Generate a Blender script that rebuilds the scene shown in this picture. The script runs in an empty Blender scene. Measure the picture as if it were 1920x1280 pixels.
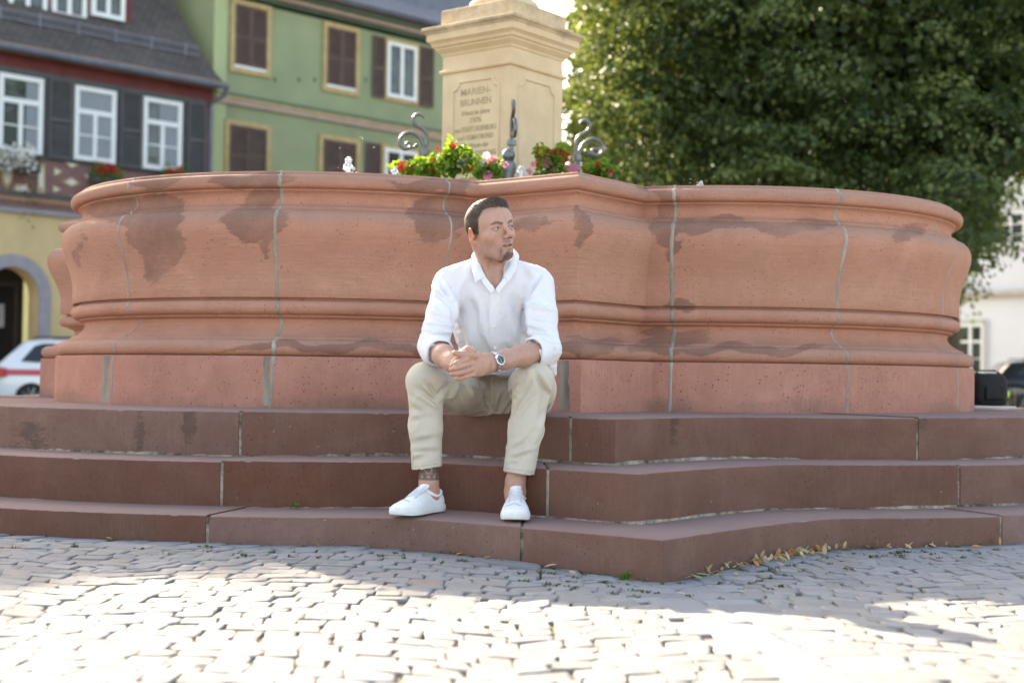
import bpy, bmesh, math, random
import numpy as np
from mathutils import Vector, Matrix
R = math.radians
rng = np.random.default_rng(7)
random.seed(7)
sc = bpy.context.scene
C = sc.collection

# ------------------------------------------------------------------ camera
FPX = 2667.0                       # focal length in pixels of the 1920 wide photograph
PITCH = math.atan((711.84-640)/FPX)
ROLL = 0.01297
CAMZ = 0.604
_f = Vector((0, math.cos(PITCH), math.sin(PITCH)))
_u = Vector((0, -math.sin(PITCH), math.cos(PITCH)))
_r = Vector((1, 0, 0))
_cR = _r*math.cos(ROLL) + _u*math.sin(ROLL)
_cU = -_r*math.sin(ROLL) + _u*math.cos(ROLL)
cam = bpy.data.cameras.new('camera'); camo = bpy.data.objects.new('camera', cam); C.objects.link(camo)
m = Matrix((( _cR.x, _cU.x, -_f.x, 0), (_cR.y, _cU.y, -_f.y, 0), (_cR.z, _cU.z, -_f.z, CAMZ), (0,0,0,1)))
camo.matrix_world = m
cam.sensor_width = 36; cam.lens = FPX/1920*36; cam.clip_end = 2000; cam.clip_start = .05
cam.dof.use_dof = True; cam.dof.focus_distance = 5.05; cam.dof.aperture_fstop = 2.5
sc.camera = camo

# ------------------------------------------------------------------ light
SUN_AZ, SUN_EL = R(31.5), R(29.2)       # behind the fountain, to the left
world = bpy.data.worlds.new('World'); sc.world = world; world.use_nodes = True
nt = world.node_tree; bg = nt.nodes['Background']
sky = nt.nodes.new('ShaderNodeTexSky'); sky.sky_type = 'NISHITA'; sky.sun_disc = False
sky.sun_elevation = SUN_EL; sky.sun_rotation = -SUN_AZ
sky.air_density = 1.0; sky.dust_density = 2.2; sky.ozone_density = 1.0
nt.links.new(sky.outputs[0], bg.inputs[0]); bg.inputs[1].default_value = 0.15
sl = bpy.data.lights.new('sun', 'SUN'); sl.energy = 4.1; sl.angle = R(.55); sl.color = (1, .92, .8)
so = bpy.data.objects.new('sun', sl); C.objects.link(so)
sd = Vector((-math.sin(SUN_AZ)*math.cos(SUN_EL), math.cos(SUN_AZ)*math.cos(SUN_EL), math.sin(SUN_EL)))
so.rotation_euler = sd.to_track_quat('Z', 'Y').to_euler(); so.location = sd*60
sc.view_settings.view_transform = 'Standard'; sc.view_settings.look = 'None'
sc.view_settings.gamma = 1; sc.view_settings.use_curve_mapping = False
sc.view_settings.exposure = 2.20
sc.view_settings.use_white_balance = True; sc.view_settings.white_balance_temperature = 8300; sc.view_settings.white_balance_tint = 12
sc.cycles.max_bounces = 8; sc.cycles.transparent_max_bounces = 8
sc.cycles.use_denoising = True

# ------------------------------------------------------------------ measuring helper: pixel + distance along Y -> point
def W(px, py, Y):
    a, b = px-960, py-640
    c, s = math.cos(ROLL), math.sin(ROLL)
    x, y = c*a+s*b, -s*a+c*b
    d = _r*x - _u*y + _f*FPX
    k = Y/d.y
    return Vector((d.x*k, Y, CAMZ+d.z*k))
def ray(px, py):
    p = W(px, py, 1.0); return Vector((0,0,CAMZ)), Vector((p.x, p.y, p.z-CAMZ)).normalized()
def PX(p):                              # numpy (n,3) -> pixel positions
    p = np.asarray(p, float).reshape(-1,3)
    X, Y, Z = p[:,0], p[:,1], p[:,2]-CAMZ
    d = Y*math.cos(PITCH)+Z*math.sin(PITCH); u = -Y*math.sin(PITCH)+Z*math.cos(PITCH)
    x = FPX*X/d; y = -FPX*u/d
    c, s = math.cos(ROLL), math.sin(ROLL)
    return np.stack([960+c*x-s*y, 640+s*x+c*y], 1)

# ------------------------------------------------------------------ object helpers
def setp(o, label=None, cat=None, group=None, kind=None):
    if label: o['label'] = label
    if cat: o['category'] = cat
    if group: o['group'] = group
    if kind: o['kind'] = kind
    return o
def empty(name, loc=(0,0,0), rz=0, label=None, cat=None, group=None, rot=None):
    o = bpy.data.objects.new(name, None); C.objects.link(o); o.location = loc
    o.rotation_euler = rot if rot else (0,0,rz); o.empty_display_size = .1
    return setp(o, label, cat, group)
def link(name, me, mat=None, parent=None, smooth=None, loc=None):
    o = bpy.data.objects.new(name, me); C.objects.link(o)
    if mat is not None:
        for mm in (mat if isinstance(mat, (list, tuple)) else [mat]): me.materials.append(mm)
    if parent is not None: o.parent = parent
    if loc is not None: o.location = loc
    if smooth is not None:
        me.polygons.foreach_set('use_smooth', [True]*len(me.polygons))
        if smooth < 180: me.set_sharp_from_angle(angle=R(smooth))
    return o
def mesh(name, v, f, mat=None, parent=None, smooth=None, loc=None):
    me = bpy.data.meshes.new(name)
    v = np.asarray(v, np.float32).reshape(-1,3)
    if isinstance(f, np.ndarray):
        n, k = f.shape
        me.vertices.add(len(v)); me.vertices.foreach_set('co', v.ravel())
        me.loops.add(n*k); me.loops.foreach_set('vertex_index', f.astype(np.int32).ravel())
        me.polygons.add(n); me.polygons.foreach_set('loop_start', np.arange(0, n*k, k, dtype=np.int32))
        me.update(calc_edges=True); me.validate()
    else:
        me.from_pydata([tuple(map(float,p)) for p in v], [], f); me.update()
    return link(name, me, mat, parent, smooth, loc)
class MB:
    """collects simple solids for ONE mesh"""
    def __init__(s): s.v = []; s.f = []; s.mi = []
    def add(s, v, f, mi=0):
        n = len(s.v); s.v += [tuple(p) for p in v]; s.f += [tuple(i+n for i in q) for q in f]; s.mi += [mi]*len(f); return s
    def box(s, x0, x1, y0, y1, z0, z1, mi=0):
        v = [(x0,y0,z0),(x1,y0,z0),(x1,y1,z0),(x0,y1,z0),(x0,y0,z1),(x1,y0,z1),(x1,y1,z1),(x0,y1,z1)]
        return s.add(v, [(0,3,2,1),(4,5,6,7),(0,1,5,4),(1,2,6,5),(2,3,7,6),(3,0,4,7)], mi)
    def prism(s, pts, z0, z1, mi=0):     # pts list of (x,y) ccw
        n = len(pts); v = [(x,y,z0) for x,y in pts]+[(x,y,z1) for x,y in pts]
        f = [tuple(range(n-1,-1,-1)), tuple(range(n,2*n))]+[(i,(i+1)%n,(i+1)%n+n,i+n) for i in range(n)]
        return s.add(v, f, mi)
    def prismy(s, pts, y0, y1, mi=0):    # pts list of (x,z) ccw seen from -y
        n = len(pts); v = [(x,y0,z) for x,z in pts]+[(x,y1,z) for x,z in pts]
        f = [tuple(range(n)), tuple(range(2*n-1,n-1,-1))]+[(i,i+n,(i+1)%n+n,(i+1)%n) for i in range(n)]
        return s.add(v, f, mi)
    def tube(s, pts, r, n=8, cap=True, mi=0, flat=1.0, fdir=None):
        pts = [Vector(p) for p in pts]; rs = r if isinstance(r, (list,tuple,np.ndarray)) else [r]*len(pts)
        v = []; prev = None
        for i, p in enumerate(pts):
            t = (pts[min(i+1,len(pts)-1)]-pts[max(i-1,0)]).normalized()
            if prev is None:
                a = Vector((0,0,1)) if abs(t.z) < .9 else Vector((1,0,0))
                if fdir is not None: a = Vector(fdir)
                u = (a - t*a.dot(t)).normalized()
            else: u = (prev - t*prev.dot(t)).normalized()
            prev = u; w = t.cross(u)
            for k in range(n):
                a = 2*math.pi*k/n; v.append(p + (u*math.cos(a)*flat + w*math.sin(a))*rs[i])
        f = []
        for i in range(len(pts)-1):
            for k in range(n):
                f.append((i*n+k, i*n+(k+1)%n, (i+1)*n+(k+1)%n, (i+1)*n+k))
        if cap: f += [tuple(range(n-1,-1,-1)), tuple(range((len(pts)-1)*n, len(pts)*n))]
        return s.add(v, f, mi)
    def ball(s, c, r, nu=12, nv=8, sc3=(1,1,1), mi=0, M=None):
        v = []; 
        for j in range(nv+1):
            th = math.pi*j/nv
            for i in range(nu):
                ph = 2*math.pi*i/nu
                q = Vector((r*math.sin(th)*math.cos(ph)*sc3[0], r*math.sin(th)*math.sin(ph)*sc3[1], r*math.cos(th)*sc3[2]))
                if M is not None: q = M @ q
                v.append(Vector(c)+q)
        f = [(j*nu+i, (j+1)*nu+i, (j+1)*nu+(i+1)%nu, j*nu+(i+1)%nu) for j in range(nv) for i in range(nu)]
        return s.add(v, f, mi)
    def lathe(s, prof, c=(0,0,0), n=24, mi=0):   # prof (r,z) bottom to top
        v = [(c[0]+r*math.cos(2*math.pi*k/n), c[1]+r*math.sin(2*math.pi*k/n), c[2]+z) for r,z in prof for k in range(n)]
        f = [(i*n+k, i*n+(k+1)%n, (i+1)*n+(k+1)%n, (i+1)*n+k) for i in range(len(prof)-1) for k in range(n)]
        f += [tuple(range(n-1,-1,-1)), tuple(range((len(prof)-1)*n, len(prof)*n))]
        return s.add(v, f, mi)
    def build(s, name, mat=None, parent=None, smooth=None, loc=None, bevel=0):
        me = bpy.data.meshes.new(name); me.from_pydata([tuple(p) for p in s.v], [], s.f); me.update()
        if bevel:
            bm = bmesh.new(); bm.from_mesh(me)
            bmesh.ops.remove_doubles(bm, verts=bm.verts, dist=1e-5)
            es = [e for e in bm.edges if len(e.link_faces) == 2 and e.calc_face_angle(0) > .5]
            bmesh.ops.bevel(bm, geom=es, offset=bevel, segments=2, profile=.5, affect='EDGES', clamp_overlap=True)
            bm.to_mesh(me); bm.free()
        o = link(name, me, mat, parent, smooth, loc)
        if any(s.mi) and not bevel: me.polygons.foreach_set('material_index', s.mi)
        return o

# ------------------------------------------------------------------ materials
def srgb(r, g, b):
    f = lambda c: (c/255/12.92) if c/255 <= .04045 else ((c/255+.055)/1.055)**2.4
    return (f(r), f(g), f(b))
class NM:
    """small node-material builder"""
    def __init__(s, name, rough=.7, spec=.3):
        s.m = bpy.data.materials.new(name); s.m.use_nodes = True; s.t = s.m.node_tree; s.n = s.t.nodes; s.l = s.t.links
        s.b = s.n['Principled BSDF']; s.b.inputs['Roughness'].default_value = rough
        s.b.inputs['Specular IOR Level'].default_value = spec
        s.co = s.n.new('ShaderNodeTexCoord'); s.h = None; s.col = None
    def mp(s, scale=(1,1,1), src='Object'):
        q = s.n.new('ShaderNodeMapping'); q.inputs['Scale'].default_value = scale; s.l.new(s.co.outputs[src], q.inputs[0]); return q.outputs[0]
    def noise(s, scale, detail=4, stretch=(1,1,1), rough=.55, dist=0):
        q = s.n.new('ShaderNodeTexNoise'); q.inputs['Scale'].default_value = scale; q.inputs['Detail'].default_value = detail
        q.inputs['Roughness'].default_value = rough; q.inputs['Distortion'].default_value = dist
        s.l.new(s.mp(stretch), q.inputs['Vector']); return q.outputs['Fac']
    def vor(s, scale, feature='F1', out='Distance', stretch=(1,1,1), rnd=1):
        q = s.n.new('ShaderNodeTexVoronoi'); q.feature = feature; q.inputs['Scale'].default_value = scale; q.inputs['Randomness'].default_value = rnd
        s.l.new(s.mp(stretch), q.inputs['Vector']); return q.outputs[out]
    def ramp(s, fac, lo, hi, inv=False):
        q = s.n.new('ShaderNodeMapRange'); q.inputs['From Min'].default_value = lo; q.inputs['From Max'].default_value = hi
        q.inputs['To Min'].default_value = 1 if inv else 0; q.inputs['To Max'].default_value = 0 if inv else 1
        s.l.new(fac, q.inputs['Value']); return q.outputs[0]
    def math(s, op, a, b=0.0):
        q = s.n.new('ShaderNodeMath'); q.operation = op
        for i, x in enumerate((a, b)):
            if isinstance(x, (int, float)): q.inputs[i].default_value = x
            else: s.l.new(x, q.inputs[i])
        return q.outputs[0]
    def attr(s, name, out='Fac'):
        q = s.n.new('ShaderNodeAttribute'); q.attribute_name = name; return q.outputs[out]
    def rgb(s, c):
        q = s.n.new('ShaderNodeRGB'); q.outputs[0].default_value = (*c, 1); return q.outputs[0]
    def mix(s, fac, a, b, mode='MIX'):
        q = s.n.new('ShaderNodeMix'); q.data_type = 'RGBA'; q.blend_type = mode
        if isinstance(fac, (int, float)): q.inputs[0].default_value = fac
        else: s.l.new(fac, q.inputs[0])
        for i, x in ((6, a), (7, b)):
            if isinstance(x, (tuple, list)): q.inputs[i].default_value = (*x, 1)
            else: s.l.new(x, q.inputs[i])
        return q.outputs[2]
    def color(s, c): 
        if isinstance(c, (tuple, list)): s.b.inputs['Base Color'].default_value = (*c, 1)
        else: s.l.new(c, s.b.inputs['Base Color'])
        return s
    def bump(s, h, strength=.3, dist=.005):
        q = s.n.new('ShaderNodeBump'); q.inputs['Strength'].default_value = strength; q.inputs['Distance'].default_value = dist
        s.l.new(h, q.inputs['Height'])
        if s.h is not None: s.l.new(s.h, q.inputs['Normal'])
        s.h = q.outputs[0]; s.l.new(s.h, s.b.inputs['Normal']); return s
def plain(name, c, rough=.7, var=.12, scale=6, spec=.3, bump=0, bscale=60, stretch=(1,1,1), metal=0, bdist=.003):
    n = NM(name, rough, spec); f = n.noise(scale, 5, stretch)
    f = n.ramp(f, .3, .7)
    n.color(n.mix(f, tuple(x*(1-var) for x in c), tuple(min(1,x*(1+var)) for x in c)))
    n.b.inputs['Metallic'].default_value = metal
    if bump: n.bump(n.noise(bscale, 4, stretch), bump, bdist)
    return n.m
# ------------------------------------------------------------------ the fountain plan (fitted)
FC = np.array([-0.07272, 8.29537]); PSI = .12744; RC = 2.58381; LC = 1.35239; LR = 1.35843
ZT = CAMZ - .1225              # top of the platform
_vd = -FC/np.linalg.norm(FC); _rt = np.array([-_vd[1], _vd[0]])
if _rt[0] < 0: _rt = -_rt
def di(a): return _vd*math.cos(a)+_rt*math.sin(a)
NLOBE, NFL = 110, 9
def _circ(P, d, cc, r):
    w = P-cc; b = w@d; q = w@w-r*r; disc = max(b*b-q, 0); t1, t2 = -b-math.sqrt(disc), -b+math.sqrt(disc)
    return P+d*(t1 if t1 > 0 else t2)
def outline(off, soft=0.0):
    """plan curve of the fountain offset outwards by off: for each quarter corner, flank, lobe, flank"""
    pts = []
    for q in range(4):
        a = PSI+q*math.pi/2
        co = FC+(RC+off*math.sqrt(2))*di(a)
        n2 = di(a+math.pi/4); cc = FC+LC*n2; r = LR+off
        d1 = -di(a-math.pi/4)
        i1 = _circ(co, d1, cc, r)
        a2 = a+math.pi/2
        co2 = FC+(RC+off*math.sqrt(2))*di(a2)
        d2 = -di(a2+math.pi/4)
        i2 = _circ(co2, d2, cc, r)
        for k in range(NFL): pts.append(co+(i1-co)*k/NFL)
        def ang(p): 
            v = (p-cc)/r; return math.atan2(v@di(a+math.pi/4+math.pi/2), v@n2)
        t1, t2 = ang(i1), ang(i2)
        for k in range(NLOBE+1):
            t = t1+(t2-t1)*k/NLOBE
            pts.append(cc+r*(math.cos(t)*n2+math.sin(t)*di(a+math.pi/4+math.pi/2)))
        for k in range(1, NFL): pts.append(i2+(co2-i2)*k/NFL)
    P = np.array(pts)
    if off > .3:                       # the stones of the steps ease the inner corners
        n = len(P); L = 2*NFL+NLOBE
        keep = np.zeros(n, bool); keep[::L] = True
        wgt = np.zeros(n)
        for q in range(4):
            for c in (q*L+NFL, q*L+NFL+NLOBE):
                for k in range(-NFL+1, 13): 
                    kk = k if c == q*L+NFL else -k
                    wgt[(c+kk) % n] = max(wgt[(c+kk) % n], 1-abs(k)/13. if k > 0 else 1)
        wgt[keep] = 0
        for it in range(22):
            A, B = np.roll(P, 1, 0), np.roll(P, -1, 0)
            la = np.linalg.norm(P-A, axis=1)[:,None]; lb = np.linalg.norm(P-B, axis=1)[:,None]
            Mi = (A*lb+B*la)/(la+lb)
            P = P+(Mi-P)*(wgt*.8)[:,None]
    return P
NO = len(outline(0))
def lobe_t(px, off=0, right=True):
    """lobe angle where the ray of a photo column meets the front of a lobe"""
    a = PSI+(math.pi/4 if right else -math.pi/4); cc = FC+LC*di(a); r = LR+off
    d = np.array([(px-960)/FPX, 1.]); d /= np.linalg.norm(d); b = d@cc; q = cc@cc-r*r
    p = d*(b-math.sqrt(max(b*b-q, 0))); v = (p-cc)/r
    return math.atan2(v@di(a+math.pi/2), v@di(a))
def arc(cx, cz, rx, rz, a0, a1, n):
    return [(cx+rx*math.cos(R(a0+(a1-a0)*k/n)), cz+rz*math.sin(R(a0+(a1-a0)*k/n))) for k in range(n+1)]
P_plinth = [(0,-.02),(0,.03),(0,.10),(0,.17),(-.001,.2035),(-.004,.207),(-.02,.2085)]
P_base = [(-.02,.2086)]+arc(-.036,.243,.034,.034,-84,90,10)+[(-.046,.279),(-.050,.281),(-.051,.287)]+ \
         [(-.062,.292),(-.085,.303),(-.108,.318),(-.124,.335),(-.131,.352),(-.127,.365),(-.113,.373),(-.104,.375),(-.104,.383)]+ \
         arc(-.098,.4145,.031,.031,-86,86,10)+[(-.097,.447),(-.097,.4535)]
P_bowl = [(-.097,.4536),(-.074,.4545),(-.0725,.457),(-.0725,.50),(-.0715,.54),(-.066,.58),(-.055,.62),(-.041,.66),(-.028,.695),(-.0195,.725),(-.0165,.75),
          (-.0185,.775),(-.027,.797),(-.043,.814),(-.062,.8225),(-.078,.8235),(-.080,.826),(-.080,.8365),(-.083,.8385)]
P_neck = [(-.083,.8386),(-.098,.842),(-.109,.855),(-.114,.872),(-.111,.889),(-.101,.900),(-.092,.9045),(-.091,.912),(-.082,.9135)]
P_rim = [(-.082,.9136),(-.068,.917),(-.060,.926),(-.0565,.94),(-.0575,.953),(-.063,.963),(-.074,.9695),(-.088,.9725),(-.0905,.974),(-.092,.983),(-.096,.9865),
         (-.15,.9885),(-.26,.9885),(-.268,.985),(-.27,.975),(-.27,.80),(-.27,.70)]
def sweep(name, prof, mat, parent, attrs=None, smooth=38):
    V = np.concatenate([np.c_[outline(o), np.full(NO, ZT+z)] for o, z in prof]); n = NO; F = []
    i = np.arange(n); j = (i+1) % n
    F = np.concatenate([np.stack([k*n+j, k*n+i, (k+1)*n+i, (k+1)*n+j], 1) for k in range(len(prof)-1)])
    # outline runs so that normals point outwards
    o = mesh(name, V, F[:, ::-1] if SW_FLIP else F, mat, parent, smooth)
    return o
_ot = outline(0); SW_FLIP = (np.sum(_ot[:,0]*np.roll(_ot[:,1],-1)-np.roll(_ot[:,0],-1)*_ot[:,1]) > 0)

def sandstone(name, c, dark, tool='h', pit=1.0, grime=(.25,.16,.12), stain=True, var=.10, sky_sheen=None, mott=.30):
    n = NM(name, .85, .2)
    info = n.n.new('ShaderNodeObjectInfo').outputs['Random']
    big = n.ramp(n.noise(1.6, 4, rough=.6), .3, .72); mid = n.ramp(n.noise(8, 6, rough=.7), .35, .72); fine = n.noise(150, 3)
    c2 = (c[0]*.98, c[1]*1.08, c[2]*1.08); mo = n.ramp(n.noise(4.2, 6, rough=.72, dist=.6), .42, .70); mo2 = n.ramp(n.noise(3.1, 6, (1,1,.6), rough=.75, dist=.4), .50, .72)
    col = n.mix(big, tuple(x*(1-var) for x in c), tuple(x*(1+var) for x in c2))
    col = n.mix(n.math('MULTIPLY', mo, mott), col, (c[0]*1.18+.02, c[1]*1.42+.02, c[2]*1.55+.02)); col = n.mix(n.math('MULTIPLY', mo2, mott*1.15), col, tuple(a*.45+b*.55 for a, b in zip(c, dark)))
    col = n.mix(n.math('MULTIPLY', mid, .42), col, tuple(a*.55+b*.45 for a, b in zip(c, dark)))
    col = n.mix(n.math('MULTIPLY', n.ramp(n.noise(30, 5, rough=.7), .5, .8), .25), col, (c[0]*1.22, c[1]*1.3, c[2]*1.35))
    col = n.mix(n.math('MULTIPLY', n.ramp(fine, .35, .75), .22), col, (c[0]*.72, c[1]*.7, c[2]*.7))
    st = (1, 1, 15) if tool == 'h' else (15, 15, 1)
    tl = n.noise(8.5, 4, st, rough=.75)
    col = n.mix(n.math('MULTIPLY', n.ramp(tl, .42, .72), n.math('MULTIPLY', n.ramp(n.noise(2.2, 3), .3, .65), .60)), col, tuple(a*.5+b*.5 for a, b in zip(c, dark)))
    # pits
    v = n.vor(46); sel = n.ramp(n.noise(6, 3), .43, .56); v2 = n.vor(95); sel2 = n.ramp(n.noise(4.1, 3), .44, .6)
    pm = n.math('MAXIMUM', n.math('MULTIPLY', n.ramp(v, .08, .17, True), sel), n.math('MULTIPLY', n.ramp(v2, .10, .22, True), sel2))
    col = n.mix(n.math('MULTIPLY', pm, min(1, .8*pit)), col, tuple(x*.45 for x in dark))
    if stain:
        w = n.attr('worn'); gy = n.ramp(n.math('ADD', w, n.math('MULTIPLY', n.math('SUBTRACT', n.noise(6, 5, (1,1,2), rough=.7), .5), .9)), .3, .9)
        col = n.mix(n.math('MULTIPLY', gy, .58), col, (.31,.195,.155))
        s = n.attr('stain'); q = n.math('ADD', s, n.math('MULTIPLY', n.math('SUBTRACT', n.noise(9, 7, (1,1,4), rough=.85), .5), 1.15))
        sm = n.math('MULTIPLY', n.ramp(q, .47, .53), n.ramp(n.noise(5, 5, rough=.7), .1, .6))
        col = n.mix(n.math('MULTIPLY', sm, .66), col, dark)
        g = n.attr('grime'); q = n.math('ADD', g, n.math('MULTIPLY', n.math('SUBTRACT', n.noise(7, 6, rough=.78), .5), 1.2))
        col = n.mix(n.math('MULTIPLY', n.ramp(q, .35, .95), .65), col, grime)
    sp = n.vor(17); col = n.mix(n.math('MULTIPLY', n.math('MULTIPLY', n.ramp(sp, .03, .075, True), n.ramp(n.noise(3, 2), .5, .6)), .5), col, (.50,.42,.36))
    hsv = n.n.new('ShaderNodeHueSaturation'); n.l.new(col, hsv.inputs['Color']); n.l.new(n.math('ADD', n.math('MULTIPLY', info, .50 if sky_sheen else .0), .76 if sky_sheen else 1.0), hsv.inputs['Value'])
    n.l.new(n.math('ADD', n.math('MULTIPLY', info, -.3 if sky_sheen else .0), 1.1 if sky_sheen else 1.0), hsv.inputs['Saturation']); col = hsv.outputs[0]
    if sky_sheen:  # sky reflection on upward faces, put into the colour as a paler tone
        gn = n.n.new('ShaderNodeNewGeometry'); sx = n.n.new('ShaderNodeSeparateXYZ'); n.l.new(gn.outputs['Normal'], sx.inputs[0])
        dm = n.math('MULTIPLY', n.ramp(sx.outputs[2], .55, .97), n.math('ADD', .62, n.math('MULTIPLY', n.noise(5, 5), .5))); col = n.mix(dm, col, sky_sheen)
    n.color(col)
    n.bump(tl, .5, .005); n.bump(n.noise(38, 6, rough=.75), .42, .006); n.bump(n.ramp(v, .05, .17), .6*pit, .003)
    return n.m
RED = (.490,.226,.155); REDD = (.165,.090,.072)
M_bowl = sandstone('red_sandstone', RED, REDD, 'h')
M_plinth = sandstone('red_sandstone_plinth', (.475,.205,.150), REDD, 'v', pit=1.7, mott=.48, grime=(.15,.105,.08))
n = NM('lime_mortar', .9, .2)
c = n.mix(n.ramp(n.noise(9, 5, (1,1,.5), rough=.7), .35, .65), (.22,.185,.145), (.38,.35,.31))
n.color(n.mix(n.ramp(n.math('ADD', n.attr('edge'), n.math('MULTIPLY', n.math('SUBTRACT', n.noise(40, 4), .5), .9)), .35, .75), c, (.11,.075,.055))); n.bump(n.noise(120, 4), .6, .003); M_mortar = n.m
M_mortar_old = plain('old_grey_mortar', (.25,.215,.175), .9, .45, 14, bump=.6, bscale=90, stretch=(1,1,.25))

fountain = empty('fountain_basin', (0,0,0), label='large red sandstone fountain basin of four round lobes with pointed corners between, on stone steps', cat='fountain')
parts = [sweep('plinth', P_plinth, M_plinth, fountain), sweep('base_moulding', P_base, M_bowl, fountain),
         sweep('bowl', P_bowl, M_bowl, fountain), sweep('neck', P_neck, M_bowl, fountain), sweep('rim', P_rim, M_bowl, fountain)]
# stains and grime as soft fields on the vertices, sharpened by noise in the material
stains = [ # px, py, rx, ry, strength (photo coordinates of real damp patches on the stone)
 (300,440,40,75,1),(262,410,30,40,.9),(240,400,60,22,1),(478,415,48,34,1),(497,372,30,26,1),(505,455,10,40,.75),(820,408,42,42,1),(845,372,38,14,.9),(868,392,20,22,.7),
 (1092,425,12,40,.9),(1245,412,16,60,1),(1262,430,8,90,.7),(300,338,60,12,.8),(470,338,70,12,.9),(790,345,55,10,.9),(860,350,25,12,.8),(1320,420,90,15,.75),(1480,425,120,14,.66),(1700,440,40,20,.66),
 (1275,566,45,12,.8),(1270,630,60,14,.9),(1120,640,50,12,.8),(1400,655,150,9,.75),(1090,655,60,12,.7),(640,650,220,8,.8),(1220,655,60,12,.8),(1000,420,60,16,.6),(150,470,14,60,.5),(1230,350,35,14,.8),(870,430,10,60,.5)]
def _field(o, nm, fn):
    me = o.data; v = np.zeros(len(me.vertices)*3, np.float32); me.vertices.foreach_get('co', v); v = v.reshape(-1,3)
    a = me.attributes.new(nm, 'FLOAT', 'POINT'); a.data.foreach_set('value', fn(v).astype(np.float32))
def _stain(v):
    p = PX(v); out = np.zeros(len(v)); front = v[:,1] < FC[1]-.1
    p = p+np.stack([9*np.sin(p[:,1]*.075+p[:,0]*.021)+4*np.sin(p[:,1]*.19+p[:,0]*.043), 6*np.sin(p[:,0]*.037+1)+3*np.sin(p[:,0]*.083+p[:,1]*.05)], 1)
    for x, y, rx, ry, s in stains:
        out = np.maximum(out, s*1.05*np.exp(-.5*(((p[:,0]-x)/rx)**2+((p[:,1]-y)/ry)**2)**1.5)*front)
    a = np.arctan2(v[:,1]-FC[1], v[:,0]-FC[0]); back = .75*np.clip(np.sin(a*9+1)*np.sin(a*5)-.2, 0, 1)*np.exp(-((v[:,2]-ZT-.8)/.14)**2)
    return np.where(front, out, back)
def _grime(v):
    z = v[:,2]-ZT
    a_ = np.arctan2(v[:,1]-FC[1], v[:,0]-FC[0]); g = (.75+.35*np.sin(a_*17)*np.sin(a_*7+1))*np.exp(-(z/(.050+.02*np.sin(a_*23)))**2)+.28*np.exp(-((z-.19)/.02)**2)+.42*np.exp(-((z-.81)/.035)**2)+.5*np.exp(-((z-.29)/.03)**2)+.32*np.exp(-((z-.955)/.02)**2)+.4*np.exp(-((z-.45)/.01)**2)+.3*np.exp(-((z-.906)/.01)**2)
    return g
def _worn(v):
    z = v[:,2]-ZT; return .85*np.exp(-((z-.965)/.03)**2)+.75*np.exp(-((z-.80)/.04)**2)+.75*np.exp(-((z-.265)/.025)**2)+.35*np.exp(-((z-.43)/.02)**2)+.15
for o in parts: _field(o, 'stain', _stain); _field(o, 'grime', _grime); _field(o, 'worn', _worn)
# mortar joints, each a thin strip that follows the profile
def joint(q, t, width, jit=0.0):
    prof = P_plinth+P_base[1:]+P_bowl[1:]+P_neck[1:]+P_rim[1:13]
    a = PSI+math.pi/4+q*math.pi/2; n2 = di(a); t2 = di(a+math.pi/2); cc = FC+LC*n2; v = []
    ed = []
    for k, (off, z) in enumerate(prof):
        w = width*(.8+.5*random.random())*(1.0 if z > .2 else .8); tt = t+jit*math.sin(z*9+q)*.3+random.uniform(-.0012,.0012)
        for s, h, e_ in ((-1,-.0016,1),(-.6,.0014,.15),(0,.0030,0),(.6,.0014,.15),(1,-.0016,1)):
            r = LR+off+h; zz = ZT+z+(.0012 if off < -.09 and z > .97 else 0)
            p = cc+r*(math.cos(tt+s*w/2/LR)*n2+math.sin(tt+s*w/2/LR)*t2); v.append((p[0], p[1], zz)); ed.append(e_)
    f = [(5*k+i, 5*k+i+1, 5*k+i+6, 5*k+i+5) for k in range(len(prof)-1) for i in range(4)]
    if not SW_FLIP: f = [x[::-1] for x in f]
    o = mesh('mortar_joint', v, f, M_mortar, fountain, 60); a = o.data.attributes.new('edge', 'FLOAT', 'POINT'); a.data.foreach_set('value', ed)
for px, rt, w in ((212,0,.013),(510.6,0,.019),(848,0,.013),(1256.6,1,.019),(1589,1,.018),(1796,1,.009)):
    joint(0 if rt else -1, lobe_t(px, 0, bool(rt)), w, .012)
for q in (1, 2):
    for t in (-1.0, -.35, .35, 1.0): joint(q, t, .012)
def patch(px0, px1, rt, top=.205, seed=1):
    random.seed(seed); t0, t1 = lobe_t(px0, 0, rt), lobe_t(px1, 0, rt); q = 0 if rt else -1
    a = PSI+math.pi/4+q*math.pi/2; n2 = di(a); e2 = di(a+math.pi/2); cc = FC+LC*n2; v = []; f = []
    for k in range(13):
        z = .002+(top-.002)*k/12; sh = (t1-t0)*.22
        A, B = t0+random.uniform(0,sh), t1-random.uniform(0,sh)
        for j in range(5):
            t = A+(B-A)*j/4; r = LR+(.0018 if j in (1,2,3) else -.001)
            p = cc+r*(math.cos(t)*n2+math.sin(t)*e2); v.append((p[0],p[1],ZT+z))
    f = [(5*k+j, 5*k+j+1, 5*k+j+6, 5*k+j+5) for k in range(12) for j in range(4)]
    if not SW_FLIP: f = [x[::-1] for x in f]
    mesh('mortar_patch', v, f, M_mortar_old, fountain, 60)
patch(190, 209, False, .204, 3); patch(491, 509, False, .204, 4)
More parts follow.
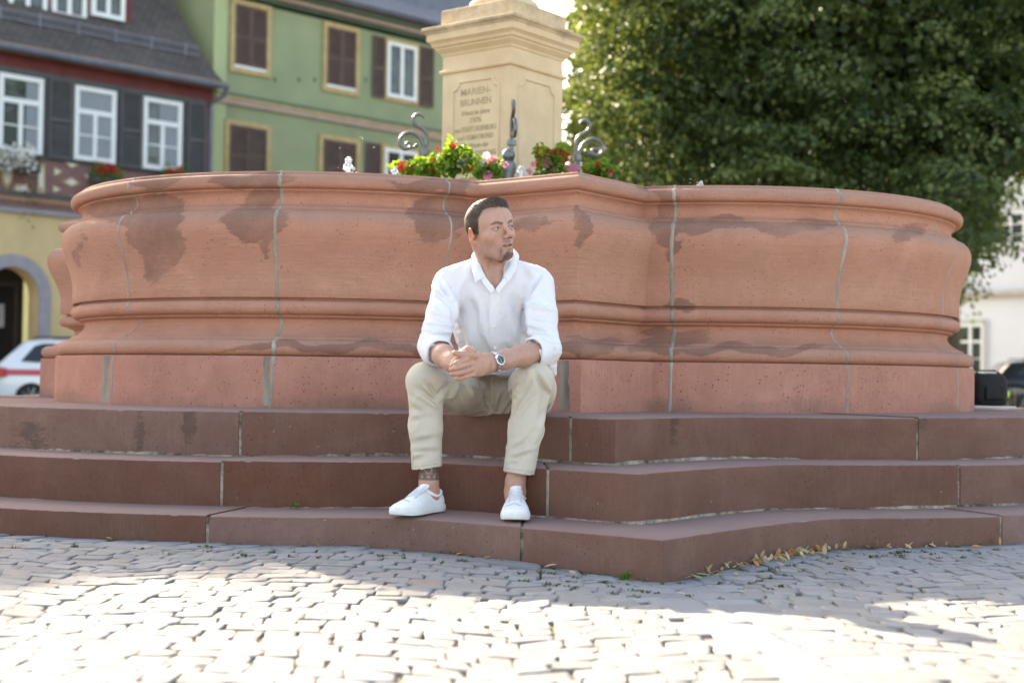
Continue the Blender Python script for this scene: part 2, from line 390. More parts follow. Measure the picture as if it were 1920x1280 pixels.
# patch on the flank left of the front corner
def flank_patch(px0, px1, left=True, top=.204, seed=2):
    random.seed(seed); co = FC+RC*di(PSI); d = -di(PSI+math.pi/4) if left else -di(PSI-math.pi/4); nn = di(PSI-math.pi/4) if left else di(PSI+math.pi/4)
    def hit(px):
        k = (px-960)/FPX; s = (k*co[1]-co[0])/(d[0]-k*d[1]); return s
    s0, s1 = hit(px0), hit(px1); v = []
    for k in range(13):
        z = .002+(top-.002)*k/12; taper = .16*(k/12)
        A = s0+(s1-s0)*(random.uniform(0,.12)+taper*.9); B = s1-(s1-s0)*(random.uniform(0,.12)+taper)
        for j in range(5):
            s = A+(B-A)*j/4; p = co+d*s+nn*(.0018 if j in (1,2,3) else -.001); v.append((p[0],p[1],ZT+z))
    f = [(5*k+j, 5*k+j+1, 5*k+j+6, 5*k+j+5) for k in range(12) for j in range(4)]
    o = mesh('mortar_patch', v, f, M_mortar_old, fountain, 60)
    me = o.data; bm = bmesh.new(); bm.from_mesh(me)
    if bm.faces: 
        bm.normal_update(); nrm = Vector((nn[0],nn[1],0))
        for ff in bm.faces:
            if ff.normal.dot(nrm) < 0: ff.normal_flip()
    bm.to_mesh(me); bm.free()
flank_patch(1044, 1074, True)
# water inside and the basin floor
V = np.c_[outline(-.269), np.full(NO, ZT+.90)]
n = NM('fountain_water', .03, .5); n.color((.05,.09,.08)); n.b.inputs['IOR'].default_value = 1.33
n.bump(n.noise(9, 3), .5, .03); n.bump(n.noise(40, 2), .25, .01)
o = mesh('water', V, [tuple(range(NO))[::-1] if SW_FLIP else tuple(range(NO))], n.m); setp(o, kind='structure')
if o.data.polygons[0].normal.z < 0: o.data.flip_normals()

# ------------------------------------------------------------------ steps
M_step = sandstone('brown_sandstone_step', (.185,.082,.058), (.070,.041,.033), 'v', pit=.8, grime=(.085,.06,.048), sky_sheen=(.255,.175,.16), mott=.60)
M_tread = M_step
def hit_off(px, off):
    """point on the front of the offset outline under a photo column"""
    P = outline(off); k = (px-960)/FPX; best = None
    for i in range(len(P)):
        a, b = P[i], P[(i+1) % len(P)]
        fa, fb = a[0]-k*a[1], b[0]-k*b[1]
        if fa*fb <= 0 and fa != fb:
            t = fa/(fa-fb); p = a+(b-a)*t
            if best is None or p[1] < best[0][1]: best = (p, i+t)
    return best
def step(off, off_in, ztop, zbot, joints_px, labels, drop=.0):
    root = empty('stone_step', (FC[0],FC[1],0), label=labels, cat='stone step', group='red sandstone steps around the fountain')
    Po, Pi = outline(off), outline(off_in); n = NO
    Pm, Pe = outline(off-.012), outline(off-.003)
    cuts = sorted([hit_off(px, off)[1] for px in joints_px])
    i0 = hit_off(960, off)[1]
    # further joints round the unseen sides
    step_i = n/16.
    base = cuts[-1] if cuts[-1] > cuts[0] else cuts[0]
    allc = list(cuts); 
    gaps = sorted(allc); ext = []
    for a, b in zip(gaps, gaps[1:]+[gaps[0]+n]):
        if b-a > n*.25:
            m_ = int(round((b-a)/(n*.085))); ext += [a+(b-a)*(k+1)/m_ for k in range(m_-1)]
    allc = sorted([c % n for c in gaps+ext])
    def at(P, u):
        u %= n; i = int(u); t = u-i; return P[i]*(1-t)+P[(i+1) % n]*t
    for ci, (a, b) in enumerate(zip(allc, allc[1:]+[allc[0]+n])):
        g = .0045/ (6.0*(1.6)/n*10)   # half gap in index units, refined below
        dzb = random.uniform(-.0015,.0015); La = np.linalg.norm(at(Po, a+.5)-at(Po, a-.5)); Lb = np.linalg.norm(at(Po, b+.5)-at(Po, b-.5))
        ua, ub = a+.0065/La, b-.0065/Lb
        us = [ua]+[k/2 for k in range(int(math.ceil(2*ua+1e-6)), int(math.floor(2*ub-1e-6))+1)]+[ub]
        dz = random.uniform(-.003,.003); v = []
        for u in us:
            s = random.uniform(-.0008,.0006)+(random.random() < .03)*random.uniform(-.005,0)
            o_, m_, i_, e_ = at(Po,u), at(Pm,u), at(Pi,u), at(Pe,u)
            v += [(o_[0],o_[1],zbot), (o_[0],o_[1],(zbot+ztop)/2), (o_[0],o_[1],ztop+dz-.012-drop), (e_[0],e_[1],ztop+dz-.004-drop+s), (m_[0],m_[1],ztop+dz-drop+s), (i_[0],i_[1],ztop+dz+.0), (i_[0],i_[1],zbot)]
        K = 7; f = []
        for k in range(len(us)-1):
            for j in range(K-1): f.append((k*K+j, (k+1)*K+j, (k+1)*K+j+1, k*K+j+1))
        f.append(tuple(range(K))[::-1]); f.append(tuple((len(us)-1)*K+j for j in range(K)))
        if SW_FLIP: pass
        else: f = [x[::-1] for x in f]
        vv = np.array(v)-np.array([FC[0],FC[1],0])
        o = mesh('step_block', vv, f, M_step, root, 35)
        bm = bmesh.new(); bm.from_mesh(o.data); bmesh.ops.recalc_face_normals(bm, faces=bm.faces); bm.to_mesh(o.data); bm.free()
    # mortar core just behind the faces fills the joints and the bed joint under the riser above
    Pc = outline(off-.0045); Pr = outline(off_in+.006); v = []; 
    for u in range(n): v += [(Pc[u][0]-FC[0],Pc[u][1]-FC[1],zbot), (Pc[u][0]-FC[0],Pc[u][1]-FC[1],ztop-.007-drop), (Pr[u][0]-FC[0],Pr[u][1]-FC[1],ztop-.0045)]
    f = []
    for u in range(n):
        w = (u+1) % n
        for j in (0,1): f.append((3*u+j, 3*w+j, 3*w+j+1, 3*u+j+1))
    o = mesh('mortar', v, f, M_mortar_st, root, 35)
    bm = bmesh.new(); bm.from_mesh(o.data); bmesh.ops.recalc_face_normals(bm, faces=bm.faces)
    bm.to_mesh(o.data); bm.free()
    return root
n = NM('step_mortar', .95, .1); c = n.mix(n.ramp(n.noise(9, 6, rough=.75), .4, .6), (.10,.075,.06), (.43,.37,.30)); n.color(c); n.bump(n.noise(90, 5, rough=.7), .9, .006); M_mortar_st = n.m
Z3, Z2, Z1 = CAMZ-.1300, CAMZ-.2990, CAMZ-.4680
random.seed(5)
step(.485, -.10, Z3+.004, Z2-.002, (453,1072,1722), 'uppermost of the three sandstone steps, carrying the fountain basin', .004)
step(.742, .470, Z2, Z1-.002, (420,1030,1800), 'middle one of the three sandstone steps, behind the ankles of the seated man', .004)
step(.992, .727, Z1, -.12, (395,983,1879), 'lowest sandstone step, the one the white sneakers stand on and cobbles meet', .008)
# bed joints: thin uneven mortar bands proud of the riser foot
def bed(off, z0, h, seed, parent_label=None):
    random.seed(seed); Pa = outline(off+.004); Pb = outline(off-.02); v = []; nn = NO
    hh = [max(-.004, h*(-.25+1.5*abs(math.sin(i*.083+seed)*math.sin(i*.031+seed*2))+random.uniform(-.35,.25))) for i in range(nn)]
    for i in range(nn): v += [(Pa[i][0],Pa[i][1],z0-.006),(Pa[i][0],Pa[i][1],z0+hh[i]*.8),(Pb[i][0],Pb[i][1],z0+hh[i]+.001)]
    f = [(3*i+j, 3*((i+1) % nn)+j, 3*((i+1) % nn)+j+1, 3*i+j+1) for i in range(nn) for j in (0,1)]
    o = mesh('bed_mortar', v, f, M_mortar_st, [q for q in C.objects if q.name.startswith('stone_step')][seed-1], 40)
    o.location = (-FC[0], -FC[1], 0)
    bm = bmesh.new(); bm.from_mesh(o.data); bmesh.ops.recalc_face_normals(bm, faces=bm.faces); bm.to_mesh(o.data); bm.free()
bed(.485, Z2, .015, 1); bed(.742, Z1, .010, 2)
for o in C.objects:
    if o.name.startswith('step_block'):
        def g(v, o=o):
            z = v[:,2]; return .35*np.exp(-((z-Z1)/.02)**2)+.35*np.exp(-((z-Z2)/.02)**2)+.5*np.exp(-((z-.02)/.03)**2)
        def s(v): 
            p = PX(v+np.array([FC[0],FC[1],0])); out = np.zeros(len(v))
            for x, y, rx, ry, st in ((355,800,14,38,.8),(262,815,14,50,.7),(1264,800,10,50,.7),(60,820,60,40,.6),(1730,790,12,40,.6)):
                out = np.maximum(out, st*np.exp(-.5*(((p[:,0]-x)/rx)**2+((p[:,1]-y)/ry)**2)))
            return out
        _field(o, 'stain', s); _field(o, 'grime', g)
# ------------------------------------------------------------------ ground
def gz(x, y):
    x = np.asarray(x, float); y = np.asarray(y, float)
    z = .024-.026*np.exp(-((x-.47)**2+(y-4.25)**2)/.35)+.012*np.sin(x*1.3+.4)*np.sin(y*.9)
    far = np.clip((np.hypot(x, y-4)-9)/14, 0, 1); return z*(1-far)-.17*far*far*(3-2*far)
n = NM('cobbled_ground', .85, .2)
v1 = n.vor(9.5, out='Color'); edge = n.vor(9.5, 'DISTANCE_TO_EDGE')
sep = n.n.new('ShaderNodeSeparateColor'); n.l.new(v1, sep.inputs[0])
c = n.mix(sep.outputs[0], (.30,.28,.26), (.44,.42,.39))
c = n.mix(n.ramp(edge, .02, .07, True), c, (.10,.08,.065)); n.color(c); n.bump(n.ramp(edge, .0, .12), .6, .015)
M_far = n.m
M_joint = plain('joint_earth', (.12,.095,.07), .95, .55, 9, bump=.9, bscale=130)
# far sheet with a hole where the modelled setts lie
xs = np.unique(np.concatenate([np.linspace(-700,-30,12), np.linspace(-30,30,41), np.linspace(30,700,12)]))
ys = np.unique(np.concatenate([np.linspace(-300,-10,6), np.linspace(-10,60,48), np.linspace(60,900,12)]))
X, Y = np.meshgrid(xs, ys); Z = gz(X, Y)-.03
V = np.stack([X,Y,Z], -1).reshape(-1,3); nx = len(xs); i = np.arange(len(ys)-1)[:,None]*nx+np.arange(nx-1)[None]
F = np.stack([i,i+1,i+1+nx,i+nx], -1).reshape(-1,4)
o = mesh('ground', V, F, M_far, None, 180); setp(o, kind='structure')
gx, gy = np.linspace(-5.6,5.6,90), np.linspace(.6,7.5,60)
X, Y = np.meshgrid(gx, gy); Z = gz(X, Y)-.0085; V = np.stack([X,Y,Z], -1).reshape(-1,3); nx = 90
i = np.arange(59)[:,None]*nx+np.arange(89)[None]; F = np.stack([i,i+1,i+1+nx,i+nx], -1).reshape(-1,4)
o = mesh('paving_bed', V, F, M_joint, None, 180); setp(o, kind='structure')
# setts
def inside(P, x, y):
    n_ = len(P); c = np.zeros(np.shape(x), bool); j = n_-1
    for i in range(n_):
        xi, yi = P[i]; xj, yj = P[j]
        q = ((yi > y) != (yj > y)) & (x < (xj-xi)*(y-yi)/(yj-yi+1e-12)+xi); c ^= q; j = i
    return c
S1 = outline(.992); S1b = outline(1.08)
quads = []; kind = []
# border course along the lowest step
per = outline(.998); per2 = outline(1.095); n_ = NO
def at_(P, u): 
    u %= n_; i = int(u); t = u-i; return P[i]*(1-t)+P[(i+1) % n_]*t
u = 0.0; cum = 0
r2 = random.Random(11)
while u < n_:
    L = np.linalg.norm(at_(per2, u+.5)-at_(per2, u-.5)); w = r2.uniform(.10,.155)/max(L, .01)
    a, b, c_, d = at_(per, u), at_(per, u+w), at_(per2, u+w), at_(per2, u)
    if min(a[1], b[1]) < 6.6 and not (a[1] > 7): quads.append([a,b,c_,d]); kind.append(1)
    u += w
# double radial row of larger setts from the corner
dirc = di(PSI); tc = di(PSI+math.pi/2); c0 = FC+(RC+.992*math.sqrt(2)+.02)*dirc
Rw = []
for side in (-1, 1):
    s = 0.05
    while s < 3.6:
        l = r2.uniform(.13,.18); w = .155
        off = .015*math.sin(s*2)
        a = c0+dirc*s+tc*(0 if side > 0 else -w)+tc*off; b = a+tc*w; quads.append([a, a+dirc*l, b+dirc*l, b]); kind.append(2); s += l
band = lambda x, y: ((np.abs((x-c0[0])*tc[0]+(y-c0[1])*tc[1]) < .128) & (((x-c0[0])*dirc[0]+(y-c0[1])*dirc[1]) > -.1))
# field: wavering courses (segmental arcs)
rows = 0.0; v = -1.6
cells = []
row_h = []
while v < 7.2: h = r2.uniform(.066,.092); row_h.append((v, h)); v += h
def warp(uu, vv): 
    A = .10; per_ = 1.15
    k = (uu/per_) % 1.0-.5
    arcv = A*(1-(2*k)**2)*1.6
    return uu+.02*np.sin(vv*3.1+uu), vv+arcv+.03*np.sin(uu*2.3+vv*1.7)
for v, h in row_h:
    u = -5.3+r2.uniform(0,.1)
    while u < 5.3:
        w = r2.uniform(.060,.118); cells.append((u, v, w, h)); u += w
cells = np.array(cells)
j = lambda s: rng.normal(0, s, len(cells))
cor = []
for du, dv in ((0,0),(1,0),(1,1),(0,1)):
    x, y = warp(cells[:,0]+du*cells[:,2]+j(.006), cells[:,1]+dv*cells[:,3]+j(.006)); cor.append(np.stack([x,y],1))
Q = np.stack(cor, 1); ctr = Q.mean(1)
ok = ~inside(S1b, ctr[:,0], ctr[:,1]) & ~band(ctr[:,0], ctr[:,1]) & (ctr[:,1] > .75) & (ctr[:,1] < 6.9) & (ctr[:,1] < 7.0)
Q = Q[ok]
Q = np.concatenate([np.array(quads), Q]); kd = np.array(kind+[0]*(len(Q)-len(kind)))
m_ = (Q.mean(1)[:,1] > .7); Q = Q[m_]; kd = kd[m_]
# orient ccw
ar = (Q[:,1,0]-Q[:,0,0])*(Q[:,2,1]-Q[:,0,1])-(Q[:,1,1]-Q[:,0,1])*(Q[:,2,0]-Q[:,0,0]); Q[ar < 0] = Q[ar < 0][:, ::-1]
N = len(Q); ctr = Q.mean(1)
# octagon outline: two points near every corner, pulled in by half a joint
gap = rng.uniform(.0002,.0034,(N,1,1))*rng.uniform(.3,1.7,(N,4,1))
dirs = Q-ctr[:,None]; ln = np.linalg.norm(dirs, axis=2, keepdims=True); Qs = ctr[:,None]+dirs*(1-gap*1.3/ln)
oct_ = []
for k in range(4):
    p = Qs[:,k]; a = Qs[:,(k-1)%4]; b = Qs[:,(k+1)%4]; c1 = rng.uniform(.02,.15,(N,1)); c2 = rng.uniform(.02,.15,(N,1))
    oct_ += [p+(b-p)*0+(a-p)*c1, p+(b-p)*c2]
O = np.stack(oct_, 1)                          # N,8,2
base = gz(ctr[:,0], ctr[:,1])+rng.normal(0,.0009,N)+np.where(kd == 1, .002, 0)
tilt = rng.normal(0,.018,(N,2))
def ring(scale, dz, noise=.0006):
    P = ctr[:,None]+(O-ctr[:,None])*scale
    z = base[:,None]+dz+((P-ctr[:,None])*tilt[:,None]).sum(2)+rng.normal(0,noise,(N,8)); return np.concatenate([P, z[:,:,None]], 2)
rings = [ring(1.0,-.022), ring(.999,-.0030,.0010), ring(.972,-.0006,.0009), ring(.76,.0003,.0012), ring(.38,.0004,.0011)]
V = np.stack(rings, 1).reshape(-1,3); K = 40
b = (np.arange(N)*K)[:,None,None]; r_ = np.arange(4)[None,:,None]*8; k = np.arange(8)[None,None]
F4 = np.stack([b+r_+k, b+r_+(k+1)%8, b+r_+8+(k+1)%8, b+r_+8+k], -1).reshape(-1,4)
top = (np.arange(N)*K+32)[:,None]
F4 = np.concatenate([F4, np.concatenate([top+np.array([[0,1,2,7]]), top+np.array([[2,3,6,7]]), top+np.array([[3,4,5,6]])])])
n = NM('granite_setts', .7, .3)
tone = n.attr('tone', 'Color')
sp = n.noise(420, 2); cl = n.noise(14, 4, rough=.6)
c = n.mix(n.math('MULTIPLY', n.ramp(sp, .35, .7), .20), tone, (.40,.39,.38))
c = n.mix(n.math('MULTIPLY', n.ramp(cl, .5, .75), .3), c, (.20,.18,.155))
n.color(c); n.bump(n.noise(48, 6, rough=.78), .8, .007); n.bump(sp, .15, .001)
o = mesh('cobblestone_paving', V, F4, n.m, None, 60); setp(o, kind='structure')
g0 = rng.uniform(0,1,N)[:,None]; warm = rng.uniform(0,1,N)[:,None]
tone_ = (np.array([.232,.234,.235])*(.86+.27*g0))*(1+(warm-.5)*np.array([[.05,.0,-.08]]))
tone_[kd > 0] = np.array([.205,.222,.238])*(.85+.3*g0[kd > 0])
pk = rng.uniform(0,1,N) < .008; tone_[pk] = np.array([.26,.20,.18])
col = np.repeat(np.concatenate([tone_, np.ones((N,1))],1), K, axis=0).astype(np.float32)
a = o.data.color_attributes.new('tone', 'FLOAT_COLOR', 'POINT'); a.data.foreach_set('color', col.ravel())
# ------------------------------------------------------------------ pedestal, column
M_cream = None
n = NM('cream_sandstone', .85, .2)
c = n.mix(n.ramp(n.noise(5, 5, rough=.6), .3, .7), (.58,.43,.27), (.68,.53,.36))
c = n.mix(n.math('MULTIPLY', n.ramp(n.noise(90, 3), .4, .7), .15), c, (.45,.33,.2))
q = n.math('ADD', n.attr('weather'), n.math('MULTIPLY', n.math('SUBTRACT', n.noise(7, 6, (1,1,1), rough=.75), .5), 1.6))
c = n.mix(n.math('MULTIPLY', n.ramp(q, .35, .9), .75), c, (.20,.17,.13)); n.color(c); n.bump(n.noise(60, 5), .3, .004)
M_cream = n.m
M_inscr = plain('letter_paint', (.40,.30,.185), .9, .1)
ped = empty('fountain_pedestal', (FC[0], FC[1], 0), rz=PSI, label='square cream stone pedestal with moulded cornice and carved inscription rising from the fountain', cat='pedestal')
# local frame: corner pointing to the viewer lies along local -y; faces are at 45 degrees
def sq(h):            # square ring, half side h, corners on the axes
    d = h*math.sqrt(2); return [(0,-d),(d,0),(0,d),(-d,0)]
def sqloft(name, prof, parent=ped, mat=None, smooth=30):
    v = []; f = []
    for h, z in prof: v += [(x,y,z) for x,y in sq(h)]
    for i in range(len(prof)-1):
        for k in range(4): f.append((4*i+k, 4*i+(k+1)%4, 4*i+4+(k+1)%4, 4*i+4+k))
    f += [(3,2,1,0), tuple(4*(len(prof)-1)+k for k in range(4))]
    o = mesh(name, v, f, mat or M_cream, parent)
    bm = bmesh.new(); bm.from_mesh(o.data)
    es = [e for e in bm.edges if abs(e.verts[0].co.z-e.verts[1].co.z) > 1e-4]
    bmesh.ops.subdivide_edges(bm, edges=[e for e in bm.edges if e not in es and e.calc_length() > .2], cuts=6, use_grid_fill=True)
    bm.to_mesh(o.data); bm.free()
    return o
hb = .250
zb = lambda py: W(957, py, 7.95).z
parts_p = []
parts_p.append(sqloft('pedestal_foot', [(.36,1.15),(.36,1.38),(.34,1.40),(.30,1.42),(.29,1.45),(.262,1.47),(.262,1.49)]))
z_ast = 2.375; z_top = 2.47
body = sqloft('shaft_block', [(hb,1.49),(hb,2.372)]); parts_p.append(body)
parts_p.append(sqloft('astragal', [(hb+.001,2.3721),(hb+.012,2.374),(hb+.017,2.382),(hb+.017,2.389),(hb+.010,2.396),(hb,2.399),(hb,2.475)]))
parts_p.append(sqloft('cornice', [(hb,2.4751),(hb+.006,2.48),(hb+.010,2.492),(hb+.022,2.503),(hb+.030,2.512),(hb+.034,2.514),(hb+.034,2.522),(hb+.046,2.53),(hb+.050,2.545),(hb+.066,2.560),(hb+.070,2.561),
      (hb+.070,2.600),(hb+.075,2.602),(hb+.082,2.612),(hb+.092,2.620),(hb+.093,2.636),(hb+.085,2.640),(hb+.03,2.655)]))
parts_p.append(sqloft('attic_block', [(hb+.010,2.6551),(hb+.010,2.742),(hb+.004,2.748)]))
def w_(v):
    z = v[:,2]; return .75*np.exp(-((z-2.72)/.05)**2)+.7*np.exp(-((z-2.62)/.03)**2)+.25*np.exp(-((z-2.53)/.03)**2)+.25*np.exp(-((z-1.5)/.05)**2)
mb = MB(); mb.lathe([(.18,2.7481),(.205,2.75),(.21,2.775),(.20,2.80),(.185,2.81),(.165,2.83),(.165,2.84),(.175,2.85),(.175,2.875),(.155,2.89),(.140,2.91)], n=40)
parts_p.append(mb.build('column_base', M_cream, ped, 35))
mb = MB(); mb.lathe([(.140,2.9101),(.142,3.4),(.136,4.1),(.122,4.9),(.12,4.95)], n=40); parts_p.append(mb.build('column_shaft', M_cream, ped, 35))
mb = MB(); mb.lathe([(.12,4.9501),(.14,4.97),(.135,4.99),(.15,5.06),(.19,5.14),(.20,5.16),(.20,5.2),(.16,5.22)], n=40); parts_p.append(mb.build('capital', M_cream, ped, 35))
for o in parts_p: _field(o, 'weather', w_)
# recessed panels on the two visible faces (and the rear ones), drawn as moulded frames
def face(k):                                   # k=0 left front, 1 right front, 2,3 rear
    a = [R(225), R(315), R(45), R(135)][k]     # direction of the face normal in the local frame
    nn = Vector((math.cos(a), math.sin(a), 0)); tt = Vector((-nn.y, nn.x, 0)); return nn, tt
def panel(k):
    nn, tt = face(k)
    w, z0, z1, c = .170, 1.56, 2.315, .045
    path = [(-w, z0), (w, z0), (w, z1-c)]
    path += [(w-c*math.sin(R(t))*1.0, z1-c*math.cos(R(t))) for t in (12,30,50,70,84)]
    path = [(-w,z0),(w,z0),(w,z1-c)]
    for t in (15,35,55,75): path.append((w-c+c*math.cos(R(180+90-t))*-0-(c-c*math.cos(R(t)))*0-c*0+ (c*(1-math.sin(R(t)))), z1-c*(1-0)+c*(1-math.cos(R(t)))))
    # concave quarter notch: centre at the (missing) corner
    path = [(-w,z0),(w,z0),(w,z1-c)]+[(w-c*math.sin(R(t)), z1-c*math.cos(R(t))) for t in (15,35,55,75)]+[(w-c,z1),(-w+c,z1)]+[(-w+c*math.sin(R(t)), z1-c*math.cos(R(t))) for t in (75,55,35,15)]+[(-w,z1-c)]
    prof = [(-.012,.0008),(-.010,.006),(-.004,.009),(.003,.008),(.008,.004),(.010,.0012),(.012,.0008)]
    n_ = len(path); v = []; f = []
    cx, cz = 0, (z0+z1)/2
    for i, (x, z) in enumerate(path):
        p0 = Vector(path[i-1]); p1 = Vector((x,z)); p2 = Vector(path[(i+1) % n_])
        d = ((p1-p0).normalized()+(p2-p1).normalized()).normalized(); no = Vector((d.y,-d.x))
        for u, h in prof:
            q = p1+no*u; P = nn*(hb+h)+tt*q.x; v.append((P.x,P.y,q.y))
    m_ = len(prof)
    for i in range(n_):
        for j in range(m_-1): f.append((i*m_+j, ((i+1)%n_)*m_+j, ((i+1)%n_)*m_+j+1, i*m_+j+1))
    o = mesh('panel_frame', v, f, M_cream, ped, 40); _field(o, 'weather', w_)
    bm = bmesh.new(); bm.from_mesh(o.data); bmesh.ops.recalc_face_normals(bm, faces=bm.faces); bm.to_mesh(o.data); bm.free()
for k in range(4): panel(k)
lines = [("MARIEN-",.056,2.233,.22),("BRUNNEN",.056,2.172,.225),("Erbaut im Jahre",.040,2.118,.205),("1976",.042,2.072,.08),("von STADT LADENBURG",.042,2.022,.305),
         ("und HEIMATBUND",.040,1.975,.26),("aus Mitteln der",.038,1.928,.195),("HAUBER - STIFTUNG",.042,1.878,.30),("anstelle der um 1720",.038,1.832,.26),
         ("hier Mariens\u00e4ule",.036,1.787,.245),("errichteten Brunnens",.036,1.742,.25),("LADENBURG",.036,1.697,.15)]
nn, tt = face(0); 0
acc_v = []; acc_f = []
for s, h, z, width in lines:
    cu = bpy.data.curves.new('t', 'FONT'); cu.body = s; cu.size = h; cu.align_x = 'CENTER'; cu.extrude = .0006; cu.offset = .0006
    to = bpy.data.objects.new('t', cu); C.objects.link(to); dg = bpy.context.evaluated_depsgraph_get()
    me = to.evaluated_get(dg).to_mesh(); vs = np.array([v.co[:] for v in me.vertices]); k = width/(vs[:,0].max()-vs[:,0].min())
    b0 = len(acc_v)
    for v in vs:
        P = nn*(hb+.0012+v[2])+tt*(v[0]*k); acc_v.append((P.x, P.y, z+v[1]))
    acc_f += [tuple(i+b0 for i in p.vertices) for p in me.polygons]
    bpy.data.objects.remove(to)
mesh('inscription', acc_v, acc_f, M_inscr, ped)

# ------------------------------------------------------------------ wrought iron scrolls at the four corners
M_iron = plain('galvanised_iron', (.15,.16,.168), .42, .25, 20, spec=.5, metal=.7, bump=.2, bscale=80)
def smoothpath(pts, n=6):
    P = [Vector(p) for p in pts]; out = []
    for i in range(len(P)-1):
        p0, p1, p2, p3 = P[max(i-1,0)], P[i], P[i+1], P[min(i+2,len(P)-1)]
        for k in range(n):
            t = k/n; out.append(.5*((2*p1)+(-p0+p2)*t+(2*p0-5*p1+4*p2-p3)*t*t+(-p0+3*p1-3*p2+p3)*t**3))
    out.append(P[-1]); return out
M_bronze = plain('grey_bronze', (.17,.19,.195), .5, .4, 25, metal=.6, bump=.6, bscale=60)
iron = []
def scroll(k, label):
    a = k*math.pi/2
    root = empty('iron_scroll', (FC[0],FC[1],0), rz=PSI+a, label=label, cat='iron scroll', group='wrought iron scrolls around the pedestal')
    # local: outward direction is -y;  u = distance outwards from the axis, z height
    e = lambda u, z: (0, -u, z)
    # right-hand scroll in the photo: stem u .445 -> pixel columns measured against it
    q_ = lambda x, y: e((x-941)/321, .604+(713.5-y)/323)
    S = [(1082,345),(1081.7,312),(1082,287),(1082,262),(1087,249),(1098,242),(1105.5,236),(1107.8,226),(1104,220),(1097.5,218),(1091,221),(1088.5,226)]
    m_ = MB(); pp = smoothpath([q_(*q) for q in S], 6); m_.tube(pp, [.0112]*(len(pp)-14)+[.0112-.006*i/13 for i in range(14)], 8)
    m_.build('upper_scroll', M_iron, root, 60)
    T = [(1094,345),(1090,316),(1086.6,290),(1088.5,277),(1095,264),(1104.5,256),(1115,252.8),(1126,257),(1132.5,266),(1132,277),(1124.5,284),(1115.5,282),(1112.5,275),(1118,271),(1122,275)]
    m_ = MB(); pp = smoothpath([q_(*q) for q in T], 6); m_.tube(pp, [.0108]*(len(pp)-24)+[.0108-.005*i/23 for i in range(24)], 8)
    pp2 = smoothpath([q_(1115.5,282),q_(1108,281),q_(1102,277)], 5); m_.tube(pp2, .008, 8); m_.ball(q_(1101.5,277), .012)
    m_.build('lower_scroll', M_iron, root, 60)
    m_ = MB(); m_.tube([q_(1084.5,295),q_(1084.5,285)], .026, 10); m_.build('clamp_ring', M_iron, root, 40)
    iron.append(root)
scroll(0, 'iron scroll seen end-on in front of the pedestal corner')
scroll(1, 'iron scroll right of the pedestal, against the dark tree')
scroll(3, 'iron scroll left of the pedestal, against the green house')
# bronze head spout at the front and the small water plume beside it
hd = empty('spout_figure', tuple(W(950,318,7.62)), rz=PSI, label='small grey bronze spout figure at the pedestal foot behind the rim', cat='figure')
m_ = MB(); m_.lathe([(.02,-.30),(.045,-.28),(.05,-.1),(.042,-.04),(.052,0),(.05,.03),(.035,.05)], n=14); m_.build('figure_body', M_bronze, hd, 60)
m_ = MB(); m_.ball((.008,-.01,.075), .036, sc3=(1,1,1.05)); m_.ball((.018,-.04,.068), .014); m_.tube([(-.02,-.03,.09),(.035,-.03,.094)], .007, 6); m_.build('figure_head', M_bronze, hd, 60)
m_ = MB()
for i in range(5): m_.tube([(-.045,-.02,-.02-.05*i),(-.062,-.045,-.005-.05*i),(-.05,-.05,-.035-.05*i)], .010, 6)
m_.build('drapery', M_bronze, hd, 60)
n = NM('foam_water', .25, .6); n.color((.86,.9,.92)); n.b.inputs['Transmission Weight'].default_value = .35; M_foam = n.m
def jet(px, py, Y, w, h, label, seed):
    rr = random.Random(seed); p = W(px, py, Y); base = ZT+.90
    root = empty('water_jet', (p.x, p.y, base), label=label, cat='water jet', group='water jets bubbling in the basin')
    m_ = MB(); H = p.z-base
    m_.tube([(0,0,-.01),(0,0,H*.5),(0,0,H)], [.016,.010,.012], 8); m_.build('water_stem', M_foam, root, 60)
    m_ = MB()
    for i in range(46):
        a = rr.uniform(0,6.28); r_ = w*abs(rr.gauss(0,.55)); z = H+h*(1-(r_/w)**2)*rr.uniform(.1,1)-(h*1.2*(r_/w)**2)
        s = rr.uniform(.18,.42)*w*.42; m_.ball((r_*math.cos(a), r_*math.sin(a), z), s, 8, 6, (1,1,rr.uniform(.7,1.6)))
    for i in range(7): 
        a = rr.uniform(0,6.28); r_ = w*rr.uniform(.5,3.2); m_.ball((r_*math.cos(a), r_*math.sin(a), H+rr.uniform(-.5,3.0)*h), rr.uniform(.0012,.0026), 6, 4)
    m_.build('foam_crown', M_foam, root, 180)
jet(653,312,6.75,.045,.045, 'white water jet rising over the rim on the left lobe', 1)
jet(740,322,7.2,.030,.022, 'small water jet just left of the flowers', 2)
jet(977,318,7.45,.032,.020, 'mushroom shaped water jet in front of the pedestal, beside the bronze figure', 3)
jet(1312,349,6.9,.032,.024, 'small water jet showing over the rim of the right lobe', 4)

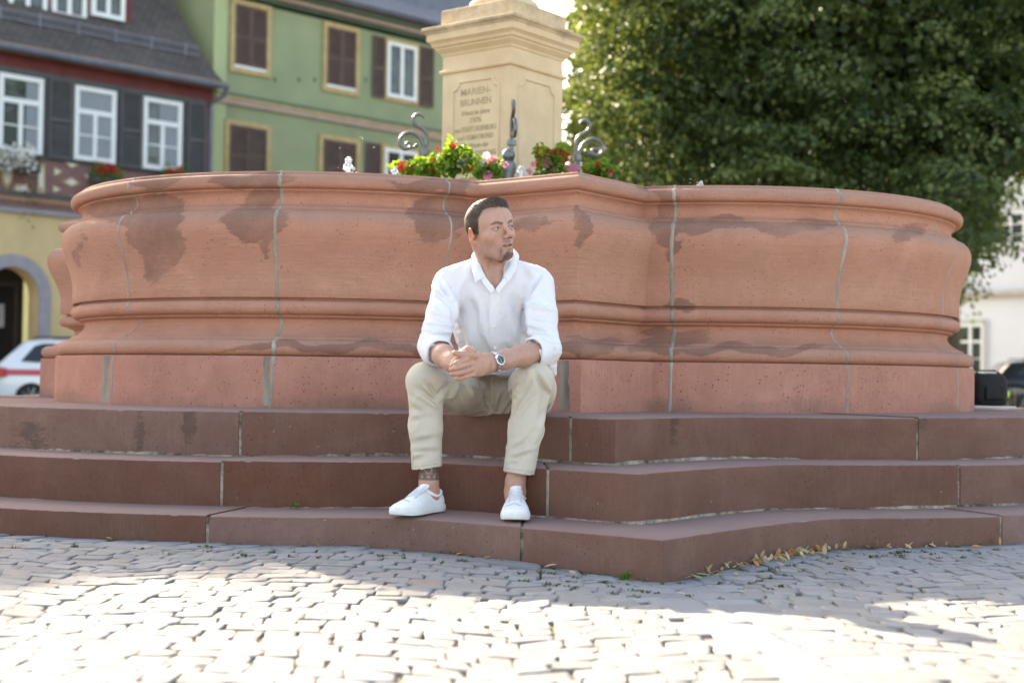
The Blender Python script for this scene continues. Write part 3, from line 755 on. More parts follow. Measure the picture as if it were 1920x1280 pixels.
# ------------------------------------------------------------------ flowers round the pedestal
def leafmat(name, a, b, trans=.35):
    n = NM(name, .5, .35); t = n.attr('tint'); c = n.mix(t, a, b); n.color(c)
    q = n.n.new('ShaderNodeBsdfTranslucent'); mx = n.n.new('ShaderNodeMixShader'); mx.inputs[0].default_value = trans
    n.l.new(n.mix(.5, c, (min(1,b[0]*1.9), min(1,b[1]*1.7), b[2]*.9)), q.inputs[0])
    out = n.n['Material Output']; n.l.new(n.b.outputs[0], mx.inputs[1]); n.l.new(q.outputs[0], mx.inputs[2]); n.l.new(mx.outputs[0], out.inputs[0]); return n.m
M_leafF = leafmat('bedding_leaf', (.05,.13,.02), (.20,.34,.04), .5)
def leaf_cloud(ctr, nrm, size, rg, fold=.25, droop=0.0, shape=1.9):
    """many folded leaves, two quads each; ctr (n,3), nrm (n,3)"""
    n_ = len(ctr); nrm = nrm/np.linalg.norm(nrm, axis=1, keepdims=True)
    a = rg.normal(size=(n_,3)); a[:,2] -= droop; a -= nrm*(a*nrm).sum(1, keepdims=True); a /= np.linalg.norm(a, axis=1, keepdims=True)
    b = np.cross(nrm, a); s = size[:,None]; w = s/shape
    base = ctr-a*s*.5; tip = ctr+a*s*.5-nrm*s*.12; mid = ctr-nrm*s*.02
    l = ctr+b*w*.5+nrm*w*fold-a*s*.05; r = ctr-b*w*.5+nrm*w*fold-a*s*.05
    V = np.stack([base,r,tip,l], 1).reshape(-1,3)
    i = (np.arange(n_)*4)[:,None]
    F = np.concatenate([i+np.array([[0,1,2]]), i+np.array([[0,2,3]])]); return V, F
def tint(o, vals, per=4):
    a = o.data.attributes.new('tint', 'FLOAT', 'POINT'); a.data.foreach_set('value', np.repeat(vals, per).astype(np.float32))
def flowers(name, px, py, Y, rx, rz, nl, blooms, label, seed, cat='flowering plant'):
    rg = np.random.default_rng(seed); p = W(px, py, Y)
    root = empty(name, (p.x, p.y, p.z-rz), label=label, cat=cat, group='summer flowers planted round the pedestal')
    q = rg.normal(size=(nl,3)); q /= np.linalg.norm(q, axis=1, keepdims=True); rad = rg.uniform(.25,1,nl)[:,None]**.6
    lump = 1+.3*np.sin(q[:,:1]*7+seed)+.25*np.cos(q[:,2:]*5+seed*2)
    ctr = q*rad*lump*np.array([rx, rx*.8, rz])+np.array([0,0,rz]); ctr[:,2] = np.maximum(ctr[:,2], -.02)
    nr = q*.6+rg.normal(size=(nl,3))*.6+np.array([0,0,.5])
    V, F = leaf_cloud(ctr, nr, rg.uniform(.028,.052,nl), rg, .3, 0, 1.7)
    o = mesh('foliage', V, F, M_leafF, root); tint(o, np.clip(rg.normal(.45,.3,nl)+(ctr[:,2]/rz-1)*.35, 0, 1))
    for (bx, by, col, s) in blooms:
        s *= 1.3
        c = W(bx, by, Y-.03-.02*rg.random())-Vector((p.x,p.y,p.z-rz)); m_ = MB()
        yaw, pit = rg.uniform(-.6,.6), rg.uniform(-.5,.5); M = Matrix.Rotation(yaw,3,'Z') @ Matrix.Rotation(R(90)+pit,3,'X')
        for k in range(5):
            a = 2*math.pi*k/5; vs = []
            for rr, ww, zz in ((0,.0,-.25),(.45,.30,.02),(.85,.46,.12),(1.0,.22,.05)):
                for sgn in (-1,1):
                    aa = a; vx = rr*math.cos(aa)-sgn*ww*math.sin(aa); vy = rr*math.sin(aa)+sgn*ww*math.cos(aa)
                    vs.append(c+M @ Vector((vx*s, vy*s, zz*s)))
            m_.add(vs, [(0,2,3,1),(2,4,5,3),(4,6,7,5)])
        m_.build('bloom', col, root, 180)
def petal(name, c): 
    return leafmat(name, tuple(x*.8 for x in c), c, .35)
M_pR, M_pP, M_pW = petal('red_petal', (.60,.01,.02)), petal('pink_petal', (.80,.25,.42)), petal('white_petal', (.80,.78,.74))
M_pPk = petal('pale_pink_petal', (.82,.50,.60))
flowers('flower_plant', 790, 318, 7.62, .13, .065, 420, [(752,313,M_pR,.022),(770,312,M_pR,.021),(757,307,M_pR,.014),(800,322,M_pP,.012),(812,300,M_pR,.010)], 'yellow-green leafy flower plant with red blooms, farthest left', 21)
flowers('flower_plant', 850, 300, 7.62, .12, .105, 560, [(849,275,M_pR,.014),(833,285,M_pR,.013),(833,303,M_pR,.014),(865,307,M_pPk,.022),(884,317,M_pR,.012),(820,278,M_pR,.009),(842,314,M_pR,.011),(858,290,M_pR,.010),(875,300,M_pPk,.012),(812,318,M_pR,.012)], 'tallest yellow-green flower plant with small red buds, left of the inscription', 22)
flowers('flower_plant', 912, 318, 7.5, .09, .05, 260, [(912,293,M_pPk,.018),(922,306,M_pP,.024),(914,329,M_pP,.021),(905,300,M_pW,.014),(926,300,M_pP,.018),(947,309,M_pP,.014),(900,312,M_pW,.012)], 'flower plant with pale pink trumpet blooms under the inscription', 23)
flowers('flower_plant', 1035, 300, 7.62, .115, .085, 480, [(1018,291,M_pR,.024),(1026,288,M_pR,.022),(1049,292,M_pR,.023),(1056,277,M_pR,.018),(1024,305,M_pP,.024),(1053,300,M_pR,.020),(1000,308,M_pP,.012),(1070,315,M_pP,.022),(1012,281,M_pR,.016),(1040,286,M_pR,.018),(1062,290,M_pR,.016),(1045,306,M_pR,.014),(1036,315,M_pP,.014),(1080,317,M_pP,.018),(992,322,M_pP,.014),(1008,309,M_pR,.01)], 'dark-leaved flower plant with big crimson and pink blooms, right of the pedestal edge', 24)
flowers('flower_plant', 1125, 318, 7.62, .085, .055, 240, [(1124,312,M_pR,.022),(1144,321,M_pR,.014),(1097,314,M_pR,.014)], 'small flower plant with two red blooms beyond the right scroll', 25)
M_trough = plain('green_trough', (.05,.06,.05), .6, .2, 10)
for k in range(4):
    nn, tt = face(k); tr = empty('plant_trough', (FC[0],FC[1],0), rz=PSI, label=['plant trough against the inscribed side of the pedestal','plant trough against the right front side of the pedestal','plant trough on the rear right side of the pedestal','plant trough on the rear left side of the pedestal'][k], cat='trough', group='troughs round the pedestal')
    m_ = MB()
    c = nn*.52; v = []
    for z, g in ((1.40,.0),(1.56,.02)):
        for a, b in ((-1,-1),(1,-1),(1,1),(-1,1)):
            P = c+tt*(.30+g)*a+nn*(.10+g)*b; v.append((P.x,P.y,z))
    m_.add(v, [(3,2,1,0),(4,5,6,7),(0,1,5,4),(1,2,6,5),(2,3,7,6),(3,0,4,7)]); m_.build('trough_box', M_trough, tr, bevel=.008)
    m_ = MB()
    m_.box(c.x-.03,c.x+.03,c.y-.03,c.y+.03,.95,1.40)
    m_.build('support', M_iron, tr)
# ------------------------------------------------------------------ houses
class Facade:
    def __init__(s, p, ang):
        s.o = Vector((p[0], p[1], 0)); s.a = ang
        s.e = Vector((math.cos(ang), math.sin(ang), 0)); s.n = Vector((-math.sin(ang), math.cos(ang), 0))   # n points into the house
    def loc(s, px, py, b=0.0):                 # local x, z where the photo ray meets the plane set back by b
        O, d = ray(px, py); q = s.o+s.n*b
        t = (q-O).dot(s.n)/d.dot(s.n); P = O+d*t; return (P-s.o).dot(s.e), P.z
    def back(s, px, x):                        # set-back of a vertical line at local x seen in column px, and a function y->z
        O, d = ray(px, 300); q = s.o+s.e*x
        # O + d t = q + n b (plan)
        A = np.array([[d.x, -s.n.x],[d.y, -s.n.y]]); t, b = np.linalg.solve(A, [q.x-O.x, q.y-O.y]); return b
    def z_at(s, px, py, x, b):
        P = s.o+s.e*x+s.n*b; O, d = ray(px, py); t = ((P.x-O.x)*d.x+(P.y-O.y)*d.y)/(d.x**2+d.y**2); return O.z+d.z*t
    def root(s, name, label, cat='house', group=None):
        return empty(name, s.o, rz=s.a, label=label, cat=cat, group=group)
def rect(F, x0, x1, yt0, yb0, b=0):
    """photo rectangle (left/right columns, top and bottom rows at the left edge) -> local x0,x1,z0,z1"""
    a, zt = F.loc(x0, yt0, b); c, _ = F.loc(x1, yt0, b); _, zb_ = F.loc(x0, yb0, b); return a, c, zb_, zt
def framebox(m, x0, x1, z0, z1, w, y0, y1, wb=None):
    wb = wb or w
    m.box(x0, x0+w, y0, y1, z0, z1); m.box(x1-w, x1, y0, y1, z0, z1); m.box(x0+w, x1-w, y0, y1, z1-w, z1); m.box(x0+w, x1-w, y0, y1, z0, z0+wb)
M_white = plain('white_paint', (.80,.81,.80), .45, .05, 8)
M_glass = NM('window_glass', .04, .6); M_glass.color(M_glass.mix(M_glass.ramp(M_glass.noise(1.5, 3), .4, .6), (.02,.028,.026), (.06,.075,.07))); M_glass = M_glass.m
M_curtain = plain('curtain', (.27,.295,.32), .9, .12, 14, stretch=(6,1,.3))
M_shut_grey = plain('grey_shutter_paint', (.088,.086,.088), .55, .15, 5)
M_shut_brown = plain('brown_shutter_paint', (.115,.070,.060), .6, .2, 5)
M_stone_grey = plain('grey_painted_stone', (.33,.31,.34), .8, .1, 4)
M_ochre = plain('ochre_trim', (.45,.33,.155), .7, .15, 5)
M_dark = plain('dark_interior', (.012,.012,.014), .9, .2, 3)
def window(F, root, x0, x1, z0, z1, y=0.0, kind='casement', fr=.09, curtain=0, frame_mat=None):
    frame_mat = frame_mat or M_white
    m = MB(); framebox(m, x0, x1, z0, z1, fr, y-.02, y+.10)
    xm = (x0+x1)/2; zt = z0+(z1-z0)*.66
    if kind == 'casement':
        m.box(x0+fr, x1-fr, y-.01, y+.09, zt-.05, zt+.06); m.box(xm-.045, xm+.045, y-.01, y+.09, z0+fr, zt-.05)
        zz = z0+(zt-z0)*.52
        for a, b in ((x0+fr, xm-.045), (xm+.045, x1-fr)): m.box(a, b, y+.002, y+.034, zz-.015, zz+.015)
    elif kind == 'cross':
        m.box(x0+fr, x1-fr, y-.01, y+.09, zt-.04, zt+.04); m.box(xm-.05, xm+.05, y-.01, y+.09, z0+fr, zt-.04); m.box(xm-.05, xm+.05, y-.01, y+.09, zt+.04, z1-fr)
        zz = z0+(zt-z0)*.5
        for a, b in ((x0+fr, xm-.05), (xm+.05, x1-fr)): m.box(a, b, y+.002, y+.034, zz-.015, zz+.015)
    elif kind == 'pair': m.box(xm-.05, xm+.05, y-.01, y+.09, z0+fr, z1-fr)
    w = m.build('window', frame_mat, root)
    g = MB(); g.box(x0+fr*.5, x1-fr*.5, y+.036, y+.042, z0+fr*.5, z1-fr*.5); g.build('pane', M_glass, w)
    if curtain:
        # thin fabric hung just inside the glass
        n_ = 24; v = []
        for i in range(n_+1):
            t = i/n_; x = x0+fr+(x1-x0-2*fr)*((1-curtain)+curtain*t if curtain > 0 else -curtain*t)
            v += [(x, y+.024+.005*math.sin(i*1.9), z0+fr), (x, y+.024+.005*math.sin(i*1.9), z1-fr)]
        mesh('curtain', v, [(2*i,2*i+2,2*i+3,2*i+1) for i in range(n_)], M_curtain, w)
    return w
def shutter(root, x0, x1, z0, z1, y, mat, leaves=1, name='shutter', slats=True):
    m = MB(); W_ = (x1-x0)/leaves
    for k in range(leaves):
        a, b = x0+k*W_+.008, x0+(k+1)*W_-.008; fr = min(.06, W_*.14)
        framebox(m, a, b, z0, z1, fr, y-.045, y-.012)
        zm = z0+(z1-z0)*.48; m.box(a+fr, b-fr, y-.045, y-.012, zm-.04, zm+.04)
        nS = max(6, int((z1-z0)/.065))
        for i in range(nS):
            z = z0+fr+(z1-z0-2*fr)*(i+.5)/nS
            if abs(z-zm) < .06: continue
            m.add([(a+fr,y-.042,z-.026),(b-fr,y-.042,z-.026),(b-fr,y-.018,z+.022),(a+fr,y-.018,z+.022),(a+fr,y-.036,z-.026),(b-fr,y-.036,z-.026),(b-fr,y-.012,z+.022),(a+fr,y-.012,z+.022)],
                  [(0,1,2,3),(7,6,5,4),(0,4,5,1),(3,2,6,7)])
    return m.build(name, mat, root)

# ---- left: half timbered house, yellow ground floor
S45 = R(45)
H = Facade((-10.8, 30.0), S45)
house = H.root('timbered_house', 'half-timbered house with dark tiled roof, white windows and yellow ground floor, at the left edge')
M_hred = plain('oxblood_plaster', (.17,.045,.045), .8, .2, 2.5)
M_mauve = plain('mauve_timber_paint', (.25,.135,.125), .8, .14, 3)
M_yellow = plain('yellow_plaster', (.64,.48,.26), .85, .10, 1.2)
M_brownpaint = plain('tan_cornice_paint', (.36,.21,.14), .7, .15, 3)
M_slate = NM('dark_roof_tiles', .75, .3)
bw = M_slate.noise(30, 3); br = M_slate.n.new('ShaderNodeTexBrick'); br.inputs['Scale'].default_value = 1.0; br.inputs['Brick Width'].default_value = .19; br.inputs['Row Height'].default_value = .15
br.inputs['Mortar Size'].default_value = .012; br.inputs['Color1'].default_value = (.075,.062,.056,1); br.inputs['Color2'].default_value = (.115,.092,.08,1); br.inputs['Mortar'].default_value = (.03,.026,.024,1)
M_slate.l.new(M_slate.mp(src='UV'), br.inputs['Vector']); M_slate.color(M_slate.mix(M_slate.math('MULTIPLY', M_slate.ramp(M_slate.noise(1.2,4), .4, .7), .4), br.outputs['Color'], (.14,.115,.10)))
M_slate.bump(br.outputs['Fac'], -.6, .02); M_slate = M_slate.m
xL = -16.0; xR = H.loc(398, 250)[0]
z_belt0 = H.loc(0, 396)[1]; z_belt1 = H.loc(0, 357)[1]; z_eave = H.loc(0, 96)[1]
D_house = 9.0
m = MB(); m.box(xL, xR, 0.02, D_house, z_belt1-.02, z_eave); m.build('upper_wall', M_mauve, house)
# ground floor wall with a round arched opening
ax0, zc_ = H.loc(-12, 560); cxl, _ = H.loc(22, 560); ro = H.loc(94, 560)[0]-cxl; ri = H.loc(72, 560)[0]-cxl
z_arc_top = H.loc(22, 476)[1]; zc_ = z_arc_top-ro*1.0
m = MB(); wy0, wy1 = 0.0, .45
def archwall(m, x0, x1, z0, z1, cx, cz, r, y0, y1, n_=20):
    m.box(x0, cx-r, y0, y1, z0, z1); m.box(cx+r, x1, y0, y1, z0, z1)
    pts = [(cx+r*math.cos(math.pi*k/n_), cz+r*math.sin(math.pi*k/n_)) for k in range(n_+1)]
    for a, b in zip(pts, pts[1:]): m.prismy([(b[0],b[1]),(a[0],a[1]),(a[0],z1),(b[0],z1)], y0, y1)
archwall(m, xL, xR, -.3, z_belt0, cxl, zc_, ri, wy0, wy1); m.build('ground_floor_wall', M_yellow, house)
m = MB(); n_ = 24; pts = [(math.cos(math.pi*k/n_), math.sin(math.pi*k/n_)) for k in range(n_+1)]
for a, b in zip(pts, pts[1:]):
    m.prismy([(cxl+ri*b[0],zc_+ri*b[1]),(cxl+ri*a[0],zc_+ri*a[1]),(cxl+ro*a[0],zc_+ro*a[1]),(cxl+ro*b[0],zc_+ro*b[1])], -.05, -.003)
m.box(cxl-ro, cxl-ri, -.05, -.003, -.25, zc_); m.box(cxl+ri, cxl+ro, -.05, -.003, -.25, zc_); m.build('arch_surround', M_stone_grey, house)
m = MB(); m.box(cxl-ri-.1, cxl+ri+.1, .9, 1.0, -.25, zc_+ri+.1); 
m.build('dark_passage', M_dark, house)
m = MB(); framebox(m, cxl-ri*.9, cxl+ri*.78, -.2, zc_+ri*.5, .07, .70, .78); m.box(cxl-.03, cxl+.03, .70, .78, -.2, zc_+ri*.5); m.build('shop_door', plain('dark_door_paint', (.03,.03,.035), .4, .2, 3), house)
sg = MB(); px_, pz_ = H.loc(24, 590); sg.box(px_-.22, px_+.12, .66, .69, pz_-.25, pz_+.25); sg.build('door_notice', plain('notice_paper', (.34,.33,.34), .8, .2, 10), house)
# belt cornice, moulded
m = MB(); hgt = z_belt1-z_belt0
for k, (f0, f1, out, mt) in enumerate(((0,.30,.10,0),(.30,.52,.16,1),(.52,.80,.22,2),(.80,1.0,.28,3))):
    m.box(xL, xR+.02, -out, .02-k*.003, z_belt0+hgt*f0+.002, z_belt0+hgt*f1, mt)
m.build('belt_cornice', [M_stone_grey, M_mauve, M_brownpaint, M_shut_grey], house)
# oxblood band under the eaves, soffit
z_b = H.loc(0, 140)[1]
m = MB(); m.box(xL, xR+.005, -.012, .018, z_b+.05, z_eave); m.build('frieze', M_hred, house)
m = MB(); m.box(xL, xR+.10, -.42, .3, z_eave+.002, z_eave+.12); m.build('eaves_soffit', M_brownpaint, house)
# windows, surrounds and shutters (photo columns / rows)
def boxp(F, root, name, x0, x1, yt, yb, y0, y1, mat):
    a, c, z0, z1 = rect(F, x0, x1, yt, yb); m = MB(); m.box(a, c, y0, y1, z0, z1); return m.build(name, mat, root)
_, _, wz0, wz1 = rect(H, 137, 214, 160, 301)
aL, _ = H.loc(82, 200); aR, _ = H.loc(384, 200)
m = MB(); m.box(xL, aR, -.030, -.013, wz0-.06, wz1+.16); m.build('window_band', M_shut_grey, house)
for (x0, x1, cur) in ((-6,77,-.35),(137,214,1.0),(266,338,-.6)):
    a = H.loc(x0, 220)[0]; c = H.loc(x1, 220)[0]; window(H, house, a, c, wz0+.02, wz1, -.078, 'casement', .10, curtain=cur if cur > 0 else -cur)
for (x0, x1) in ((88,133),(222,263),(349,384)):
    a = H.loc(x0, 220)[0]; c = H.loc(x1, 220)[0]; shutter(house, a, c, wz0-.02, wz1+.08, -.045, M_shut_grey)
for x0 in range(4):                         # unseen stretch further left
    a = H.loc(-6, 220)[0]-2.2-x0*2.2
    if a > xL: window(H, house, a, a+1.05, wz0+.02, wz1, -.06, 'casement', .10, curtain=.6); shutter(house, a-.62, a-.06, wz0-.02, wz1+.08, -.045, M_shut_grey)
# painted infill panels of the timber frame, cream with ochre border
M_cream_paint = plain('cream_infill', (.72,.68,.58), .85, .06, 4)
def infill(pts):
    P = [H.loc(x, y) for x, y in pts]; cx = sum(p[0] for p in P)/len(P); cz = sum(p[1] for p in P)/len(P)
    def pl(k, y0, y1, mat, nm, par):
        q = [(cx+(p[0]-cx)*k, cz+(p[1]-cz)*k) for p in P]
        ar = sum(q[i][0]*q[(i+1)%len(q)][1]-q[(i+1)%len(q)][0]*q[i][1] for i in range(len(q)))
        if ar < 0: q = q[::-1]
        mm = MB(); mm.prismy(q, y0, y1); return mm.build(nm, mat, par)
    f = pl(1.0, -.004, .019, M_ochre, 'infill_panel', house); pl(.66, -.009, -.0045, M_cream_paint, 'cream_field', f)
for pts in ([(13,308),(21,318),(26,325),(22,342),(13,356),(5,342),(0,324),(5,312)], [(28,345),(52,345),(60,364),(22,360)], [(70,305),(84,308),(84,368),(70,364)], [(-22,320),(-8,330),(-6,352),(-26,352)],
            [(101,313),(118,322),(101,331)], [(116,341),(134,332),(151,344),(134,351)], [(99,347),(117,356),(99,362)], [(118,303),(150,309),(134,316)], [(118,369),(136,366),(152,376),(120,374)],[(155,325),(178,331),(166,340)]):
    infill(pts)
# roof: bell-cast slope whose verge follows the photo, then up to the ridge
verge = []
for px, py in ((421,158),(402,138),(380,108),(362,78),(345,50),(331,22),(320,-2)):
    b = H.back(px, xR+.12); verge.append((b, H.z_at(px, py, xR+.12, b)))
ridge_b = verge[-1][0]+4.2; ridge_z = 17.2
prof = verge+[(ridge_b, ridge_z)]
def roofmesh(name, prof, x0, x1, th, mat, parent, ridge=True):
    P = list(prof)
    if ridge: P += [(2*prof[-1][0]-b, z) for b, z in prof[::-1][1:]]
    v = []; f = []; n_ = len(P)
    for x in (x0, x1):
        v += [(x, b, z) for b, z in P]+[(x, b, z-th) for b, z in P]
    for i in range(n_-1):
        f.append((i, 2*n_+i, 2*n_+i+1, i+1)); f.append((n_+i+1, 3*n_+i+1, 3*n_+i, n_+i))
        f.append((i, i+1, n_+i+1, n_+i)); f.append((2*n_+i, 3*n_+i, 3*n_+i+1, 2*n_+i+1))
    f.append((0, n_, 3*n_, 2*n_)); f.append((n_-1, 3*n_-1, 4*n_-1, 2*n_-1))
    o = mesh(name, v, f, mat, parent)
    bm = bmesh.new(); bm.from_mesh(o.data); bmesh.ops.recalc_face_normals(bm, faces=bm.faces); uv = bm.loops.layers.uv.new('UVMap')
    s = [0]
    for a, b in zip(P, P[1:]): s.append(s[-1]+math.hypot(b[0]-a[0], b[1]-a[1]))
    d = {}
    for i in range(n_): d[(round(P[i][0],4), round(P[i][1],4))] = s[i]; d[(round(P[i][0],4), round(P[i][1]-th,4))] = s[i]
    for ff in bm.faces:
        for l in ff.loops: l[uv].uv = (l.vert.co.x, d.get((round(l.vert.co.y,4), round(l.vert.co.z,4)), 0))
    bm.to_mesh(o.data); bm.free(); return o
roofmesh('roof', prof, xL-.3, xR+.12, .12, M_slate, house)
m = MB(); m.add([(xL,.1,z_eave),(xR,.1,z_eave),(xR,2*ridge_b-.1,z_eave),(xL,2*ridge_b-.1,z_eave)], [(0,1,2,3)])
for x in (xL, xR-.02):
    q = [(b, z-.2) for b, z in prof if b > .05]; q = [(q[0][0], z_eave-.1)]+q+[(2*ridge_b-b, z) for b, z in q[::-1][1:]]+[(2*ridge_b-q[0][0], z_eave-.1)]
    v = [(x, b, z) for b, z in q]; m.add(v, [tuple(range(len(v)))])
m.build('gable_wall', M_mauve, house)
m = MB(); b0, z0 = verge[0]; m.tube([(xL-.3, b0-.05, z0-.07), (xR+.14, b0-.05, z0-.07)], .075, 10); m.build('gutter', plain('zinc_gutter', (.13,.145,.175), .45, .2, 4, metal=.5), house)
dp = [H.loc(x, y, -.15) for x, y in ((414,170),(410,180),(388,194),(387,205),(386,318))]
zs = [q[1] for q in dp]; xx = [q[0] for q in dp]
m = MB(); m.tube([(xR+.10, b0-.05, z0-.10),(xR+.10, b0+.02, zs[1]),(xR-.10,-.10,zs[2]),(xR-.10,-.10,zs[3]),(xR-.10,-.10,0)], .05, 10); m.build('downpipe', plain('zinc_pipe', (.14,.155,.19), .45, .2, 4, metal=.5), house, 60)
# snow guard along the lower roof
sg0, sg1 = verge[1], verge[2]
zg = [H.z_at(385, 118, xR, sg1[0]), 0]
bg_ = sg1[0]*.85+sg0[0]*.15; z_r = np.interp(bg_, [p[0] for p in prof], [p[1] for p in prof])
m = MB()
for zz in (.05, .24): m.box(xL, xR-.05, bg_-.012, bg_+.012, z_r+zz, z_r+zz+.03)
x = xL
while x < xR-.05: m.box(x, x+.012, bg_-.008, bg_+.008, z_r+.04, z_r+.25); x += .10
x = xL+.4
while x < xR: m.box(x, x+.045, bg_-.02, bg_+.02, z_r-.02, z_r+.30); x += .92
m.build('snow_guard', plain('snow_guard_metal', (.18,.18,.21), .5, .2, 4, metal=.3), house)
# dormer with white windows at the top left
bd = 1.15
dx1, dzb = H.loc(246, 46, bd); dx0 = xL+.5
zr_ = np.interp(bd, [p[0] for p in prof], [p[1] for p in prof])
dm = MB(); dm.box(dx0, dx1, bd, ridge_b, zr_-.2, zr_+1.9); dmo = dm.build('dormer', M_hred, house)
mm = MB(); mm.box(dx0-.1, dx1+.15, bd-.2, ridge_b, zr_+1.9, zr_+2.05); mm.build('dormer_roof', M_slate, dmo)
for x0, x1 in ((170,232),(96,160),(14,86)):
    a = H.loc(x0, 20, bd-.05)[0]; c = H.loc(x1, 20, bd-.05)[0]; zb_ = H.loc(x1, 42, bd-.05)[1]
    w_o = window(H, dmo, a, c, zb_, zb_+1.25, bd-.10, 'pair', .10)

# flower boxes on the window sills
def flowerbox(px0, px1, py, seed, label, bloom, hang, white=False):
    rg = np.random.default_rng(seed); a, z = H.loc(px0, py); c, _ = H.loc(px1, py)
    P = H.o+H.e*((a+c)/2)-H.n*.28; root = empty('window_flower_box', (P.x, P.y, z), rz=S45, label=label, cat='flower box', group='flower boxes under the windows of the timbered house')
    L = (c-a)/2; m = MB(); m.box(-L, L, -.09, .16, -.16, .02); m.build('box', M_shut_grey, root, bevel=.01)
    nl = 420; x = rg.uniform(-L, L, nl); ctr = np.stack([x, rg.normal(-.05,.09,nl), rg.normal(.08,.09,nl)-hang*np.clip(rg.normal(0,.3,nl),0,1)*(x > L*.2)], 1)
    V, F = leaf_cloud(ctr, rg.normal(size=(nl,3))+np.array([0,-.6,.6]), rg.uniform(.05,.10,nl), rg, .3)
    o = mesh('foliage', V, F, M_leafF if not white else M_leafD, root); tint(o, rg.uniform(0,1,nl)*.6)
    nb = 260 if white else 45; x = rg.uniform(-L, L*(.75 if white else .4), nb); ctr = np.stack([x, rg.normal(-.14,.05,nb), rg.normal(.08 if white else .14,.12 if white else .05,nb)], 1)
    V, F = leaf_cloud(ctr, rg.normal(size=(nb,3))*.5+np.array([0,-1,.4]), rg.uniform(.06,.11,nb), rg, .1, shape=1.1)
    o = mesh('blossom', V, F, bloom, root); tint(o, rg.uniform(.4,1,nb))
M_leafD = leafmat('dark_leaf', (.02,.06,.012), (.07,.15,.03), .3)
flowerbox(-30, 62, 302, 31, 'window box brimming with white petunias and trailing green, lowest left window', M_pW, 2.2, True)
flowerbox(160, 214, 330, 32, 'window box with a few red geraniums and green leaves under the middle window', M_pR, .5)
flowerbox(290, 345, 334, 33, 'window box with red and white blooms, half hidden behind the fountain rim', M_pR, .2)

# ---- green house
G = Facade(tuple(W(398, 300, 35.0)[:2]), S45)
M_green = plain('green_plaster', (.265,.305,.178), .85, .10, .9, bump=.3, bscale=8)
M_green_lit = plain('green_plaster_lit', (.40,.46,.25), .85, .08, .8)  # paler green: the side wall's stronger light put into the colour
M_dgreen = plain('dark_green_moulding', (.07,.12,.085), .7, .15, 3)
M_pinkish = plain('pinkish_moulding', (.42,.31,.27), .8, .1, 3)
ghouse = G.root('green_house', 'green plastered house with brown louvred shutters in ochre frames, behind the fountain')
gx1 = G.loc(935, 200)[0]; _, z_ge = G.loc(505, 14); 
m = MB(); m.box(0, gx1, 0, 11, -.3, z_ge); m.build('wall', M_green, ghouse)
m = MB(); q = [(0.0,z_ge-9),(11,z_ge-9),(11,z_ge),(5.5,z_ge+5.8),(0,z_ge)]
v = [(-.012,b,z) for b, z in q]+[(-.002,b,z) for b, z in q]; n_ = 5
m.add(v, [tuple(range(n_))[::-1], tuple(range(n_,2*n_))]+[(i,(i+1)%n_,(i+1)%n_+n_,i+n_) for i in range(n_)]); m.build('side_wall', M_green_lit, ghouse)
m = MB(); m.box(-.03, .35, -.022, -.002, -.3, z_ge-.01); m.build('corner_strip', M_green_lit, ghouse)
zb0 = G.loc(420, 194)[1]; zb1 = G.loc(420, 173)[1]; h_ = zb1-zb0
m = MB()
for k, (f0, f1, out, mt) in enumerate(((0,.45,.10,0),(.45,.68,.14,1),(.68,1,.06,2))): m.box(0, gx1, -out, -.004, zb0+h_*f0+.002, zb0+h_*f1, mt)
m.build('belt_moulding', [M_pinkish, M_ochre, M_dgreen], ghouse)
z1_ = G.loc(799, 77)[1]; z2_ = G.loc(799, 52)[1]; h_ = z2_-z1_
m = MB()
for k, (f0, f1, out, mt) in enumerate(((0,.25,.10,0),(.25,.5,.25,1),(.5,.78,.38,0),(.78,1.0,.50,2))): m.box(-.05, gx1+.3, -out, .6+.003*k, z1_+h_*f0+.002, z1_+h_*f1, mt)
m.build('eaves_moulding', [M_dgreen, M_pinkish, M_hred], ghouse)
M_slate2 = M_slate.copy(); M_slate2.name = 'blue_grey_slates'
for nd in M_slate2.node_tree.nodes:
    if nd.type == 'TEX_BRICK': nd.inputs['Color1'].default_value = (.115,.125,.145,1); nd.inputs['Color2'].default_value = (.16,.17,.195,1); nd.inputs['Mortar'].default_value = (.06,.065,.075,1)
    if nd.type == 'MIX' and not nd.inputs[7].is_linked and nd.inputs[7].default_value[0] > .13: nd.inputs[7].default_value = (.17,.175,.19,1)
roofmesh('roof', [(-.55, z2_+.04), (.6, z2_+.75), (5.5, z2_+6.5)], -.15, gx1+.4, .12, M_slate2, ghouse)
def gwin(x0, x1, yt, yb, shut=True, sill=True, inner=None):
    a, c, z0, z1 = rect(G, x0, x1, yt, yb)
    m = MB(); framebox(m, a, c, z0, z1, .13, -.06, -.003); fr = m.build('window_surround', M_ochre, ghouse)
    if shut:
        shutter(ghouse, a+.14, c-.14, z0+.20, z1-.14, -.02, M_shut_brown, 2, 'closed_shutters')
        m = MB(); m.box(a+.135, c-.135, -.055, -.004, z0+.132, z0+.19); m.build('sill', M_white, ghouse)
    return a, c, z0, z1
gwin(431.6, 508, -4, 134); gwin(605, 674, 39, 170); gwin(420.5, 507, 222, 352); gwin(597, 674, 250, 372)
def gopen(fx0, fx1, yt, yb, wx0, wx1, shl, shr):
    a, c, z0, z1 = rect(G, fx0, fx1, yt, yb); m = MB(); framebox(m, a, c, z0, z1, .12, -.06, -.003); m.build('window_surround', M_ochre, ghouse)
    window(G, ghouse, a+.10, c-.10, z0+.10, z1-.10, -.075, 'pair', .09, curtain=.0)
    for s in (shl, shr):
        if s: p, _ = G.loc(s[0], 150); q, _ = G.loc(s[1], 150); shutter(ghouse, p, q, z0+.02, z1-.02, -.03, M_shut_brown, 1, 'open_shutter')
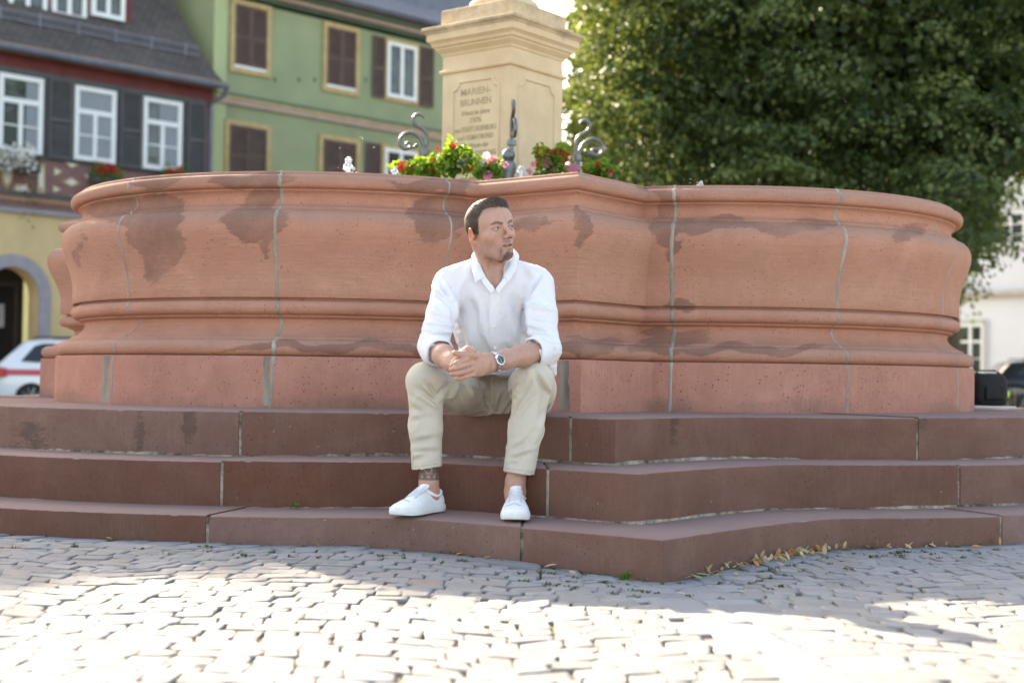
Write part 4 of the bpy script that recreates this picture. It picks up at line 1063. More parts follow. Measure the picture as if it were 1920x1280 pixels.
gopen(719, 784, 70, 187, 0, 0, (696,720), (784,811)); gopen(714, 785, 270, 392, 0, 0, (685,714), (786,812))
for px in (515, 560, 590, 685):                       # faint outlines of old closed openings and shutter stays
    a, z = G.loc(px, 150); m = MB(); m.box(a-.03, a+.03, -.02, -.002, z-.05, z+.05); m.build('shutter_stay', M_dgreen, ghouse)

# ---- white building to the right
p1, p2 = W(1810, 560, 44.5), W(1920, 560, 42.0)
Wf = Facade((p1.x, p1.y), R(-49))
M_wplaster = plain('white_plaster', (.74,.76,.80), .85, .03, 1.0)
wh = Wf.root('white_building', 'long white plastered building with multi-pane windows behind the tree, at the right edge')
m = MB(); m.box(-9, 14, 0, 10, -.3, 9.2); m.build('wall', M_wplaster, wh)
_, zc0 = Wf.loc(1810, 562); _, zc1 = Wf.loc(1810, 548)
m = MB(); m.box(-9.1, 14.1, -.10, -.003, zc0, zc0+(zc1-zc0)*.45); m.box(-9.15, 14.15, -.2, -.004, zc0+(zc1-zc0)*.45+.002, zc1); m.build('belt_course', plain('grey_moulding', (.52,.50,.47), .8, .06, 3), wh)
m = MB(); m.box(-9.3, 14.3, -.35, .02, 9.202, 9.45); m.build('eaves', plain('grey_eaves', (.45,.44,.42), .8, .06, 3), wh)
roofmesh('roof', [(-.5, 9.46), (5, 13.5)], -9.4, 14.4, .12, M_slate, wh)
M_shut_gg = plain('grey_green_shutter', (.25,.32,.30), .6, .1, 4)
def ww(x0, x1, yt, yb, kind, n_=0):
    a, c, z0, z1 = rect(Wf, x0, x1, yt, yb); m = MB(); framebox(m, a-.14, c+.14, z0-.14, z1+.14, .135, -.05, -.003); m.build('window_surround', plain('grey_window_surround', (.55,.55,.53), .8, .05, 3), wh)
    window(Wf, wh, a, c, z0, z1, -.055, kind, .09); return a, c, z0, z1
a, c, z0, z1 = ww(1866, 1925, 400, 464, 'cross')
shutter(wh, a-.72, a-.16, z0, z1, -.02, M_shut_gg); shutter(wh, c+.16, c+.72, z0, z1, -.02, M_shut_gg)
step_ = 3.0
for k in (-2, -1, 1, 2, 3):
    window(Wf, wh, a+k*step_, c+k*step_, z0, z1, -.055, 'cross', .09)
a, c, z0, z1 = ww(1796, 1846, 608, 704, 'cross')
for k in (-1, 1.15, 2.3): window(Wf, wh, a+k*3.2, c+k*3.2, z0, z1, -.055, 'cross', .09)
sx, sz = Wf.loc(1834, 675); m = MB(); m.box(sx-.08, sx+.08, .02, .035, sz-.10, sz+.08); m.build('red_sticker', plain('red_sticker', (.6,.08,.08), .6, .1), wh)
# ------------------------------------------------------------------ lime trees
M_bark = plain('bark', (.085,.065,.05), .95, .35, 6, bump=.8, bscale=20, stretch=(1,1,.2))
BC = [(None, None)]
def bough(m, p, d, L, r, depth, rr, ends):
    if BC[0][0] is not None and depth > 0 and not BC[0][0](np.array([(p+d*L)[:]])+np.array(BC[0][1]))[0]: return
    pts = [p]; rs = [r]; n_ = 5; q = p.copy(); dd = d.copy()
    for i in range(n_):
        dd = (dd+Vector((rr.gauss(0,.14), rr.gauss(0,.14), rr.gauss(.03,.10)))).normalized(); q = q+dd*(L/n_); pts.append(q.copy()); rs.append(r*(1-.5*(i+1)/n_))
    m.tube(pts, rs, 7 if depth < 2 else 5)
    ends.append(q)
    if depth >= 3: return
    for i in range(rr.choice((3,4)) if depth else 6):
        k = rr.randint(2, n_); a = rr.uniform(0, 6.28); s = Vector((math.cos(a), math.sin(a), rr.uniform(.05,.8 if depth else .9))).normalized()
        bough(m, pts[k], (dd*.45+s).normalized(), L*rr.uniform(.6,.8), rs[k]*.6, depth+1, rr, ends)
def lime(x, y, H_, crown, nclump, per, mat, label, seed, size=(.055,.10), cut=None, cs=None, group='lime trees on the square'):
    """crown: list of ellipsoids (cx,cy,cz,rx,ry,rz) relative to the trunk foot"""
    rr = random.Random(seed); rg = np.random.default_rng(seed); z0 = float(gz(x, y))-.05
    root = empty('lime_tree', (x, y, z0), label=label, cat='tree', group=group)
    m = MB(); m.tube([(0,0,-.2),(0,0,.3),(.03,.02,1.2),(.0,.05,H_*.36)], [.34,.25,.20,.158], 12); m.build('trunk', M_bark, root, 60)
    m = MB(); ends = []; BC[0] = (cut, Vector((x,y,z0)))
    bough(m, Vector((0,.05,H_*.3)), Vector((0,0,1)), H_*.38, .16, 0, rr, ends)
    m.build('boughs', M_bark, root, 60)
    # clump centres: shell-weighted in the union of ellipsoids
    vol = np.array([a[3]*a[4]*a[5] for a in crown]); pick = rg.choice(len(crown), nclump, p=vol/vol.sum()); E_ = np.array(crown)[pick]
    q = rg.normal(size=(nclump,3)); q /= np.linalg.norm(q, axis=1, keepdims=True); rad = rg.uniform(.12,1,nclump)[:,None]**.42
    cc = E_[:,:3]+q*rad*E_[:,3:]*(1+.10*np.sin(q[:,:1]*9+seed)+.08*np.cos(q[:,2:]*11))
    if cut is not None: cc = cc[cut(cc+np.array([x,y,z0]))]
    n_ = len(cc); csz = rg.uniform(.25,.68,n_)*(1 if cs is None else cs); tn = rg.normal(0,.30,n_)
    idx = np.repeat(np.arange(n_), per); N_ = len(idx)
    dv = rg.normal(size=(N_,3)); dv /= np.linalg.norm(dv, axis=1, keepdims=True); dv[:,2] = np.where(dv[:,2] < -.2, -dv[:,2]*.6, dv[:,2])
    off = dv*(csz[idx]*rg.uniform(.35,1,N_)**.5)[:,None]*np.array([1,1,.55]); off[:,2] -= .45*np.hypot(off[:,0], off[:,1])
    ctr = cc[idx]+off
    nr = dv*1.0+rg.normal(size=(N_,3))*.45+np.array([0,0,.35]); sz_ = rg.uniform(size[0], size[1], N_)
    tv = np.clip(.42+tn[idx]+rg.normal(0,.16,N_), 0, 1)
    # inner foliage, larger overlapping leaves deeper in the crown
    ni = nclump*16; pick = rg.choice(len(crown), ni, p=vol/vol.sum()); E_ = np.array(crown)[pick]; q = rg.normal(size=(ni,3)); q /= np.linalg.norm(q, axis=1, keepdims=True)
    ci = E_[:,:3]+q*(rg.uniform(0,1,ni)[:,None]**.5)*E_[:,3:]*.76
    if cut is not None: ci = ci[cut(ci+np.array([x,y,z0]))]
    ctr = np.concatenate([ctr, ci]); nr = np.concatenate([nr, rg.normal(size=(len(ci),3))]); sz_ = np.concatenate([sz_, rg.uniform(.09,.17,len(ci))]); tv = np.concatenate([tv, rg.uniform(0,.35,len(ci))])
    V, F = leaf_cloud(ctr, nr, sz_, rg, .18, .5, 1.25)
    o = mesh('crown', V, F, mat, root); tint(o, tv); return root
M_lime = leafmat('lime_leaf', (.024,.052,.018), (.150,.208,.068), .34)
M_lime_sunlit = leafmat('lime_leaf_sunlit', (.055,.10,.02), (.20,.27,.05), .5)  # brighter leaf copy; the sunlight on this tree is put into its colour
def crown_edge(P):
    """where the crowns end towards the white building and the pedestal"""
    p = PX(P); lim = np.interp(p[:,0], [1000,1500,1780,1800,1830,1858,1872,1885,1930,2300], [560,560,570,555,492,440,372,325,305,290])
    return (p[:,1] < lim) & (p[:,0] > 1075)
lime(4.4, 19.0, 9.0, [(0,0,5.6,4.2,3.2,3.6),(-1.9,-.6,3.6,2.2,2.0,1.75),(1.3,-1.2,3.3,2.4,1.8,1.6),(2.3,-.5,4.9,2.4,2.2,2.6),(-2.2,0,6.0,2.2,2.2,2.6)], 1150, 95, M_lime, 'large dense dark green lime tree, its low branches reaching over the basin rim', 41, cut=crown_edge)
lime(5.6, 20.5, 9.5, [(1.0,0,6.2,3.6,3.0,4.0),(1.0,-1.2,3.9,2.0,1.8,2.0)], 560, 80, M_lime, 'lime tree whose lowest branches hang before the white building, far right', 42, cut=crown_edge)
lime(2.6, 26.5, 11.0, [(0,0,6.8,3.4,3.0,4.6),(-1.0,-1,4.5,2.4,2,3.0)], 620, 62, M_lime_sunlit, 'sunlit yellow-green lime tree directly right of the pedestal', 43, size=(.07,.13), cut=lambda P: PX(P)[:,0] > 1070)
lime(10.2, 33.0, 11.0, [(0,0,6.0,5.5,3.5,5.2)], 600, 50, M_lime, 'farther lime tree filling the gaps behind the large dark one', 44, size=(.10,.17), cs=1.4, cut=crown_edge)
lime(-8.9, 16.4, 7.5, [(0,0,6.5,2.55,2.55,1.5),(.55,-1.2,6.35,1.7,1.7,.9),(1.1,-2.24,6.2,1.25,1.25,.55)], 760, 80, M_lime, 'unseen lime tree added left of the fountain to shade the cobbles', 45)  # out-of-frame tree added for its shade, crown shaped to cast it
# ------------------------------------------------------------------ white estate car with a red side stripe, rear end at the left edge
M_cpaint = NM('white_car_paint', .18, .5); M_cpaint.color((.78,.80,.84)); M_cpaint.b.inputs['Coat Weight'].default_value = .6; M_cpaint = M_cpaint.m
M_cglass = NM('car_glass', .05, .6); M_cglass.color((.012,.014,.016)); M_cglass = M_cglass.m
M_tyre = plain('tyre_rubber', (.02,.02,.02), .8, .2, 10); M_rim_ = plain('alloy_rim', (.45,.46,.48), .3, .1, 5, metal=.8)
M_trim = plain('black_trim', (.018,.018,.02), .5, .2, 6)
def sections(xs, fn, mat, name, parent, smooth=40):
    rings_ = [fn(x) for x in xs]; K = len(rings_[0]); v = [p for r_ in rings_ for p in r_]; f = []
    for i in range(len(xs)-1):
        for k in range(K): f.append((i*K+k, i*K+(k+1)%K, (i+1)*K+(k+1)%K, (i+1)*K+k))
    f += [tuple(range(K))[::-1], tuple(range((len(xs)-1)*K, len(xs)*K))]
    o = mesh(name, v, f, mat, parent, smooth); bm = bmesh.new(); bm.from_mesh(o.data); bmesh.ops.recalc_face_normals(bm, faces=bm.faces); bm.to_mesh(o.data); bm.free(); return o
def car(name, loc, rz, paint, label, stripe=None, L=4.55, H_=1.46, estate=True, group='cars parked on the square'):
    """local x from the rear bumper (0) forwards, y from the near side (0) away, z up"""
    root = empty(name, loc, rz=rz, label=label, cat='car', group=group); Wd = 1.80
    top = [(0,.62),(.04,.90),(.10,.96),(1.0,.98),(2.3,.99),(3.3,.97),(3.55,.93),(4.2,.84),(4.48,.70),(4.55,.55)]
    tx, tz = zip(*top)
    def body(x):
        zt = np.interp(x, tx, tz); ins = .10*(max(0, 1-x/.45)**1.6+max(0, (x-L+.55)/.55)**1.6)*1.8; zb = .24+.10*max(0, 1-x/.35)
        y0, y1 = ins, Wd-ins; h = zt-zb
        return [(x,y0+.06,zb),(x,y0,zb+h*.2),(x,y0-.015,zb+h*.5),(x,y0,zb+h*.72),(x,y0+.025,zb+h*.93),(x,y0+.07,zt),(x,y1-.07,zt),(x,y1-.025,zb+h*.93),(x,y1,zb+h*.72),(x,y1+.015,zb+h*.5),(x,y1,zb+h*.2),(x,y1-.06,zb)]
    b = sections([0,.02,.06,.12,.25,.45,.8,1.2,1.8,2.4,3.0,3.4,3.8,4.1,4.3,4.45,4.52,4.55], body, paint, 'body', root)
    # cabin: glass house with painted pillars and roof
    rt = [(.12,.97),(.30,1.16),(.50,1.36),(.62,H_-.03),(1.0,H_),(2.0,H_),(2.5,H_-.05),(2.9,1.26),(3.5,.94)]
    rx, rz_ = zip(*rt)
    def cab(x):
        zt = np.interp(x, rx, rz_); k = (zt-.93)/(H_-.93); y0 = .07+.20*k
        return [(x,.06,.92),(x,y0,max(.93,zt-.06)),(x,y0+.09,zt),(x,Wd-y0-.09,zt),(x,Wd-y0,max(.93,zt-.06)),(x,Wd-.06,.92)]
    sections([.12,.20,.30,.40,.50,.62,.8,1.0,1.5,2.0,2.5,2.7,2.9,3.2,3.5], cab, paint, 'cabin', root)
    def sidepane(pts, nm):
        for sd_ in (0, 1):
            v = []
            for dy in (0, .02):
                for x, z in pts:
                    k = (z-.93)/(H_-.93); y = .06+.205*k-.014+dy; v.append((x, y if sd_ == 0 else Wd-y, z))
            n_ = len(pts); f = [tuple(range(n_)), tuple(range(2*n_-1,n_-1,-1))]+[(i,i+n_,(i+1)%n_+n_,(i+1)%n_) for i in range(n_)]
            if sd_: f = [q[::-1] for q in f]
            mesh(nm, v, f, M_cglass, root)
    zt_ = H_-.09
    sidepane([(.58,1.035),(1.22,1.0),(1.22,zt_),(.95,zt_),(.80,zt_-.05)], 'rear_quarter_window')
    sidepane([(1.30,1.0),(2.14,1.0),(2.14,zt_),(1.30,zt_)], 'rear_door_window'); sidepane([(2.22,1.0),(3.12,1.0),(2.62,zt_-.03),(2.22,zt_)], 'front_door_window')
    m = MB(); m.add([(.130,.30,.985),(.130,Wd-.30,.985),(.515,Wd-.36,H_-.12),(.515,.36,H_-.12),(.15,.30,.98),(.15,Wd-.30,.98),(.535,Wd-.36,H_-.125),(.535,.36,H_-.125)],
        [(0,3,2,1),(4,5,6,7),(0,1,5,4),(2,3,7,6),(1,2,6,5),(3,0,4,7)])
    for p in range(8):
        x,y,z = m.v[p]; m.v[p] = (x-.025,y,z+.02)
    m.build('rear_window', M_cglass, root)
    m = MB(); m.add([(3.50,.20,.965),(3.50,Wd-.20,.965),(2.66,Wd-.36,H_-.09),(2.66,.36,H_-.09)], [(0,1,2,3)]); 
    for p in range(4): x,y,z = m.v[p]; m.v[p] = (x+.02,y,z+.03)
    m.build('windscreen', M_cglass, root)
    # wheels in dark arches
    for xw in (.82, 3.62):
        for sd_ in (0, 1):
            yy = -.005 if sd_ == 0 else Wd-.215
            m = MB(); m.tube([(xw,yy+.012,.36),(xw,yy+.20,.36)], .375, 28); m.build('wheel_arch', M_trim, root, 40)
            m = MB(); m.tube([(xw,yy-.012,.325),(xw,yy+.0,.325),(xw,yy+.20,.325)], [.29,.318,.318], 28); w = m.build('wheel', M_tyre, root, 40)
            m = MB(); ys = yy-.020 if sd_ == 0 else yy+.207
            m.tube([(xw,ys,.325),(xw,ys+.012,.325)], .06, 12)
            for k in range(10):
                a = 2*math.pi*k/10; m.tube([(xw+.05*math.cos(a),ys+.006,.325+.05*math.sin(a)),(xw+.20*math.cos(a),ys+.006,.325+.20*math.sin(a))], .012, 5)
            m.build('rim', M_rim_, w)
    m = MB(); m.box(.05, L-.05, .10, Wd-.10, .18, .26); m.build('underbody', M_trim, root)
    # lamps
    M_red = plain('red_lamp', (.50,.012,.02), .2, .1, 5, spec=.6); M_cl = plain('clear_lamp', (.70,.66,.62), .15, .1, 5, spec=.6)
    for sd_ in (0, 1):
        m = MB(); ym = (lambda y: y) if sd_ == 0 else (lambda y: Wd-y)
        xs_ = [(-.02,.40),(-.012,.2),(.03,.06),(.10,.0),(.30,-.028)]
        for (xa, ya), (xb, yb) in zip(xs_, xs_[1:]):
            za = .70 if xb < .2 else .735; zt1 = .90
            v = [(xa,ym(ya),.70),(xb,ym(yb),za),(xb,ym(yb),zt1-.01),(xa,ym(ya),zt1),(xa+.04,ym(ya+.06),.70),(xb+.04,ym(yb+.06),za),(xb+.04,ym(yb+.06),zt1-.01),(xa+.04,ym(ya+.06),zt1)]
            m.add(v, [(0,1,2,3),(7,6,5,4),(0,4,5,1),(3,2,6,7),(1,5,6,2),(0,3,7,4)])
        tl_ = m.build('tail_lamp', M_red, root)
        m = MB(); m.box(-.034, .10, min(ym(.05),ym(.30)), max(ym(.05),ym(.30)), .75, .83); m.build('reversing_lamp', M_cl, tl_, bevel=.01)
        m = MB(); m.box(L-.35, L-.02, min(ym(.03),ym(.38)), max(ym(.03),ym(.38)), .60, .72); m.build('headlight', M_cl, root, bevel=.02)
        m = MB(); m.tube([(2.95,ym(-.02),.98),(2.93,ym(-.17),1.02)], [.05,.075], 8); m.build('mirror', paint, root, 40)
        m = MB(); m.tube([(.75,ym(.30),H_+.005),(.8,ym(.30),H_+.04),(2.3,ym(.30),H_+.03),(2.4,ym(.30),H_-.01)], .014, 6); m.build('roof_rail', M_trim, root, 40)
        for xh in (1.45, 2.35):
            m = MB(); m.box(xh, xh+.2, min(ym(-.030),ym(-.012)), max(ym(-.030),ym(-.012)), .86, .885); m.build('door_handle', paint, root)
    if stripe:
        m = MB()
        for sd_ in (0, 1):
            ym = (lambda y: y) if sd_ == 0 else (lambda y: Wd-y)
            v = []
            for x in (.33,.5,1.2,2.4,3.3,3.9): 
                k = .010; v += [(x, ym(-.0185), .76), (x, ym(-.008), .875)]
            m.add(v, [(2*i,2*i+2,2*i+3,2*i+1) if sd_ == 0 else (2*i,2*i+1,2*i+3,2*i+2) for i in range(5)])
        m.build('side_stripe', stripe, root)
        m = MB(); m.box(-.02, .02, .35, Wd-.35, .33, .39); m.build('bumper_reflector', stripe, root)
    m = MB(); m.box(-.015, .05, .62, 1.18, .62, .73); m.build('number_plate', M_white, root)
    return root
pc = W(-22, 745, 27.4)
car('parked_car', (pc.x, pc.y, -.19), R(2), M_cpaint, 'white estate car with red side stripe parked before the yellow ground floor', stripe=plain('red_stripe', (.60,.075,.11), .4, .05, 4), H_=1.47)
M_black = NM('black_car_paint', .2, .5); M_black.color((.012,.013,.016)); M_black.b.inputs['Coat Weight'].default_value = .5; M_black = M_black.m
pc = W(1862, 690, 33.5); car('parked_car', (pc.x, pc.y, -.17), R(-4), M_black, 'black car parked in front of the white building, beyond the bag', H_=1.40)
M_blue = NM('blue_grey_car_paint', .2, .5); M_blue.color((.10,.13,.20)); M_blue = M_blue.m
# bicycle standing behind the platform
M_bframe = plain('blue_grey_bike_paint', (.20,.25,.36), .35, .1, 5, spec=.5)
def bicycle(loc, rz, label):
    root = empty('bicycle', loc, rz=rz, label=label, cat='bicycle'); r_ = .34
    for x in (0, 1.06):
        m = MB(); pts = [(x+r_*math.cos(a), 0, r_+r_*math.sin(a)) for a in np.linspace(0, 2*math.pi, 33)]; m.tube(pts, .018, 6, cap=False); w = m.build('wheel', M_tyre, root, 60)
        m = MB()
        for k in range(16): a = 2*math.pi*k/16; m.tube([(x,0,r_),(x+.325*math.cos(a),0,r_+.325*math.sin(a))], .0016, 4)
        m.tube([(x,-.04,r_),(x,.04,r_)], .022, 8); m.build('spokes', M_rim_, w)
        m = MB(); m.tube([(x+(r_+.03)*math.cos(a), 0, r_+(r_+.03)*math.sin(a)) for a in np.linspace(R(20), R(170), 14)], .02, 6, flat=.3); m.build('mudguard', M_trim, root)
    bb, se, hd, hb_ = (.44,0,.30), (.30,0,.78), (.90,0,.62), (.86,0,.80)
    m = MB(); m.tube([(0,0,r_), bb], .012); m.tube([(0,0,r_),(.33,0,.68)], .010); m.tube([bb,(.28,0,.86)], .017); m.tube([bb,hd], .024); m.tube([(.315,0,.74),hb_], .020); m.tube([hd,(.865,0,.86)], .020); m.tube([hd,(1.06,0,r_)], .014)
    m.build('frame', M_bframe, root, 60)
    m = MB(); m.tube([(.28,0,.86),(.262,0,.93)], .013); m.ball((.25,0,.95), .12, sc3=(1.1,.55,.22)); m.build('saddle', M_trim, root, 60)
    m = MB(); m.tube([(.865,0,.86),(.855,0,.96)], .013); m.tube([(.74,-.29,.98),(.80,-.27,1.0),(.88,-.1,.99),(.88,.1,.99),(.80,.27,1.0),(.74,.29,.98)], .013); m.build('handlebar', M_trim, root, 60)
    m = MB(); m.tube([(.44,-.035,.30),(.44,-.045,.30)], .09, 16); m.tube([(.44,-.06,.30),(.52,-.06,.17)], .01); m.tube([(.44,.06,.30),(.36,.06,.43)], .01); m.box(.48,.57,-.13,-.07,.155,.175); m.box(.31,.40,.07,.13,.425,.445); m.build('crankset', M_trim, root, 60)
    m = MB(); m.tube([(-.07,0,.60),(-.085,0,.60)], .035, 10); m.build('reflector', plain('yellow_green_reflector', (.55,.75,.08), .3, .1), root)
    return root
pb = W(1893, 742, 13.2); bicycle((pb.x+.05, pb.y, -.07), R(8), 'blue-grey bicycle standing beyond the platform at the right edge')
# black camera bag and flat tablet on the platform behind the right lobe
zt_ = ZT+.006
M_nylon = plain('black_nylon', (.014,.014,.016), .75, .4, 20, bump=.5, bscale=90)
pb = W(1852, 758, 7.65); bag = empty('camera_bag', (pb.x, 7.65, zt_+.014), rz=R(12), label='black soft camera bag on the top step, right of the basin', cat='bag')
m = MB()
def bagring(z, w, d, k=10): 
    return [(w*math.copysign(abs(math.cos(a))**.5, math.cos(a)), d*math.copysign(abs(math.sin(a))**.5, math.sin(a)), z) for a in np.linspace(0, 2*math.pi, 25)[:-1]]
rings_ = [bagring(.0,.085,.055), bagring(.01,.093,.062), bagring(.06,.097,.066), bagring(.12,.094,.062), bagring(.155,.086,.055), bagring(.17,.07,.04)]
v = [p for r_ in rings_ for p in r_]; f = [(i*24+k, i*24+(k+1)%24, (i+1)*24+(k+1)%24, (i+1)*24+k) for i in range(5) for k in range(24)]+[tuple(range(24))[::-1], tuple(range(120,144))]
m.add(v, f); m.build('bag_body', M_nylon, bag, 50)
m = MB(); m.tube([(-.08,0,.16),(-.05,-.01,.185),(.03,-.012,.186),(.085,0,.16),(.11,.0,.10),(.115,.01,.03)], .009, 6, flat=.4); m.build('strap', M_nylon, bag, 60)
m = MB(); m.box(-.055,.055,-.078,-.064,.03,.10); m.build('front_pocket', M_nylon, bag, bevel=.008)
m = MB(); m.tube([(-.07,-.02,.176),(.04,-.022,.178)], .003, 5); m.build('zip', plain('pale_zip', (.6,.58,.42), .5, .1), bag)
tb = empty('tablet', (W(1862,764,7.60).x, 7.60, zt_), rz=R(4), label='flat silver-edged tablet lying under the camera bag', cat='tablet')
m = MB(); m.box(-.13,.098,-.07,.09,0,.011); m.build('tablet_body', plain('silver_edge', (.42,.45,.50), .3, .1, metal=.7), tb, bevel=.003)
m = MB(); m.box(-.125,.093,-.065,.085,.0112,.0130); m.build('screen', M_cglass, tb)
# black phone half under the thigh
ph = empty('phone', (W(846,773,5.50).x, 5.535, Z3+.006), rz=R(-4), label='black phone lying flat on the top step beside the thigh of the man', cat='phone')
m = MB(); m.box(-.075,.075,-.034,.034,0,.009); m.build('phone_body', M_trim, ph, bevel=.003)
m = MB(); m.box(-.070,.070,-.030,.030,.0092,.0098); m.build('phone_screen', M_cglass, ph)
# weed on the lowest step
rg = np.random.default_rng(3)
M_weed = leafmat('weed_leaf', (.06,.16,.02), (.16,.32,.05), .4)
pw = W(555, 948, 5.085); wd = empty('weed_seedling', (pw.x, 5.085, Z1+.002), label='small bright green weed sprouting from the joint behind the lowest tread', cat='weed')
m = MB()
for a, l, e_ in ((-.3,.030,.2),(3.3,.028,.25),(-1.3,.026,.3),(.9,.024,.6),(2.0,.022,.7),(-2.2,.024,.3)):
    d = Vector((math.cos(a), math.sin(a), e_)).normalized(); s = Vector((-d.y, d.x, 0)).normalized(); b = Vector((0,0,.008))
    m.add([b, b+d*l*.5+s*l*.33, b+d*l, b+d*l*.5-s*l*.33, b+d*l*.5+Vector((0,0,-.003))], [(0,4,1),(1,4,2),(2,4,3),(3,4,0)])
m.build('leaves', M_weed, wd); m = MB(); m.tube([(0,0,-.004),(0,0,.009)], .0015, 5); m.build('stem', M_weed, wd)
# fallen leaves against the step, moss tufts in the joints
M_dry = [leafmat('dry_leaf_tan', (.40,.27,.15), (.62,.48,.33), .25), leafmat('dry_leaf_orange', (.45,.17,.05), (.55,.27,.09), .25), leafmat('leaf_yellow_green', (.38,.40,.16), (.55,.53,.28), .3)]
def along(px, off):
    p, _ = hit_off(px, off); return p
rr = random.Random(9)
def fallen(px, off, mat, size, up, label, dxy=(0,0)):
    p = along(px, off); x, y = p[0]+dxy[0], p[1]+dxy[1]; z = float(gz(x, y))+.004
    r_ = empty('fallen_leaf', (x, y, z), rz=rr.uniform(0,6.28), rot=(rr.uniform(-.2,.2)+up, rr.uniform(-.2,.2), rr.uniform(0,6.28)))
    return r_
def leafmesh(seed):
    r3 = random.Random(seed); v = []; f = []; n_ = 7
    for i in range(n_):
        t = i/(n_-1); w = .24*math.sin(math.pi*t**.85)**.8*(1-.15*r3.random()); c = .25*math.sin(t*3+seed)*.5; cup = .18*r3.uniform(.5,1.5)
        for s in (-1, 0, 1): v.append((s*w, t-.5, c*.35+abs(s)*w*cup))
    for i in range(n_-1):
        for j in (0, 1): f.append((3*i+j, 3*i+j+1, 3*i+j+4, 3*i+j+3))
    me = bpy.data.meshes.new('fallen_leaf'); me.from_pydata(v, [], f); me.update()
    a = me.attributes.new('tint', 'FLOAT', 'POINT'); a.data.foreach_set('value', [r3.random()]*len(v)); me.polygons.foreach_set('use_smooth', [True]*len(f)); return me
bank = []
for k in range(12):
    me = leafmesh(k); me.materials.append(M_dry[[0,0,1,0,2,0,1,0,0,1,2,0][k]]); bank.append(me)
kindw = ['tan', 'tan', 'orange-brown', 'tan', 'yellow-green', 'pale tan', 'orange', 'tan', 'curled tan', 'rust-brown', 'pale green', 'straw coloured']
nleaf = 0
def addleaf(x, y, s, k, rx, ry, rz, z=0.004):
    global nleaf
    o = bpy.data.objects.new('fallen_leaf', bank[k]); C.objects.link(o); o.location = (x, y, float(gz(x, y))+z); o.rotation_euler = (rx, ry, rz); o.scale = (s, s, s)
    nleaf += 1; return o
LG = 'dry leaves drifted against the lowest step'
lcand = []
for i in range(135):
    px = rr.gauss(1490, 62) if i < 104 else rr.uniform(1330, 1900)
    p = along(px, .992+abs(rr.gauss(0,.035))+.012)
    up = abs(rr.gauss(0, .75)); s = rr.uniform(.018,.038); k = rr.randrange(12)
    o = addleaf(p[0], p[1], s, k, up, rr.gauss(0,.45), rr.uniform(0,6.28), .004+s*.42*math.sin(min(up,1.4))+rr.uniform(0,.008))
    lcand.append((o, k, px, p, up))
KW = ['broad tan leaf','narrow tan leaf','orange-brown leaf','crisp tan leaf','yellow-green leaf','pale tan leaf','bright orange leaf','flat tan leaf','curled tan leaf','rust-brown leaf','pale green leaf','straw coloured leaf']
lcand.sort(key=lambda q: q[2]); ctn = {}
for rank, (o, k, px, p, up) in enumerate(lcand):
    pose = 'standing upright' if up > .8 else 'leaning' if up > .4 else 'lying flat'
    zone = 'near the step corner' if px < 1400 else 'in the left part of the drift' if px < 1455 else 'in the thick of the drift' if px < 1525 else 'in the right part of the drift' if px < 1600 else 'right of the drift' if px < 1750 else 'near the right end of the step'
    key = (k, pose, zone); ctn.setdefault(key, []).append((o, rank))
ORD = ['first','second','third','fourth','fifth','sixth','seventh','eighth','ninth']
for (k, pose, zone), L_l in ctn.items():
    for i_, (o, rank) in enumerate(L_l):
        lab = KW[k]+' '+pose+' '+zone
        if len(L_l) > 1: lab += ', '+ORD[min(i_,8)]+' from the left'
        setp(o, lab, 'leaf', LG)
for (px, off, k, s, lab) in ((1037,1.03,0,.045,'curled tan leaf standing alone against the step left of its corner'),(1078,1.075,11,.042,'pale straw leaf lying flat on the cobbles, left of the step corner'),(1190,1.05,6,.022,'small orange leaf at the foot of the step near its corner'),
        (1310,1.03,4,.05,'yellow-green leaf lying nearest right of the step corner'),(1322,1.02,10,.045,'greenish curled leaf leaning on the step just right of the corner'),(1345,1.02,3,.035,'tan leaf by the first stones right of the corner'),
        (600,1.03,6,.03,'orange leaf at the foot of the step, left of the sneakers'),(212,1.02,1,.03,'tan leaf at the foot of the step near the left edge'),(694,1.03,1,.035,'tan leaf against the step below the pointed sneaker'),(1415,1.21,10,.03,'pale green leaf alone on the cobbles right of the large setts'),
        (866,1.03,2,.028,'brown leaf tucked under the step below both sneakers'),(918,1.03,4,.03,'yellow leaf at the foot of the step under the right sneaker')):
    p = along(px, off); o = addleaf(p[0], p[1], s, k, rr.uniform(.0,.5), rr.uniform(-.4,.3), rr.uniform(0,6.28), .006+s*.1)
    setp(o, lab, 'leaf')
# moss and grass tufts between the setts: ground cover
v_, f_ = [], []
tufts = []
for i in range(130):
    px = rr.choice((rr.uniform(980,1250), rr.uniform(1280,1640), rr.uniform(0,1000), rr.uniform(1500,1900))); p = along(px, 1.0+rr.choice((.01,.03,.11,.12,.2,.3))+rr.uniform(-.005,.01)); tufts.append((p[0], p[1], rr.uniform(.5,1.0)))
nt_ = len(tufts)*16; T = np.repeat(np.array(tufts), 16, axis=0)
ctr = np.stack([T[:,0]+rng.normal(0,.010,nt_)*T[:,2], T[:,1]+rng.normal(0,.007,nt_)*T[:,2], np.zeros(nt_)], 1); ctr[:,2] = gz(ctr[:,0], ctr[:,1])+rng.uniform(-.003,.006,nt_)
V, F = leaf_cloud(ctr, rng.normal(size=(nt_,3))+np.array([0,-.3,.7]), rng.uniform(.006,.015,nt_), rng, .1, 0, 2.2)
M_moss = leafmat('moss', (.035,.055,.015), (.10,.13,.03), .2); o = mesh('moss', V, F, M_moss); tint(o, rng.uniform(0,1,nt_)); setp(o, kind='stuff', label='moss and tiny grass tufts in the joints between the setts')
gp = along(1178, 1.02); gr = empty('grass_tuft', (gp[0], gp[1], float(gz(*gp))), label='upright green grass tuft at the foot of the step left of its corner', cat='grass tuft')
m = MB()
